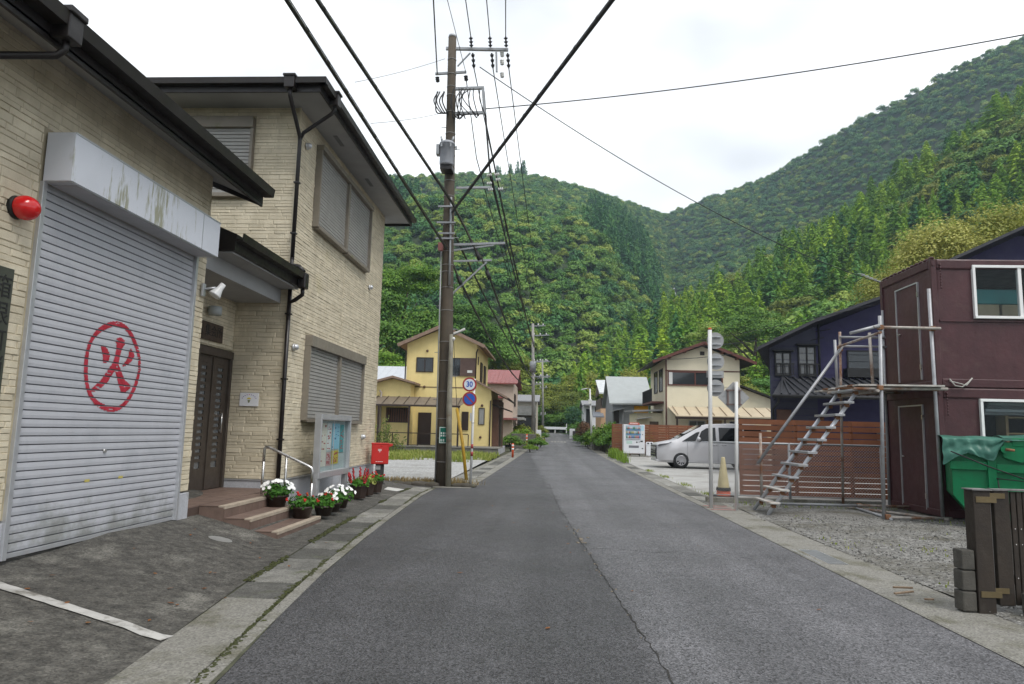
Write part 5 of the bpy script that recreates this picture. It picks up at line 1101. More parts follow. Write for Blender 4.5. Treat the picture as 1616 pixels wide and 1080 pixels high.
for k in range(3): o = B(3.525 + .004 * k, 3.642, 6.36, 6.5, .015 + .172 * k, .18 + .172 * k).build('concrete_block', BLK, None, .012); tag(o, ('bottom', 'middle', 'top')[k] + ' concrete block of the short stack beside the gate post', 'block', 'blocks beside the gate post')
o = B(4.0, 4.4, 6.2, 6.36, .02, .19).build('concrete_block', BLK, None, .012); tag(o, 'single concrete block lying under the gate leaf at the picture edge', 'block')
WOODS = M('split_wood', (.2, .13, .08), .85, .35, 14, .5, 40, col2=(.3, .22, .15)); random.seed(9)
for k, (lb, x, y, a, L, z) in enumerate((('lower split stick lying by the concrete blocks', 3.32, 6.95, .35, .17, .03), ('upper split stick lying across the other by the concrete blocks', 3.36, 7.05, -.3, .13, .055), ('pale wood chip lying by the concrete blocks', 3.42, 6.7, -.6, .06, .03))):
    d = Vector((math.cos(a), math.sin(a), 0)) * L / 2 * 1.3; MBB = MB().bar(Vector((x, y, z)) - d, Vector((x, y, z + .01)) + d, .025, .016); tag(MBB.build('stick', WOODS, None, .004), lb, 'stick')
# ------------------------------------------------------------------ silver van, vending machine, bin
SILVER = newmat('silver_paint')[0]; SILVER.node_tree.nodes['Principled BSDF'].inputs['Base Color'].default_value = (.5, .495, .51, 1); SILVER.node_tree.nodes['Principled BSDF'].inputs['Roughness'].default_value = .35; SILVER.node_tree.nodes['Principled BSDF'].inputs['Metallic'].default_value = .3; TYRE = M('tyre', (.018, .018, .019), .8); RIM = M('alloy', (.5, .5, .52), .35, metal=.7); CHROME = M('chrome', (.6, .6, .62), .2, metal=.9)
def van():
    T = lthing('parked_van', 'silver minivan parked nose-out beside the slat fence', 'van', (4.5, 31.2, .035), 0)
    # stations along the length: x, sill z, belt z, top z, half width low, half width top
    st = [(0.0, .4, .82, .85, .66, .62), (.04, .28, .93, .96, .78, .68), (.13, .24, .99, 1.03, .83, .72), (.5, .22, 1.04, 1.11, .855, .73), (.86, .22, 1.08, 1.19, .865, .71), (1.2, .22, 1.11, 1.40, .868, .69), (1.6, .22, 1.12, 1.63, .87, .68), (1.95, .22, 1.13, 1.80, .87, .675), (2.4, .22, 1.13, 1.89, .87, .675), (3.2, .22, 1.14, 1.93, .87, .675), (4.2, .22, 1.15, 1.91, .865, .67), (4.6, .26, 1.15, 1.86, .85, .66), (4.7, .36, 1.14, 1.76, .82, .65)]
    m = MB(); vs = []
    for (x, s, b, t, w, wt) in st:
        ring = [(-w * .86, s), (-w * .97, s + .1), (-w, s + (b - s) * .55), (-w * .985, b), (-wt - (w - wt) * .25, b + (t - b) * .72), (-wt, t - .03 * min(1, (t - b) * 4)), (-wt * .6, t), (wt * .6, t), (wt, t - .03 * min(1, (t - b) * 4)), (wt + (w - wt) * .25, b + (t - b) * .72), (w * .985, b), (w, s + (b - s) * .55), (w * .97, s + .1), (w * .86, s)]
        vs += [(x, y, z) for y, z in ring]
    n = 14; N = len(st); fs = [(i * n + k, i * n + (k + 1) % n, (i + 1) * n + (k + 1) % n, (i + 1) * n + k) for i in range(N - 1) for k in range(n)] + [tuple(range(n)), tuple(reversed([(N - 1) * n + k for k in range(n)]))]
    m.add(vs, fs, True); body = m.build('body', SILVER, T)
    cut = MB()
    for x in (1.05, 3.85):
        for s_ in (-1, 1): cut.tube((x, s_ * .62, .33), (x, s_ * 1.0, .33), .385, .385, 28)
    co = cut.build('wheel_arch_cutter', SILVER); bo = body.modifiers.new('arches', 'BOOLEAN'); bo.object = co; bo.operation = 'DIFFERENCE'; bo.solver = 'EXACT'
    dg = bpy.context.evaluated_depsgraph_get(); me = bpy.data.meshes.new_from_object(body.evaluated_get(dg)); body.modifiers.clear(); body.data = me; bpy.data.objects.remove(co)
    me.materials.clear(); me.materials.append(SILVER); me.set_sharp_from_angle(angle=R(38))
    for x in (1.05, 3.85):
        for s_ in (-1, 1):
            o = MB(); o.lathe([(.2, -.1), (.3, -.105), (.325, -.07), (.325, .07), (.3, .105), (.2, .1)], (0, 0, 0), 28); o.xf(Matrix.Translation((x, s_ * .785, .325)) @ Matrix.Rotation(R(90), 4, 'X')); w = o.build('wheel', TYRE, T)
            r = MB(); yo = s_ * .886
            for k in range(10): a = k * math.pi / 5; d = Vector((math.cos(a), 0, math.sin(a))); c = Vector((x, yo, .325)); r.bar(c + d * .03, c + d * .195, .03, .035, up=(0, 1, 0))
            r.tube((x, yo - .012, .325), (x, yo + .012, .325), .05, .05, 14); o2 = MB(); o2.lathe([(.19, -.03), (.212, -.03), (.212, .03), (.19, .03), (.19, -.03)], (0, 0, 0), 28); o2.xf(Matrix.Translation((x, yo - s_ * .02, .325)) @ Matrix.Rotation(R(90), 4, 'X')); r.add(o2.v, o2.f, True); r.build('rim', RIM, w)
            MB().disc((x, s_ * .83, .325), (0, 1, 0), .2, .02, 24).build('brake_disc', BLACK, w)
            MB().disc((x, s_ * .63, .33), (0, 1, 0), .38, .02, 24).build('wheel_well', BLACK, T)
    # side glass follows the tumblehome, both sides
    GL = glass('van_glass', (.008, .009, .01), .03); GL.node_tree.nodes['Principled BSDF'].inputs['Specular IOR Level'].default_value = .35; GLC = clear_glass('van_front_glass', (.25, .3, .3), .4)
    def sidey(z, s_, b=1.13, t=1.95): k = (z - b) / (t - b); return s_ * (.857 + (-.135 * min(k / .72, 1) - max(0, k - .72) * .18) + .018)
    for s_ in (-1, 1):
        for nm, P in (('quarter_glass', [(1.12, 1.14), (1.66, 1.15), (1.86, 1.55), (1.72, 1.52)]), ('front_window', [(1.74, 1.15), (2.52, 1.16), (2.52, 1.74), (2.15, 1.71), (1.93, 1.57)]), ('rear_window', [(2.66, 1.16), (3.62, 1.17), (3.62, 1.74), (2.66, 1.74)]), ('back_quarter_window', [(3.72, 1.18), (4.5, 1.2), (4.42, 1.72), (3.72, 1.74)])):
            m = MB(); n_ = len(P); m.add([(x, sidey(z, s_), z) for x, z in P] + [(x, sidey(z, s_) - s_ * .02, z) for x, z in P], [tuple(range(n_)), tuple(reversed(range(n_, 2 * n_)))] + [(i, (i + 1) % n_, (i + 1) % n_ + n_, i + n_) for i in range(n_)]); m.build(nm, GL, T)
        m = MB(); m.path([(1.1, s_ * .862, 1.125), (2.6, s_ * .868, 1.135), (4.5, s_ * .862, 1.16)], .012, 6); m.build('belt_trim', CHROME, T)
        m = MB(); m.ball((1.78, s_ * .98, 1.24), .12, (.75, .9, .75), 12, 8); m.build('mirror', SILVER, T); MB().bar((1.82, s_ * .84, 1.16), (1.8, s_ * .95, 1.2), .1, .04).build('mirror_stalk', BLACK, T)
        m = MB(); m.box(2.6, 2.604, s_ * .84, s_ * .872, .3, 1.12).box(1.32, 1.324, s_ * .845, s_ * .871, .34, 1.1); m.build('door_gap', BLACK, T)
        for x in (2.38, 2.75): MB().bar((x, s_ * .875, 1.0), (x + .2, s_ * .875, 1.0), .03, .03).build('door_handle', CHROME, T, .006)
        m = MB(); m.prism([(.06, .94), (.16, 1.0), (.5, 1.04), (.66, 1.1), (.42, .98), (.1, .9)], 'y', s_ * .74, s_ * .872); m.build('headlight', glass('headlamp_glass', (.1, .1, .11), .1), T)
        MB().bar((1.0, s_ * .86, .28), (4.0, s_ * .86, .28), .03, .05).build('sill_trim', SILVER, T)
    # windscreen, grille, bumper
    m = MB(); P = [(1.16, 1.25), (1.24, 1.31), (1.98, 1.775), (1.94, 1.76)]; m.add([(.95, -.67, 1.26), (.95, .67, 1.26), (1.96, .6, 1.83), (1.96, -.6, 1.83), (.95, -.67, 1.22), (.95, .67, 1.22), (1.96, .6, 1.79), (1.96, -.6, 1.79)], [(0, 1, 2, 3), (7, 6, 5, 4), (0, 4, 5, 1), (1, 5, 6, 2), (2, 6, 7, 3), (3, 7, 4, 0)]); m.build('windscreen', GL, T)
    m = MB(); m.prism([(-.012, .5), (.01, .93), (.1, .97), (.3, .9), (.33, .5), (.05, .34)], 'y', -.76, .76); gr = m.build('grille', BLACK, T, .01)
    m = MB()
    for z in (.44, .55, .66, .77, .87): m.box(-.022, .0, -.68, .68, z, z + .03); m.box(.06, .26, -.775, -.761, z, z + .025); m.box(.06, .26, .761, .775, z, z + .025)
    m.build('grille_bars', CHROME, gr); MB().bar((.1, -.78, .3), (.1, .78, .3), .18, .08).build('bumper_lip', SILVER, T, .02)
    for y in (-.36, .36): B(1.9, 2.05, y - .13, y + .13, 1.2, 1.55).build('seat_back', BLACK, T, .04)
    return T
van()
# the yard's vending machine
V = thing('vending_machine', 'white drinks vending machine with three lit rows and a red top sign', 'vending machine', (5.05, 43.4, .1)); vx, vy, vz = 4.42, 43.0, .12
WHITEM = M('white_enamel_panel', (.66, .67, .7), .4, .03, 2); BLUEP = M('blue_strip', (.05, .28, .55), .5)
B(vx, vx + 1.28, vy, vy + .75, vz + .12, vz + 1.86).build('cabinet', WHITEM, V, .02)
for x in (vx, vx + 1.0): B(x, x + .3, vy - .02, vy + .5, vz - .1, vz + .12).build('foot', CONC, V, .01)
B(vx + .15, vx + 1.05, vy - .012, vy - .001, vz + .98, vz + 1.8).build('display_window', M('display_back', (.35, .45, .55), .4), V)
random.seed(4)
for r_ in range(3):
    z = vz + 1.03 + r_ * .27; B(vx + .15, vx + 1.05, vy - .05, vy - .013, z - .035, z - .005).build('shelf', BLUEP if r_ else WHITEM, V)
    for k in range(11):
        x = vx + .2 + k * .077; MB().lathe([(0, 0), (.026, 0), (.028, .1), (.012, .14), (.012, .165), (0, .165)], (x, vy - .032, z), 8).build('bottle', M('bottle_label', random.choice(((.5, .12, .1), (.12, .3, .15), (.6, .6, .58), (.1, .15, .4), (.5, .4, .1), (.55, .35, .3))), .4), V)
B(vx + .18, vx + .52, vy - .006, vy - .001, vz + .7, vz + .88).build('notice', M('pale_green_notice', (.45, .6, .55), .7), V); B(vx + .32, vx + .92, vy - .006, vy - .001, vz + .46, vz + .6).build('delivery_slot', M('slot_grey', (.16, .16, .18), .5), V)
m = MB(); m.box(vx + .76, vx + .84, vy - .008, vy - .001, vz + .76, vz + .84).box(vx + .9, vx + .98, vy - .008, vy - .001, vz + .8, vz + .83).box(vx + 1.02, vx + 1.16, vy - .012, vy - .001, vz + .82, vz + .9).box(vx + 1.1, vx + 1.18, vy - .006, vy - .001, vz + .4, vz + .46).box(vx + 1.12, vx + 1.17, vy - .006, vy - .001, vz + 1.24, vz + 1.29); m.build('coin_panel', BLACK, V)
B(vx + 1.08, vx + 1.22, vy - .006, vy - .001, vz + 1.5, vz + 1.82).build('side_panel', M('pale_blue_panel', (.4, .62, .72), .5), V)
o = MB().prism([(vx + .3, vz + 1.862), (vx + .36, vz + 1.98), (vx + .9, vz + 1.98), (vx + .98, vz + 1.862)], 'y', vy - .03, vy + .02).build('top_sign', M('sign_coral', (.6, .1, .06), .5), V)
m = MB()
for k in range(6): m.box(vx + .4 + k * .08, vx + .455 + k * .08, vy - .034, vy - .0305, vz + 1.9, vz + 1.95)
m.build('lettering', WLET, o)
Bn = thing('recycling_bin', 'white recycling bin with two round openings beside the vending machine', 'bin', (6.0, 43.2, .1)); MB().prism([(5.78, .12), (6.24, .12), (6.24, .86), (6.18, .95), (5.84, .95), (5.78, .86)], 'y', 43.0, 43.4).build('body', WHITEM, Bn, .02); MB().box(5.79, 6.23, 42.995, 43.405, .72, .728).build('lid_seam', M('seam_grey', (.25, .25, .25), .6), Bn)
for x in (5.9, 6.1): MB().disc((x, 42.995, .87), (0, 1, 0), .05, .02, 16).build('opening', BLACK, Bn)
Rb = thing('fuel_can', 'red container partly hidden behind the van front', 'container', (6.55, 43.1, .1)); B(6.4, 6.75, 42.9, 43.3, .12, .62).build('body', RED, Rb, .05); MB().path([(6.45, 43.1, .62), (6.5, 43.1, .74), (6.65, 43.1, .74), (6.7, 43.1, .62)], .03, 8).build('handle', BLACK, Rb)
# ------------------------------------------------------------------ houses
YEL = M('yellow_wall', (.72, .58, .26), .8, .06, 1.5, .15, 40, streak=.08, dirt=(.64, .5, .2), dscale=.8, dth=.6); YBASE = BASE; BRN = M('brown_trim', (.1, .05, .035), .6, .15, 4); BRNF = M('brown_frame', (.03, .018, .014), .5, .1, 4); ROOFB = M('brown_roof_edge', (.22, .15, .11), .7, .15, 4)
def gable(root, x0, x1, y0, y1, ze, zr_, mat_roof, ov=.5, th=.14, ridge='y', vo=.4, fmat=None, nrib=0):
    """two roof planes with real thickness; ridge along y or x"""
    m = MB()
    if ridge == 'y':
        xm = (x0 + x1) / 2; s = (zr_ - ze) / (xm - x0)
        for sg, xe in ((-1, x0 - ov), (1, x1 + ov)):
            z = ze - s * ov; m.add([(xm, y0 - vo, zr_), (xe, y0 - vo, z), (xe, y1 + vo, z), (xm, y1 + vo, zr_), (xm, y0 - vo, zr_ + th), (xe, y0 - vo, z + th), (xe, y1 + vo, z + th), (xm, y1 + vo, zr_ + th)], [(0, 1, 2, 3), (7, 6, 5, 4), (0, 4, 5, 1), (1, 5, 6, 2), (2, 6, 7, 3)])
    else:
        ym = (y0 + y1) / 2; s = (zr_ - ze) / (ym - y0)
        for ye in (y0 - ov, y1 + ov):
            z = ze - s * ov; m.add([(x0 - vo, ym, zr_), (x0 - vo, ye, z), (x1 + vo, ye, z), (x1 + vo, ym, zr_), (x0 - vo, ym, zr_ + th), (x0 - vo, ye, z + th), (x1 + vo, ye, z + th), (x1 + vo, ym, zr_ + th)], [(0, 1, 2, 3), (7, 6, 5, 4), (0, 4, 5, 1), (1, 5, 6, 2), (2, 6, 7, 3)])
    ro = m.build('roof', mat_roof, root)
    if fmat and ridge == 'y':
        m = MB()
        for xe in (x0 - ov, x1 + ov): s_ = 1 if xe > xm else -1; m.bar((xm, y0 - vo - .02, zr_ + .03), (xe, y0 - vo - .02, ze - s * ov + .03), .04, .2, up=(0, 1, 0) if False else (0, 0, 1))
        m.build('barge_board', fmat, ro)
    if nrib:
        m = MB()
        if ridge == 'x':
            for k in range(nrib + 1): x = x0 - vo + (x1 - x0 + 2 * vo) * k / nrib; m.bar((x, ym, zr_ + th + .01), (x, y0 - ov, ze - s * ov + th + .01), .04, .03)
        m.build('roof_seams', mat_roof, ro)
    return ro
def walls(root, x0, x1, y0, y1, z0, z1, mat, ridge=None, zr_=0, name='wall'):
    m = MB()
    if ridge == 'y': xm = (x0 + x1) / 2; m.prism([(x0, z0), (x1, z0), (x1, z1), (xm, zr_), (x0, z1)], 'y', y0, y1)
    elif ridge == 'x': ym = (y0 + y1) / 2; m.prism([(y0, z0), (y1, z0), (y1, z1), (ym, zr_), (y0, z1)], 'x', x0, x1)
    else: m.box(x0, x1, y0, y1, z0, z1)
    return m.build(name, mat, root)
# --- yellow house
YH = thing('yellow_house', 'yellow two-storey house with brown trim and a lean-to porch', 'house', (-6.6, 45, .3)); g0 = .35; Y0 = 42.0
walls(YH, -8.85, -4.55, Y0, 49.5, g0, 6.6, YEL, 'y', 7.55); gable(YH, -8.85, -4.55, Y0, 49.5, 6.62, 7.6, ROOFB, .5, .12, 'y', .5, ROOFB)
walls(YH, -4.548, -3.6, Y0 + .004, 47.5, g0, 3.5, YEL); m = MB(); m.prism([(-4.56, 4.32), (-2.6, 3.3), (-2.6, 3.42), (-4.56, 4.45)], 'y', Y0 - .4, 47.9); m.build('side_roof', ROOFB, YH); m = MB(); m.prism([(-4.548, 3.5), (-3.62, 3.5), (-3.62, 3.84), (-4.548, 4.3)], 'y', Y0 + .006, 47.4); m.build('wall', YEL, YH)
m = MB(); m.tube((-2.56, Y0 - .4, 3.32), (-2.56, 47.9, 3.32), .06, .06, 8); m.build('roof_gutter', BRNF, YH)
walls(YH, -3.598, -3.2, Y0 + .9, 47.2, g0, 3.3, BRN); m = MB(); m.prism([(-3.6, 2.95), (-2.5, 2.6), (-2.5, 2.67), (-3.6, 3.05)], 'y', Y0 + .7, 45.5); m.build('porch_roof', BRNF, YH); B(-3.19, -3.15, Y0 + 1.6, Y0 + 3.0, g0 + .1, 2.4).build('door', BRNF, YH)
walls(YH, -13.5, -8.3, Y0 - 1.2, 47, g0, 3.55, YEL)
m = MB(); m.prism([(-13.7, 3.1), (-9.3, 4.35), (-7.95, 4.0), (-7.95, 4.12), (-9.3, 4.48), (-13.7, 3.22)], 'y', Y0 - 1.7, 47); m.build('side_roof', ROOFB, YH); m = MB(); m.prism([(-13.5, 3.55), (-8.3, 3.55), (-8.3, 4.05), (-9.3, 4.32), (-13.4, 3.56)], 'y', Y0 - 1.19, 46.9); m.build('wall', YEL, YH)
# porch of translucent sheet on dark posts
m = MB(); m.slab([(-13.4, Y0 - 1.2, 3.28), (-4.7, Y0 - 1.2, 3.28), (-5.1, Y0 - 2.8, 2.78), (-13.4, Y0 - 2.8, 2.78)], .03); PO = m.build('porch_roof', M('smoky_sheet', (.16, .13, .1), .5, .1, 3), YH); m = MB()
for k in range(14): x = -13.3 + k * .62; m.bar((x, Y0 - 1.2, 3.3), (x, Y0 - 2.8, 2.8), .03, .03)
m.build('porch_rafters', BRNF, PO); B(-13.4, -5.1, Y0 - 2.85, Y0 - 2.77, 2.66, 2.75).build('porch_beam', BRNF, YH)
for x in (-11.2, -9.75, -8.0, -5.2): B(x - .05, x + .05, Y0 - 2.84, Y0 - 2.76, .2, 2.66).build('porch_post', BRNF, YH)
RL = MB(); RL.box(-13.4, -4.6, Y0 - 2.87, Y0 - 2.82, 1.15, 1.2).box(-13.4, -4.6, Y0 - 2.87, Y0 - 2.83, .3, .34)
for k in range(7): x = -13.2 + k * 1.43; RL.box(x, x + .05, Y0 - 2.87, Y0 - 2.82, .1, 1.15)
RL.build('porch_railing', BRNF, YH); B(-13.5, -4.2, Y0 - 2.6, Y0 - 1.3, .1, .3).build('porch_step', CONC, YH)
B(-8.87, -3.18, Y0 - .03, 49.5, -.1, g0 + .02).build('foundation', BASE, YH); B(-13.52, -8.28, Y0 - 1.23, 47, -.1, g0 + .02).build('foundation', BASE, YH)
fwin(YH, -8.25, -7.2, Y0, 4.85, 5.75, BRNF); fwin(YH, -6.45, -4.95, Y0, 4.65, 5.75, BRNF, mid=False); B(-5.55, -4.6, Y0 - .08, Y0 - .055, 4.65, 5.75).build('rain_shutter', M('brown_shutter', (.09, .055, .045), .6), YH)
fwin(YH, -4.35, -3.98, Y0 + .004, 1.75, 2.75, BRNF, glass('frosted', (.25, .25, .24), .4), .03, False)
def lattice(x0, x1, y, z0, z1):
    o = B(x0, x1, y - .03, y - .005, z0, z1).build('window', BRNF, YH); m = MB(); n = int((x1 - x0) / .13)
    for k in range(n): x = x0 + .05 + k * (x1 - x0 - .1) / max(1, n - 1); m.box(x - .03, x + .03, y - .06, y - .031, z0 + .05, z1 - .05)
    m.build('lattice', M('lattice_wood', (.13, .055, .03), .7), o)
lattice(-9.7, -8.35, Y0 - 1.2, 1.75, 2.62); lattice(-11.9, -10.4, Y0 - 1.2, 1.1, 2.5); B(-8.0, -7.2, Y0 - .06, Y0 - .005, g0 + .05, 2.4).build('door', BRNF, YH, .01); B(-5.35, -4.95, Y0 - .06, Y0 - .005, 1.4, 2.5).build('window', BRNF, YH)
B(-6.75, -6.66, Y0 - .06, Y0 - .005, 1.75, 2.3).build('wall_lamp', PORC, YH)
for y in (44.0, 46.3): o = B(-4.545, -4.47, y, y + 1.1, 4.3, 5.7).build('window', BRNF, YH)
B(-4.542, -4.5, Y0 + .5, Y0 + .7, 5.4, 5.9).build('window', BRNF, YH)
m = MB(); m.path([(-4.5, Y0 - .1, 6.3), (-4.58, Y0 - .06, 6.1), (-4.6, Y0 - .06, 4.3)], .04, 8); m.path([(-9.3, Y0 - .1, 6.35), (-8.9, Y0 - .06, 6.1), (-8.9, Y0 - .06, 4.2)], .04, 8); m.path([(-3.64, Y0 - .05, 3.2), (-3.64, Y0 - .05, .2)], .04, 8); m.build('downpipe', BRNF, YH)
m = MB(); m.path([(-10.1, Y0 - 1.35, 3.6), (-10.0, Y0 - 1.35, 3.5), (-10.0, Y0 - 1.35, .4)], .06, 8); m.build('flue', M('pale_flue', (.35, .3, .25), .6), YH)
for (x, z) in ((-7.7, 3.95), (-4.15, 2.9), (-4.2, 1.0), (-7.6, 6.15)): MB().ball((x, Y0 - .03, z), .08, (1, 1, 1), 8, 6).build('vent_hood', BRN, YH)
m = B(-5.1, -4.8, Y0 - .1, Y0 - .005, 4.85, 5.0); m.build('meter_box', PORC, YH); B(-8.85, -4.55, Y0 - .02, Y0 - .004, 3.92, 3.97).build('belt_course', BRN, YH)
o = thing('garden_wall', 'low dark stone terrace wall in front of the yellow house', 'wall', (-4, 40.5, 0)); B(-9, -2.9, 38.9, 39.2, -.05, .42).build('wall', M('dark_stone', (.12, .115, .1), .9, .3, 5, .5, 30), o, .02); B(-9, -2.85, 38.85, 42, .42, .47).build('paving', CONC, o)
# --- house with a pale metal roof behind, pink house, grey house further on
BH = thing('metal_roof_house', 'low brown house with a pale metal roof left of the yellow house', 'house', (-16, 58, .4)); WALLB = M('pinkish_brown_wall', (.25, .17, .13), .8, .1, 2)
zrA = at(620, 590, 58).z; xa0, xa1 = at(560, 600, 58).x, at(648, 600, 58).x; walls(BH, xa0, xa1, 57, 64, .4, at(620, 606, 57).z + .2, WALLB); gable(BH, xa0, xa1, 57, 64, at(620, 606, 57).z + .3, at(620, 579, 60).z, M('pale_metal_roof', (.5, .52, .55), .4, .06, 3, metal=.3), .5, .08, 'x', .2, None, 9)
fwin(BH, at(598, 612, 57).x, at(622, 612, 57).x, 57, at(600, 626, 57).z, at(600, 613, 57).z, BRNF)
PK = thing('pink_house', 'pale pink house with a red metal roof beyond the yellow house', 'house', (-4.5, 60, .4)); PINK = M('pale_pink_wall', (.58, .46, .38), .8, .08, 1.5); zz = lambda py, Y: at(800, py, Y).z
px0, px1 = at(770, 620, 58).x, at(810, 620, 58).x
walls(PK, px0, px1, 58, 66, .3, zz(603, 58), PINK, None); gable(PK, px0, px1, 58, 66, zz(604, 58), zz(586, 62), M('red_metal_roof', (.24, .075, .07), .5, .2, 3), .5, .1, 'x', .35, None, 8)
fwin(PK, at(780, 630, 58).x, at(793, 630, 58).x, 58, zz(650, 58), zz(632, 58), BRNF); o = B(at(778, 628, 58).x, at(795, 628, 58).x, 57.5, 57.99, zz(629, 58), zz(626, 58)).build('window_hood', bpy.data.materials['red_metal_roof'], PK); swin(PK, px1, 59.5, 61.5, zz(640, 58), zz(620, 58), BRNF); B(px1 - .02, px1 + .9, 58.6, 64, zz(662, 58), zz(658, 58)).build('balcony', M('grey_balcony', (.3, .3, .29), .7), PK); B(px0, px1 + .4, 57.2, 57.99, zz(663, 58), zz(660, 58)).build('porch_roof', bpy.data.materials['red_metal_roof'], PK)
GH = thing('grey_house', 'cream house with a grey tiled roof and concrete balcony further along the left roadside', 'house', (-3.5, 76, .6)); z2 = lambda py: at(830, py, 76).z; x2 = lambda px: at(px, 640, 76).x
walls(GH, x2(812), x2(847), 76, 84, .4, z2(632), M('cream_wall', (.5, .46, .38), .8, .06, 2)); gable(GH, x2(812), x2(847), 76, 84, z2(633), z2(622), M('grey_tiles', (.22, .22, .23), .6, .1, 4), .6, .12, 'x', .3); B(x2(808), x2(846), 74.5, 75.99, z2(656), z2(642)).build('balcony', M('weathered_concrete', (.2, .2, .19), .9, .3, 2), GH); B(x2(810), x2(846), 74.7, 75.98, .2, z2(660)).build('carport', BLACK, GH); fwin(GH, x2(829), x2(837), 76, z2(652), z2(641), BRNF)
HB_ = thing('hillside_building', 'small grey building among the trees on the slope above the left houses', 'building', at(820, 565, 150)); p = at(812, 562, 150); B(p.x, p.x + 3.8, 150, 154, p.z - 6, p.z + .5).build('wall', M('grey_render', (.4, .4, .4), .8), HB_); B(p.x + .8, p.x + 2.0, 150.5, 152, p.z + .5, p.z + 1.7).build('tower', M('grey_render2', (.38, .38, .38), .8), HB_)

# --- cream house on the right
CRM = M('cream_siding_wall', (.72, .66, .5), .8, .04, 1.5, .08, 30); RB = M('reddish_brown_trim', (.11, .04, .03), .6, .1, 4)
CH = thing('cream_house', 'cream two-storey house with reddish-brown trim and a wide gable roof', 'house', (10.2, 50, .3)); Y0 = 48.0; xl_, xr_ = 7.75, 12.75
walls(CH, xl_, xr_, Y0, 55, .2, 6.55, CRM, 'y', 7.45); gable(CH, xl_, xr_, Y0, 55, 6.62, 7.6, ROOFD, .95, .12, 'y', .7, RB)
m = MB()
for x in (8.0, 9.0, 10.25, 11.5, 12.5): zc = 7.6 - abs(x - 10.25) * .39; m.box(x - .06, x + .06, Y0 - .68, Y0, zc - .16, zc - .02)
m.build('purlins', RB, CH); B(10.1, 10.4, Y0 - .04, Y0 - .005, 6.85, 7.1).build('vent', BRNF, CH)
m = B(xl_ - .01, xr_ + .01, Y0 - .03, Y0 - .004, 5.72, 5.8); m.box(xl_, xl_ + .1, Y0 - .035, Y0 - .004, .3, 6.5); m.build('trim', RB, CH)
wn_ = fwin(CH, 7.9, 11.6, Y0, 4.75, 5.72, RB, DGL, .08, True, .07); B(8.3, 9.2, Y0 - .003, Y0 + .02, 4.85, 5.25).build('curtain', PAPER, wn_); B(9.9, 10.8, Y0 - .003, Y0 + .02, 4.85, 5.2).build('curtain', PAPER, wn_); B(7.98, 8.22, Y0 - .08, Y0 - .02, 4.83, 5.65).build('sash', PORC, wn_)
B(11.62, 12.72, Y0 - .03, Y0 - .005, 4.7, 5.7).build('shutter_case', CRM, CH)
for y in (49.0, 51.4): swin(CH, xl_, y, y + 1.6, 4.4, 6.0, BRNF, DGL, .06, -1)
m = MB(); m.box(xl_ - .85, xl_ - .01, 48.6, 53.5, 3.55, 3.68); bl = m.build('balcony', RB, CH); m = MB(); m.box(xl_ - .85, xl_ - .8, 48.6, 53.5, 4.5, 4.56)
for k in range(24): y = 48.62 + k * .21; m.box(xl_ - .84, xl_ - .81, y, y + .05, 3.68, 4.5)
m.build('balcony_rail', BLACK, bl)
m = MB(); m.slab([(7.9, Y0 - .05, 3.3), (14.6, Y0 - .05, 3.35), (14.6, Y0 - 2.2, 2.7), (8.1, Y0 - 2.2, 2.65)], .05); cp = m.build('carport_roof', M('tan_sheet', (.5, .42, .3), .6, .08, 2), CH); m = MB()
for k in range(9): x = 8.2 + k * .78; m.bar((x, Y0 - .05, 3.36), (x, Y0 - 2.2, 2.72), .03, .03)
m.build('sheet_ribs', M('rib_brown', (.2, .13, .08), .7), cp); B(8.05, 14.6, Y0 - 2.2, Y0 - 2.1, 2.45, 2.6).build('carport_beam', BRNF, CH)
for x in (8.15, 11.2, 14.4): B(x - .05, x + .05, Y0 - 2.2, Y0 - 2.1, .2, 2.45).build('carport_post', BRNF, CH)
fwin(CH, 9.3, 10.4, Y0, 1.3, 2.4, ALU, glass('curtain_glass', (.14, .16, .13), .2)); B(10.5, 11.5, Y0 - .04, Y0 - .005, .5, 2.45).build('board_wall', WOODP, CH); fwin(CH, 12.0, 12.9, Y0, 1.4, 2.4, ALU)
walls(CH, xr_ + .002, 15.5, Y0 + 1, 54, .2, 3.7, CRM); m = MB(); m.prism([(xr_, 4.9), (15.9, 3.75), (15.9, 3.85), (xr_, 5.02)], 'y', Y0 + .6, 54.4); m.build('side_roof', ROOFD, CH); m = MB(); m.prism([(xr_ + .003, 3.7), (15.4, 3.7), (15.4, 3.9), (xr_ + .003, 4.85)], 'y', Y0 + 1.01, 53.9); m.build('wall', CRM, CH)
# porch annex on its left with an orange-yellow door wall
walls(CH, 6.0, xl_ - .002, 49.5, 54, .2, 2.9, CRM); m = MB(); m.slab([(5.6, 48.9, 3.05), (xl_, 48.9, 3.15), (xl_, 54, 3.25), (5.6, 54, 3.15)], .12); m.build('annex_roof', M('grey_sheet', (.25, .25, .25), .6), CH); B(6.9, 7.5, 49.44, 49.49, .3, 2.3).build('door', M('dark_door', (.1, .07, .05), .6), CH)
m = MB(); m.slab([(5.9, 48.6, 2.45), (6.9, 48.6, 2.6), (6.9, 49.5, 2.6), (5.9, 49.5, 2.45)], .04); m.build('canopy', GALV, CH)
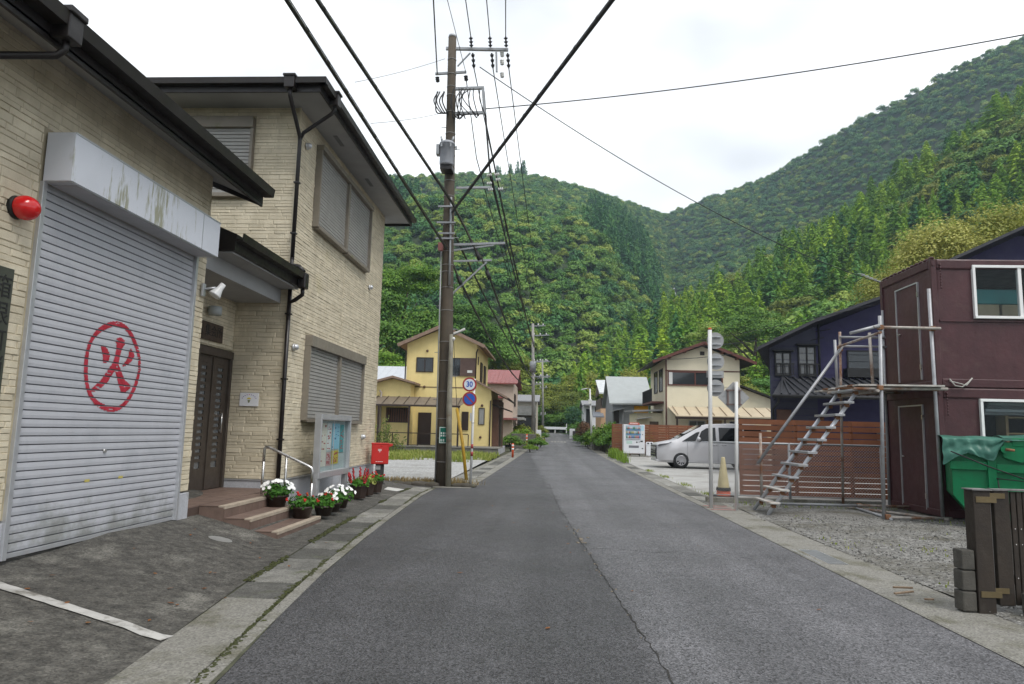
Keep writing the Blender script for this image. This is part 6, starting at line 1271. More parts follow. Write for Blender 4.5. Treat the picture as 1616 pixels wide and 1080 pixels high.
# --- houses beyond
GR = thing('grey_roof_house', 'grey-walled house with a broad pale grey roof facing the viewer', 'house', (6.5, 60, .4)); zc = lambda py: at(990, py, 57).z; xc = lambda px: at(px, 620, 57).x
walls(GR, xc(968), xc(1026), 57.6, 65, .3, zc(634), M('grey_siding', (.3, .31, .33), .8, .06, 2), 'x', at(990, 597, 61.3).z - .1); gable(GR, xc(968), xc(1026), 57.6, 65, zc(633), at(990, 597, 61.3).z, M('pale_grey_roof', (.33, .35, .35), .6, .06, 2, streak=.06), .5, .12, 'x', .3)
B(xc(1002), xc(1024), 57.5, 57.59, .4, zc(640)).build('entrance_wall', M('orange_yellow_wall', (.55, .27, .02), .8), GR); B(xc(1010), xc(1016), 57.44, 57.49, zc(664), zc(656)).build('wall_lamp', BLACK, GR); B(xc(970), xc(978), 57.52, 57.59, zc(668), zc(648)).build('window', BRNF, GR); MB().slab([(xc(962), 56.6, zc(650)), (xc(985), 56.6, zc(644)), (xc(985), 57.55, zc(644)), (xc(962), 57.55, zc(650))], .06).build('canopy', GALV, GR); MB().tube((xc(984), 57.4, zc(640)), (xc(984), 57.4, .3), .05, .05, 8).build('downpipe', GALV, GR)
OHs = thing('peach_house', 'peach and brown house with a steep white roof beyond the grey-roofed one', 'house', (6.5, 74, .8)); zd = lambda py: at(950, py, 72).z; xd = lambda px: at(px, 640, 72).x
walls(OHs, xd(948), xd(975), 72, 80, .5, zd(645), M('peach_wall', (.55, .36, .22), .8, .06, 2)); walls(OHs, xd(948), xd(975), 72.1, 79.9, zd(645) + .001, zd(628), M('brown_upper_wall', (.13, .1, .085), .8)); m = MB(); m.slab([(xd(945), 71.4, zd(620)), (xd(962), 71.4, zd(620)), (xd(961), 75, at(950, 600, 75).z), (xd(942.5), 75, at(950, 600, 75).z)], .15); m.build('roof', M('white_roof', (.5, .52, .53), .5), OHs); m = MB(); m.prism([(71.4, zd(622)), (75, at(950, 602, 75).z), (79, zd(622))], 'x', xd(945) + .05, xd(946) + .1); m.build('gable_wall', bpy.data.materials['brown_upper_wall'], OHs); fwin(OHs, xd(949), xd(956), 72, zd(640), zd(630), BRNF)
m = MB(); m.slab([(xd(935), 70.5, zd(658)), (xd(952), 70.5, zd(658)), (xd(952), 72.5, zd(650)), (xd(935), 72.5, zd(650))], .1); m.build('porch_roof', M('slate_tiles', (.14, .15, .17), .6), OHs)
WH = thing('white_house', 'small white house with a grey roof at the far end of the right roadside', 'house', (5, 88, 1)); ze_ = lambda py: at(935, py, 88).z; xe = lambda px: at(px, 640, 88).x
walls(WH, xe(922), xe(948), 88, 95, .6, ze_(640), PAPER); gable(WH, xe(922), xe(948), 88, 95, ze_(640), ze_(632), bpy.data.materials['grey_tiles'], .7, .12, 'x', .3); fwin(WH, xe(939), xe(945), 88, ze_(650), ze_(642), BRNF); B(xe(921), xe(930), 86.5, 87.99, ze_(641), ze_(639)).build('porch_roof', bpy.data.materials['grey_tiles'], WH); B(xe(925), xe(933), 87.9, 87.99, .7, ze_(646)).build('door', BLACK, WH)

# --- dark blue house
NAVY = M('navy_siding', (.03, .026, .08), .7, .15, 1.5, .1, 30); NAVY_LIT = M('navy_siding_lit', (.045, .046, .075), .7, .12, 1.5, .1, 30); TILEB = M('black_tiles', (.035, .036, .042), .5, .25, 6, .3, 30)  # second navy: same wall, its brighter light on the left painted into the colour
BL = thing('blue_house', 'dark blue two-storey house with black tiled roofs behind the containers', 'house', (13, 31, 0)); Y0 = 28.0; SHR = Matrix(((1, .36, 0, -.36 * 28), (0, 1, 0, 0), (0, 0, 1, 0), (0, 0, 0, 1)))   # the plot, and so the house, is skewed to the road
m = MB(); m.prism([(10.42, .1), (22, .1), (22, 9.6), (18.4, 9.6), (15.2, 8.1), (12.5, 6.6), (10.42, 5.75)], 'y', Y0, 38).xf(SHR); m.build('wall', NAVY, BL)
m = MB(); m.prism([(8.62, .1), (10.418, .1), (10.418, 5.8), (8.62, 4.95)], 'y', Y0 - .25, 37.5).xf(SHR); m.build('wall', NAVY_LIT, BL)
m = MB(); m.prism([(7.79, 4.7), (9.95, 5.8), (12.5, 6.76), (15.2, 8.28), (19.9, 10.5), (24, 9.0), (24, 9.12), (19.9, 10.62), (15.2, 8.4), (12.5, 6.88), (9.95, 5.92), (7.79, 4.82)], 'y', Y0 - 1.2, 38.6).xf(Matrix.Translation((.43, 0, 0)) @ SHR); m.build('roof', TILEB, BL)
m = MB()
for k in range(6): x = 15.6 + k * .6; z = 8.4 + (x - 15.2) * .472; m.box(x - .05, x + .05, Y0 - 1.15, Y0, z - .12, z - .03)
m.build('rafters', M('dark_rafter', (.09, .045, .02), .7), BL)
m = MB()
for k in range(21): z = 1.2 + k * .27; m.box(8.63, 10.41, Y0 - .262, Y0 - .251, z, z + .02) if z < 5.1 else None; m.box(10.44, min(22, 10.44 + 11), Y0 - .012, Y0 - .001, z, z + .02) if z < 6.0 else None
m.build('siding_lap', NAVY, BL, kind='stuff')
for (a, b) in ((8.72, 9.35), (9.62, 10.3)): 
    w_ = fwin(BL, a, b, Y0 - .25, 3.8, 4.75 + (.25 if a > 9 else 0), BLACK, glass('blue_house_glass', (.1, .1, .1), .1), .05); B(a + .15, a + .32, Y0 - .258, Y0 - .256, 3.9, 4.65).build('curtain', PAPER, w_); m = MB(); m.box(a - .05, b + .05, Y0 - .5, Y0 - .46, 4.25, 4.3).box(a - .05, b + .05, Y0 - .5, Y0 - .47, 3.85, 3.88)
    for k in range(5): x = a + k * (b - a) / 4; m.box(x - .015, x + .015, Y0 - .49, Y0 - .47, 3.88, 4.25)
    m.build('window_rail', BLACK, w_); B(a - .08, b + .08, Y0 - .45, Y0 - .251, 4.77 + (.25 if a > 9 else 0), 4.83 + (.25 if a > 9 else 0)).build('window_hood', BLACK, w_)
m = MB(); m.slab([(7.9, Y0 - 2.6, 2.95), (14, Y0 - 2.6, 2.95), (14, Y0 - .26, 3.75), (9.0, Y0 - .26, 3.75)], .12); m.slab([(7.9, Y0 - 2.6, 2.95), (9.0, Y0 - .26, 3.75), (11.2, 34, 3.75), (10.7, 34, 2.95)], .1); lr = m.build('lower_roof', TILEB, BL)
m = MB()
for k in range(20): x = 8.2 + k * .3; m.bar((x, Y0 - 2.6, 2.98), (max(x, 9.0), Y0 - .3, 3.78), .06, .05)
m.build('tile_ridges', TILEB, lr); m = MB(); m.path([(7.85, Y0 - 2.65, 2.9), (14, Y0 - 2.65, 2.9)], .05, 8); m.path([(8.1, Y0 - 2.6, 2.88), (8.6, Y0 - 1.0, 2.75), (8.6, Y0 - .35, 2.5), (8.6, Y0 - .35, .2)], .04, 8); m.path([(10.42, Y0 - .32, 5.9), (10.42, Y0 - .32, 3.8)], .045, 8); m.build('roof_gutter', BLACK, BL)
fwin(BL, 11.6, 13.4, Y0, 3.9, 4.9, BLACK); m = B(11.4, 13.6, Y0 - .5, Y0 - .1, 3.8, 4.15); m.build('balcony', BLACK, BL); B(8.75, 9.3, Y0 - .3, Y0 - .251, .6, 2.5).build('window', BRN, BL); B(12.6, 13.3, Y0 - .4, Y0 - .05, .4, 1.9).build('boiler_unit', M('unit_grey', (.2, .2, .21), .5), BL)
A = thing('tv_antenna', 'small television antenna on the roof edge of the blue house', 'antenna', at(1390, 445, 30)); m = MB(); p = at(1395, 448, 30); m.tube(p, p + Vector((-.95, 0, .42)), .02, .02, 6); 
for k in range(5): c = p + Vector((-.95, 0, .42)) * (.3 + .17 * k); m.tube(c + Vector((.02, -.3, -.08)), c + Vector((-.02, .3, .08)), .012, .012, 5)
m.build('boom', STEEL, A); MB().tube(p + Vector((-.15, 0, .05)), p + Vector((-.15, 0, -1.0)), .03, .03, 8).build('mast', STEEL, A)
# guardrail across the road end
GRD = thing('guardrail', 'white guardrail across the far bend of the road', 'guardrail', at(878, 680, 106)); gy = 106; za = at(878, 676, gy).z; xs = [at(858, 678, gy).x, at(876, 678, gy).x, at(894, 678, gy).x]
B(xs[0] - 3, xs[2], gy, gy + .08, za - .2, za + .18).build('rail', WHITEM, GRD, .03)
for x in [xs[0] - 2, *xs]: B(x - .07, x + .07, gy + .08, gy + .2, za - .9, za + .2 + (1.0 if x == xs[2] else 0)).build('post', POSTW, GRD)
for (px, py, Y, w_, h_, lb, mt) in ((850, 689, 72, .5, 1.1, 'white gate pillar on the left before the bend', WHITEM), (903, 688, 80, .6, 1.1, 'white gate pillar on the right before the bend', WHITEM), (912, 689, 77, 1.0, .95, 'dark wrapped pillar beside the white gate pillar', M('dark_pillar', (.05, .04, .045), .8)), (826, 705, 54, 1.9, 1.15, 'dark stone retaining wall with hedge on the left roadside', bpy.data.materials['dark_stone']), (950, 702, 54, 1.2, 1.0, 'grey block garden wall on the right roadside beside the shrubs', BLK)):
    p = at(px, py, Y); tag(B(p.x - w_ / 2, p.x + w_ / 2, p.y, p.y + (.6 if h_ > 1 else 2.5), zr(Y) - .1, zr(Y) + h_).build('garden_pillar' if w_ < 1.1 else 'garden_wall', mt, None, .03), lb, 'pillar' if w_ < 1.1 else 'wall')
# ------------------------------------------------------------------ hills and forest
from mathutils import noise as NZ
FLOOR = M('forest_floor', (.026, .042, .016), .95, .4, .05)
def sample(L, u):
    k = u * (len(L) - 1); i = min(int(k), len(L) - 2); f = k - i; return L[i].lerp(L[i + 1], f) if isinstance(L[i], Vector) else L[i] + (L[i + 1] - L[i]) * f
class Hill:
    def __init__(s, name, foot, ridge, ex, amp, nu=90, nt=46, seed=0):
        s.f = [Vector(p) for p in foot]; s.r = [Vector(p) for p in ridge]; s.e = ex; s.amp = amp; s.seed = seed
        m = MB(); vs = []; T = [i / nt for i in range(nt + 1)] + [1.06, 1.15, 1.35]
        for i in range(nu + 1):
            for t in T: vs.append(s.P(i / nu, t))
        k = len(T); m.add(vs, [(i * k + j, (i + 1) * k + j, (i + 1) * k + j + 1, i * k + j + 1) for i in range(nu) for j in range(k - 1)], True); struct(m.build(name, FLOOR))
    def P(s, u, t):
        a, b = sample(s.f, u), sample(s.r, u); e = sample(s.e, u); c = min(t, 1.0); p = a.lerp(b, t); z = a.z + (b.z - a.z) * c ** e
        if t > 1: z -= (t - 1) * (b.z - a.z) * .55
        q = Vector((p.x * .011, p.y * .006, s.seed)); n = NZ.noise(q) + .5 * NZ.noise(q * 2.3) + .25 * NZ.noise(q * 5)
        return Vector((p.x, p.y, z + s.amp * n * math.sin(math.pi * min(1, c)) * .9))
    def scatter(s, gap, seed, tmax=1.02):
        random.seed(seed); out = []; NU, NT = 60, 40
        for i in range(NU):
            for j in range(NT):
                u0, t0 = i / NU, tmax * j / NT; a, b, c = s.P(u0, t0), s.P(u0 + 1 / NU, t0), s.P(u0, t0 + tmax / NT)
                ar = (b - a).cross(c - a).length; n = ar / gap ** 2; n = int(n) + (1 if rnd() < n % 1 else 0)
                for _ in range(n):
                    u, t = u0 + rnd() / NU, t0 + rnd() * tmax / NT; out.append((s.P(u, t), u, t))
        return out
def px_of(p):
    v = p - Vector((0, 0, CAMZ)); d = v.dot(cf); return (808 + FPX * v.dot(cr) / d, 540 - FPX * v.dot(cu) / d, d) if d > 1 else (-9999, 0, 1)
dn = Vector((0, 0, -6))
HC_ = Hill('hill', [(-330, 150, 0), (-220, 130, 0), (-130, 112, 0), (-75, 110, 0), (-35, 112, 1), (-6, 122, 1), (14, 145, 2), (32, 185, 6), (52, 235, 14)],
           [at(130, 320, 420) + dn, at(330, 300, 430) + dn, at(480, 288, 440) + dn, at(610, 273, 450) + dn, at(720, 268, 470) + dn, at(840, 271, 490) + dn, at(930, 292, 520) + dn, at(1005, 318, 570) + dn, at(1052, 332, 640) + dn],
           [1.0, 1.0, .95, .9, 1.0, .92, .98, 1.1, 1.75], 26, seed=2)
HB2 = Hill('hill', [(52, 235, 14), (95, 260, 20), (140, 260, 25), (190, 250, 30), (250, 240, 35), (330, 230, 40)],
           [at(1052, 332, 640) + dn, at(1110, 306, 600) + dn, at(1185, 286, 560) + dn, at(1255, 246, 520) + dn, at(1310, 208, 480) + dn, at(1400, 146, 440) + dn][0:0] +
           [at(1052, 332, 640) + dn, at(1120, 304, 600) + dn, at(1215, 272, 545) + dn, at(1310, 208, 490) + dn, at(1500, 103, 430) + dn, at(1800, -40, 400) + dn],
           [1.75, 1.1, .95, 1.0, .95, 1.0], 24, seed=9)
d2 = Vector((0, 0, -9))
HA = Hill('hill', [(2, 118, .6), (12, 112, .8), (22, 100, .6), (33, 88, .4), (45, 78, .2), (58, 68, .1), (75, 58, 0), (110, 48, 0)],
          [at(850, 600, 235) + d2, at(930, 552, 240) + d2, at(1030, 492, 240) + d2, at(1130, 438, 238) + d2, at(1240, 378, 232) + d2, at(1370, 300, 224) + d2, at(1530, 188, 212) + d2, at(1900, -40, 190) + d2],
          [1.0, .9, .85, .85, .85, .85, .85, .9], 7, seed=5)
# tree shapes
def crown_mesh(name, seed, lobes, leaves, size, flat=.6, up=.7, spread=.62, mat=None, lr=(.34, .5), asp=.7):
    """broadleaf crown of unit radius: many leaf clumps on uneven lobes"""
    random.seed(seed); m = MB(); L = []
    for k in range(lobes):
        d = rdir(); d.z = abs(d.z) * 1.1 - .2; r = U(*lr); L.append((Vector((d.x * spread, d.y * spread, d.z * spread * .85)) * U(.6, 1.12), r))
    L.append((Vector((0, 0, .1)), .5))
    for _ in range(leaves):
        c, r = random.choice(L); d = rdir()
        if d.z < -.35: d.z *= -.6
        p = c + Vector((d.x, d.y, d.z * flat)) * r * U(.72, 1.05); leaf(m, p, d + Vector((0, 0, up)) + rdir() * .55, size * U(.6, 1.4), asp)
    me = bpy.data.meshes.new(name); me.from_pydata(m.v, [], m.f); me.materials.append(mat); return me
def conifer_mesh(name, seed, leaves, size, w=.2, mat=None, bare=.12):
    """cedar of unit height: ragged whorls of drooping sprays"""
    random.seed(seed); m = MB(); n = 26
    br = []
    for k in range(n):
        z = bare + (1 - bare) * (k + rnd() * .6) / n
        for j in range(7 if z < .7 else 5): br.append((z, rnd() * 6.283, w * (1 - z) ** .75 * U(.65, 1.15) + .012))
    for _ in range(leaves):
        z, a, r = random.choice(br); s = rnd() ** .6; q = Vector((math.cos(a) * r * s, math.sin(a) * r * s, z - .05 * s * s + U(-.012, .012)))
        leaf(m, q + rdir() * .012, Vector((math.cos(a) * .6, math.sin(a) * .6, .8)) + rdir() * .5, size * U(.6, 1.3) * (1.15 - .6 * z), .5)
    me = bpy.data.meshes.new(name); me.from_pydata(m.v, [], m.f); me.materials.append(mat); return me
F_MIX = foliage_mat('forest_leaves', (.055, .171, .033), (.154, .286, .046), (.352, .407, .077), .2, tree=.85)
F_DARK = foliage_mat('dark_forest_leaves', (.035, .132, .050), (.083, .220, .061), (.198, .330, .083), .15, tree=.85)
F_CON = foliage_mat('cedar_sprays', (.077, .198, .022), (.209, .374, .031), (.440, .572, .050), .25, tree=.75)
F_CON2 = foliage_mat('dark_cedar_sprays', (.031, .127, .044), (.061, .198, .050), (.143, .308, .055), .15, tree=.8)
F_OLV = foliage_mat('olive_leaves', (.075, .12, .02), (.18, .22, .03), (.36, .36, .05), .28)
F_LIME = foliage_mat('lime_leaves', (.06, .15, .016), (.15, .28, .025), (.32, .42, .045), .3)
F_DEEP = foliage_mat('deep_green_leaves', (.042, .110, .019), (.094, .204, .025), (.198, .297, .039), .2)
F_PALE = foliage_mat('pale_plume_leaves', (.19, .22, .04), (.34, .35, .08), (.52, .5, .16), .3)
def proto(coll, name, me):
    o = bpy.data.objects.new(name, me); coll.objects.link(o); return o
cA = bpy.data.collections.new('forest_shapes')
for k in range(6): proto(cA, 'a_broadleaf_%d' % k, crown_mesh('broadleaf_crown', 30 + k, 11 + k % 3, 850, .085, .7, .8, .62, F_MIX if k < 4 else F_DARK))
for k in range(3): proto(cA, 'b_conifer_%d' % k, conifer_mesh('cedar_far', 50 + k, 500, .055, .23, F_CON2))
for k in range(4): proto(cA, 'c_cedar_%d' % k, conifer_mesh('cedar_near', 60 + k, 1500, .034, .25, F_CON if k < 3 else F_CON2))
for k in range(3): proto(cA, 'd_olive_%d' % k, crown_mesh('olive_crown', 70 + k, 13, 1200, .065, .55, .8, .66, (F_OLV, F_DEEP, F_MIX)[k]))
def scatter_gn(name, label, pts, coll):
    me = bpy.data.meshes.new(name); me.from_pydata([p[0] for p in pts], [], [])
    a = me.attributes.new('pick', 'INT', 'POINT'); a.data.foreach_set('value', [p[3] for p in pts])
    a = me.attributes.new('turn', 'FLOAT_VECTOR', 'POINT'); a.data.foreach_set('vector', [v for p in pts for v in (U(-.06, .06), U(-.06, .06), p[2])])
    a = me.attributes.new('size', 'FLOAT_VECTOR', 'POINT'); a.data.foreach_set('vector', [v for p in pts for v in p[1]])
    o = bpy.data.objects.new(name, me); COL.objects.link(o); ng = bpy.data.node_groups.new(name, 'GeometryNodeTree')
    ng.interface.new_socket('Geometry', in_out='INPUT', socket_type='NodeSocketGeometry'); ng.interface.new_socket('Geometry', in_out='OUTPUT', socket_type='NodeSocketGeometry')
    n, l = ng.nodes, ng.links; gi = n.new('NodeGroupInput'); go = n.new('NodeGroupOutput'); io = n.new('GeometryNodeInstanceOnPoints'); ci = n.new('GeometryNodeCollectionInfo'); ci.inputs['Collection'].default_value = coll; ci.inputs['Separate Children'].default_value = True; ci.inputs['Reset Children'].default_value = True
    def na(nm, ty): x = n.new('GeometryNodeInputNamedAttribute'); x.data_type = ty; x.inputs['Name'].default_value = nm; return x.outputs['Attribute']
    l.new(gi.outputs[0], io.inputs['Points']); l.new(ci.outputs[0], io.inputs['Instance']); io.inputs['Pick Instance'].default_value = True; l.new(na('pick', 'INT'), io.inputs['Instance Index']); l.new(na('turn', 'FLOAT_VECTOR'), io.inputs['Rotation']); l.new(na('size', 'FLOAT_VECTOR'), io.inputs['Scale']); l.new(io.outputs[0], go.inputs[0])
    md = o.modifiers.new('trees', 'NODES'); md.node_group = ng; o['kind'] = 'stuff'; o['label'] = label; o['category'] = 'forest'; return o
def sc3(r, h=None): return (r * U(.85, 1.15), r * U(.85, 1.15), (h or r) * U(.95, 1.35))
def inview(p, mg=70): x, y, d = px_of(p); return -mg < x < 1616 + mg and y < 760
pts = []; 
for (p, u, t) in HC_.scatter(3.7, 41):
    if not inview(p): continue
    con = NZ.noise(Vector((p.x * .012, p.y * .012, 4))) + (.42 if t > .6 and p.x < -20 else 0)
    if con > .42: h = U(9, 15); pts.append((p, (h, h, h), rnd() * 6.28, random.choice((6, 7, 8))))
    else: r = U(1.6, 4.0); pts.append((p + Vector((0, 0, r * .5)), sc3(r), rnd() * 6.28, random.choice((0, 1, 2, 3, 0, 1, 2, 4, 5))))
scatter_gn('central_forest', 'mixed forest covering the mountain behind the street', pts, cA); pts = []
for (p, u, t) in HB2.scatter(3.6, 43):
    if not inview(p): continue
    con = NZ.noise(Vector((p.x * .012, p.y * .012, 8))) 
    if con > .55: h = U(9, 14); pts.append((p, (h, h, h), rnd() * 6.28, random.choice((6, 7, 8))))
    else: r = U(1.5, 3.8); pts.append((p + Vector((0, 0, r * .5)), sc3(r), rnd() * 6.28, random.choice((0, 1, 2, 3, 4, 5, 4, 5))))
scatter_gn('ridge_forest', 'bluish mixed forest on the high ridge at the upper right', pts, cA); pts = []; NEAR = []
for (p, u, t) in HA.scatter(3.9, 47):
    if not inview(p): continue
    x, y, d = px_of(p); g = NZ.noise(Vector((p.x * .02, p.y * .02, 2)))
    if g > .2 or rnd() < .08 or (t > .96 and rnd() < .5): r = U(2.6, 4.6); pts.append((p + Vector((0, 0, r * .9)), sc3(r), rnd() * 6.28, random.choice((11 + 2, 14, 15, 13, 0, 1))))
    else:
        h = U(6, 14) * U(.8, 1.1); w_ = h * U(.8, 1.5); k = random.choice((9, 10, 11, 9, 10, 11, 12)); q = (p, (w_, w_ * U(.85, 1.15), h), rnd() * 6.28, k)
        if d < 150 and 930 < x < 1620: NEAR.append((d, q))
        else: pts.append(q)
NEAR.sort(key=lambda a: a[0]); cut = NEAR[:70]; pts += [q for d, q in NEAR[70:]]
scatter_gn('cedar_forest', 'bright green cedar plantation on the near slope at the right', pts, cA)
BARK = M('bark', (.06, .045, .032), .9, .3, 6, .5, 30)
tk = MB().path([(0, 0, -.05), (.004, 0, .5), (0, .003, .95)], [.016, .011, .003], 7); tkme = bpy.data.meshes.new('cedar_trunk'); tkme.from_pydata(tk.v, [], tk.f); tkme.materials.append(BARK)
CED = [o.data for o in sorted(cA.objects, key=lambda o: o.name)]
for d, (p, s, rz, k) in cut:
    T = thing('cedar_tree', 'cedar tree in the foremost rows of the plantation on the right slope', 'tree', p, 'cedars on the near slope'); T.scale = s; T.rotation_euler = (0, 0, rz)
    for nm, me in (('crown', CED[k]), ('trunk', tkme)): o = bpy.data.objects.new(nm, me); COL.objects.link(o); o.parent = T

# ------------------------------------------------------------------ trees and shrubs one can tell apart
def limbs(m, base, h, r, n, seed):
    random.seed(seed); m.path([base + Vector((0, 0, -.3)), base + Vector((U(-.2, .2), U(-.2, .2), h * .45)), base + Vector((U(-.4, .4), U(-.4, .4), h * .8))], [r, r * .7, r * .25], 8)
    for k in range(n):
        a = k * 2.4 + rnd(); z0 = h * U(.3, .6); p = base + Vector((0, 0, z0)); q = p + Vector((math.cos(a), math.sin(a), U(.5, 1.1))) * h * U(.18, .3); m.path([p, p.lerp(q, .5) + rdir() * .2, q], [r * .45, r * .3, r * .08], 6)
CR = {}
def crown_kind(mat, k, leaves=10000, size=.024, flat=.5, lobes=26):
    key = (mat.name, k, leaves)
    if key not in CR: CR[key] = crown_mesh('crown', 200 + k, lobes, leaves, size, flat, .8, .68, mat, (.24, .42))
    return CR[key]
def tree(label, px, py_top, Y, R_, H_, mat, k=0, zbase=None, group=None, name='broadleaf_tree', cat='tree', size=.024, leaves=10000, flat=.5, asp=1.0):
    """tree whose top stands at a given height, trunk on the ground below"""
    top = at(px, py_top, Y); zb = zr(Y) if zbase is None else zbase; base = Vector((top.x, Y, zb)); T = thing(name, label, cat, base, group)
    m = MB(); h = max(top.z - zb - R_ * asp * .6, .3); limbs(m, base, h, max(.05, .03 * (top.z - zb)), 7, 300 + k); m.build('trunk', BARK, T)
    o = bpy.data.objects.new('crown', crown_kind(mat, k, leaves, size, flat)); COL.objects.link(o); o.parent = T; o.location = (0, 0, top.z - zb - R_ * asp * .92); o.scale = (R_, R_, R_ * asp); o.rotation_euler = (0, 0, k * 1.3 + px); return T
tree('tall bright green tree showing just right of the hall roof corner', 636, 388, 84, 6.2, 0, F_LIME, 0, 4)
tree('tall green tree half hidden behind the hall, left of the bright one', 585, 420, 80, 6.5, 0, F_DEEP, 1, 3)
tree('layered dark green tree between the hall and the utility pole', 655, 462, 76, 6.0, 0, F_DEEP, 2, 2)
tree('small lime green tree above the pale metal roof', 622, 535, 68, 4.2, 0, F_LIME, 3, .5)
tree('dark olive tree directly behind the utility pole', 722, 455, 92, 6.8, 0, F_DEEP, 4, 4)
tree('rounded green tree behind the yellow house roof', 762, 500, 96, 6.4, 0, F_MIX, 5, 3)
tree('green tree above the pink house', 800, 535, 100, 6.0, 0, F_OLV, 0, 2)
tree('shadowed green tree behind the yellow house gable', 690, 500, 82, 5.6, 0, F_DARK, 1, 1)
tree('yellow-green tree just left of the far utility poles', 828, 590, 112, 5.5, 0, F_OLV, 2)
tree('olive tree at the road bend behind the far poles', 872, 585, 120, 6.2, 0, F_OLV, 3)
tree('broad olive tree in the middle of the road end', 925, 562, 128, 8.5, 0, F_OLV, 4)
tree('low yellow-green tree in front of the broad olive tree', 905, 604, 116, 5.2, 0, F_OLV, 5)
tree('olive tree above the white and peach house roofs', 975, 560, 124, 7.5, 0, F_OLV, 0)
tree('dark green tree in the shade under the olive trees', 890, 628, 112, 4.8, 0, F_DEEP, 1)
tree('dark green tree behind the white house at the road end', 935, 618, 108, 5.0, 0, F_DEEP, 2)
tree('rounded olive tree to the left of the cream house roof', 1005, 582, 100, 5.5, 0, F_OLV, 1)
tree('round yellow-green tree between the cream and the blue house', 1168, 567, 70, 4.6, 0, F_OLV, 3)
tree('second round olive tree behind the cream house annex', 1205, 575, 72, 4.2, 0, F_MIX, 4)
tree('large dark spreading tree low on the slope behind the blue house', 1190, 470, 105, 6.0, 0, F_DEEP, 5, 6)
tree('green broad tree on the slope left of the blue house roof', 1130, 495, 110, 5.5, 0, F_MIX, 2, 5)
tree('pale yellow-green plumed tree above the upper container', 1500, 322, 44, 4.6, 0, F_PALE, 0, 1, None, 'plumed_tree', size=.017, leaves=16000, flat=.8, asp=1.1)
tree('pale plumed tree behind the left end of the upper container', 1432, 385, 44, 3.6, 0, F_PALE, 1, 1, None, 'plumed_tree', size=.017, leaves=16000, flat=.8, asp=1.1)
tree('pale plumed tree at the right picture edge above the container', 1600, 285, 44, 5.2, 0, F_PALE, 2, 1, None, 'plumed_tree', size=.017, leaves=16000, flat=.8, asp=1.1)
def shrub(label, px, py_top, Y, R_, mat, k=0, asp=.8, name='shrub', leaves=2200, group=None):
    top = at(px, py_top, Y); zb = zr(Y); base = Vector((top.x, Y, zb)); T = thing(name, label, 'shrub', base, group); h = top.z - zb
    m = MB(); limbs(m, base, h * .8, .05, 5, 400 + k); m.build('stems', BARK, T); o = bpy.data.objects.new('foliage', crown_kind(mat, k, leaves, .055, .75)); COL.objects.link(o); o.parent = T; o.location = (0, 0, h * .36); o.scale = (R_ * 1.15, R_ * 1.15, h * .62); o.rotation_euler = (0, 0, px); return T
shrub('clipped yellow-green azalea ball on the left roadside wall', 829, 666, 55, .75, F_LIME, 0); shrub('green climbing bush spilling over the left roadside wall', 848, 684, 52, .8, F_DEEP, 1); shrub('yellowish bush behind the azalea ball', 820, 660, 60, 1.4, F_OLV, 2); shrub('low green bush at the foot of the left roadside wall', 838, 697, 48, .55, F_LIME, 3); shrub('green bush beside the pink house entrance', 808, 680, 50, .9, F_DEEP, 4); shrub('brownish clipped bush by the far left gate pillar', 853, 667, 84, 1.0, F_OLV, 5)
shrub('tall green hedge bush left of the slat fence', 955, 655, 52, 1.1, F_DEEP, 0); shrub('green hedge bush behind the lamp post', 944, 664, 58, 1.2, F_DEEP, 1); shrub('light green bush above the hedge near the vending machine', 968, 652, 50, .9, F_LIME, 2); shrub('low green bush at the foot of the lamp post', 925, 680, 62, 1.1, F_DEEP, 3); shrub('reddish-leaved shrub left of the lamp post', 926, 655, 68, 1.1, foliage_mat('russet_leaves', (.08, .04, .025), (.14, .075, .04), (.2, .12, .06)), 4); shrub('small green garden tree behind the white gate pillar', 914, 660, 84, 1.5, F_DEEP, 5); shrub('small bush beside the vending machine top', 1024, 667, 46, .5, F_LIME, 1); shrub('pale green scrub beyond the guardrail', 872, 668, 112, 2.2, F_LIME, 3, leaves=1800)
shrub('pale green scrub right of the guardrail', 892, 668, 112, 2.0, F_LIME, 4)
for k, (px, py, Y, r, mt, lb) in enumerate(((962, 668, 49, .9, F_DEEP, 'rounded hedge bush against the end of the slat fence'), (948, 676, 54, .8, F_LIME, 'low light green hedge bush beside the grey garden wall'), (938, 668, 61, 1.0, F_DEEP, 'hedge bush just right of the lamp post'), (918, 674, 70, 1.0, F_DEEP, 'dense bush between the lamp post and the dark pillar'), (930, 690, 58, .6, F_LIME, 'small leafy bush at the lamp post foot'),
        (815, 672, 56, 1.0, F_DEEP, 'bush behind the left roadside wall next to the pink house'), (842, 676, 56, .9, F_OLV, 'bush on top of the left roadside wall right of the azalea'), (853, 692, 58, .7, F_LIME, 'light green bush at the road edge past the left wall'), (858, 680, 74, .8, F_DEEP, 'bush beside the white gate pillar on the left'), (898, 682, 92, .9, F_DEEP, 'bush at the road edge under the garden pine'))):
    shrub(lb, px, py, Y, r, mt, k % 6)
# cloud-pruned pine
T = thing('garden_pine', 'cloud-pruned blue-green garden pine on the right before the bend', 'tree', at(905, 690, 86)); m = MB(); b = at(906, 690, 86); m.path([b, at(904, 670, 86), at(907, 655, 86), at(904, 645, 86)], [.15, .12, .1, .05], 8); m.build('trunk', BARK, T)
F_PINE = foliage_mat('pine_needles', (.02, .065, .035), (.04, .11, .055), (.08, .17, .08))
for (px, py, r) in ((903, 646, 1.0), (909, 652, 1.0), (899, 655, .9), (904, 660, 1.2), (910, 664, 1.0), (898, 666, .8)): m = MB(); random.seed(int(px + py)); leaf_cloud(m, at(px, py, 86) , (r, r, r * .4), 260, .13, .8, .4, .35); m.build('needle_pad', F_PINE, T, kind='stuff', fix=False)
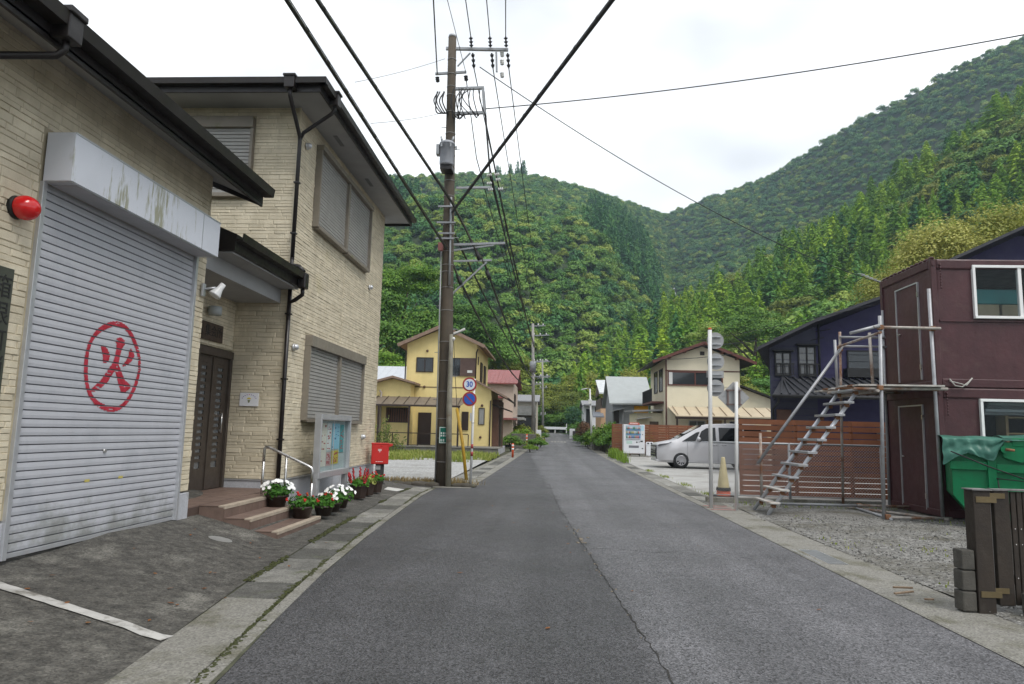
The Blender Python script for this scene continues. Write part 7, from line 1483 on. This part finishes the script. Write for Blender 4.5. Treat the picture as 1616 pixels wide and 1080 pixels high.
# grass, weeds
GRASS = foliage_mat('grass_blades', (.11, .17, .03), (.23, .28, .05), (.45, .42, .15), .3); DRY = foliage_mat('dry_weeds', (.2, .15, .07), (.3, .23, .11), (.38, .32, .17), .2)
def blades(name, label, spots, mat, hmin, hmax, w=.012):
    m = MB()
    for (x, y, z) in spots:
        a = rnd() * 6.28; h = U(hmin, hmax); l = U(.1, .6) * h; d = Vector((math.cos(a), math.sin(a), 0)); s = Vector((-d.y, d.x, 0)) * w * U(.6, 1.4); p = Vector((x, y, z)); q = p + d * l * .35 + Vector((0, 0, h * .65)); r_ = p + d * l + Vector((0, 0, h))
        m.add([p - s, p + s, q + s * .8, q - s * .8, r_], [(0, 1, 2, 3), (3, 2, 4)])
    o = m.build(name, mat, None, fix=False); o['kind'] = 'stuff'; o['label'] = label; o['category'] = 'grass'; return o
random.seed(77)
sp_ = []
for _ in range(30000):
    x, y = U(-14, -2.7), U(29.5, 38.8)
    if noise3(x, y, .5) + .3 * noise3(x, y, 2.1) + .36 - .09 * abs(y - 35) > .02 + .2 * rnd(): sp_.append((x, y, .06))
blades('grass', 'unmown grass strip between the gravel lot and the yellow house', sp_, GRASS, .06, .34, .016)
sp_ = [(random.gauss(x, .22), random.gauss(18.25, .12), .03) for x in [U(-5.2, -2.1) for _ in range(1900)]]; blades('dry_grass', 'dry straw-coloured weeds along the near edge of the gravel lot', sp_, DRY, .04, .2, .008)
sp_ = []
for _ in range(2600):
    y = U(34, 44); sp_.append((random.gauss(3.75, .12) + .02 * (y - 40), y, .03))
blades('roadside_grass', 'tall green grass tuft at the road edge near the vending machine', [s for s in sp_ if s[1] > 39.5 or rnd() < .12], foliage_mat('fresh_grass', (.08, .16, .02), (.16, .26, .03), (.25, .34, .06), .3), .1, .6, .014)
sp_ = [(U(3.72, 3.95) + random.gauss(0, .03), random.gauss(random.choice((17.5, 20.4, 24, 27.5)), .35), .02) for _ in range(420)] + [(U(3.9, 7.2), U(14.6, 15.55), .03) for _ in range(260)]; blades('joint_weeds', 'small weeds in the joint along the right parking lot edge', sp_, GRASS, .02, .09, .006)
sp_ = []
for _ in range(900):
    x, y = U(3.8, 7.5), U(7.2, 13.2)
    if noise3(x, y, 1.3) > .22: sp_.append((x, y, .03))
blades('yard_weeds', 'low mossy weeds scattered over the gravel yard', sp_, GRASS, .012, .05, .008)
# reed-like weeds before the porch of the yellow house
T = thing('tall_weeds', 'tall leafy weeds growing in front of the yellow house porch', 'weeds', (-9.6, 35.5, 0)); m = MB(); random.seed(8); st = MB()
for k in range(60):
    b = Vector((U(-11.6, -7.6), U(34.5, 36.5), .05)); h = U(.7, 1.7) * (1.2 if abs(b.x + 9) < 1 else .8); t_ = b + Vector((U(-.3, .3), U(-.2, .2), h)); st.tube(b, t_, .012, .006, 5, False)
    for j in range(26): leaf(m, b.lerp(t_, U(.25, 1)) + rdir() * .12, rdir() + Vector((0, -.2, .7)), U(.06, .14), .32)
m.build('leaves', foliage_mat('weed_leaves', (.1, .15, .03), (.2, .24, .06), (.35, .33, .12), .3), T, kind='stuff', fix=False); st.build('stems', BARK, T, kind='stuff')
# rough stones edging the gravel lot beside the pole
ROCK = M('dark_rock', (.07, .062, .05), .9, .35, 6, .6, 30, dirt=(.07, .075, .03), dscale=4, dth=.55); random.seed(31)
for k, (px, w_, lb) in enumerate(((612, .34, 'leftmost dark stone edging the gravel lot'), (626, .4, 'second dark stone from the left edging the gravel lot'), (642, .36, 'larger dark stone edging the gravel lot left of the pole'), (660, .42, 'flat dark stone edging the gravel lot left of the pole'), (678, .38, 'dark stone just left of the utility pole foot'), (722, .3, 'mossy stone just right of the utility pole foot'), (736, .34, 'low flat stone beside the traffic sign foot'))):
    p = at(px, 762, 17.75); tag(MB().ball((p.x, 17.85, .03), w_ * .55, (1.25, .6, .38), 10, 7, .16).build('edging_stone', ROCK), lb, 'stone', 'stones edging the gravel lot')
# fallen leaves
random.seed(13); m = MB()
for _ in range(46):
    x, y = (U(-4.2, -2.6), U(4.5, 9)) if rnd() < .55 else (U(-1.8, 3.0), U(4.5, 16)); z = apron(x, y) + .012 if x < -2.2 else .008; leaf(m, (x, y, z), Vector((U(-.2, .2), U(-.2, .2), 1)), U(.015, .035), .6)
o = m.build('fallen_leaves', foliage_mat('fallen_leaf', (.14, .05, .02), (.25, .1, .03), (.3, .16, .05)), fix=False); o['kind'] = 'stuff'; o['label'] = 'few scattered fallen leaves on the forecourt and the road'; o['category'] = 'leaves'
# ------------------------------------------------------------------ haze: the moist valley air
hz = B(-1560, 1560, -1560, 1860, -1.1, 345).build('haze', M('haze_surface', (1, 1, 1))); hz['kind'] = 'stuff'; hz['label'] = 'thin pale haze filling the valley'; hz['category'] = 'haze'
m_ = bpy.data.materials.new('valley_haze'); m_.use_nodes = True; m_.node_tree.nodes.clear(); vo_ = m_.node_tree.nodes.new('ShaderNodeVolumePrincipled'); ou = m_.node_tree.nodes.new('ShaderNodeOutputMaterial'); vo_.inputs['Color'].default_value = (.64, .84, 1, 1); vo_.inputs['Density'].default_value = .00034; vo_.inputs['Anisotropy'].default_value = .2
m_.node_tree.links.new(vo_.outputs[0], ou.inputs['Volume']); hz.data.materials.clear(); hz.data.materials.append(m_)
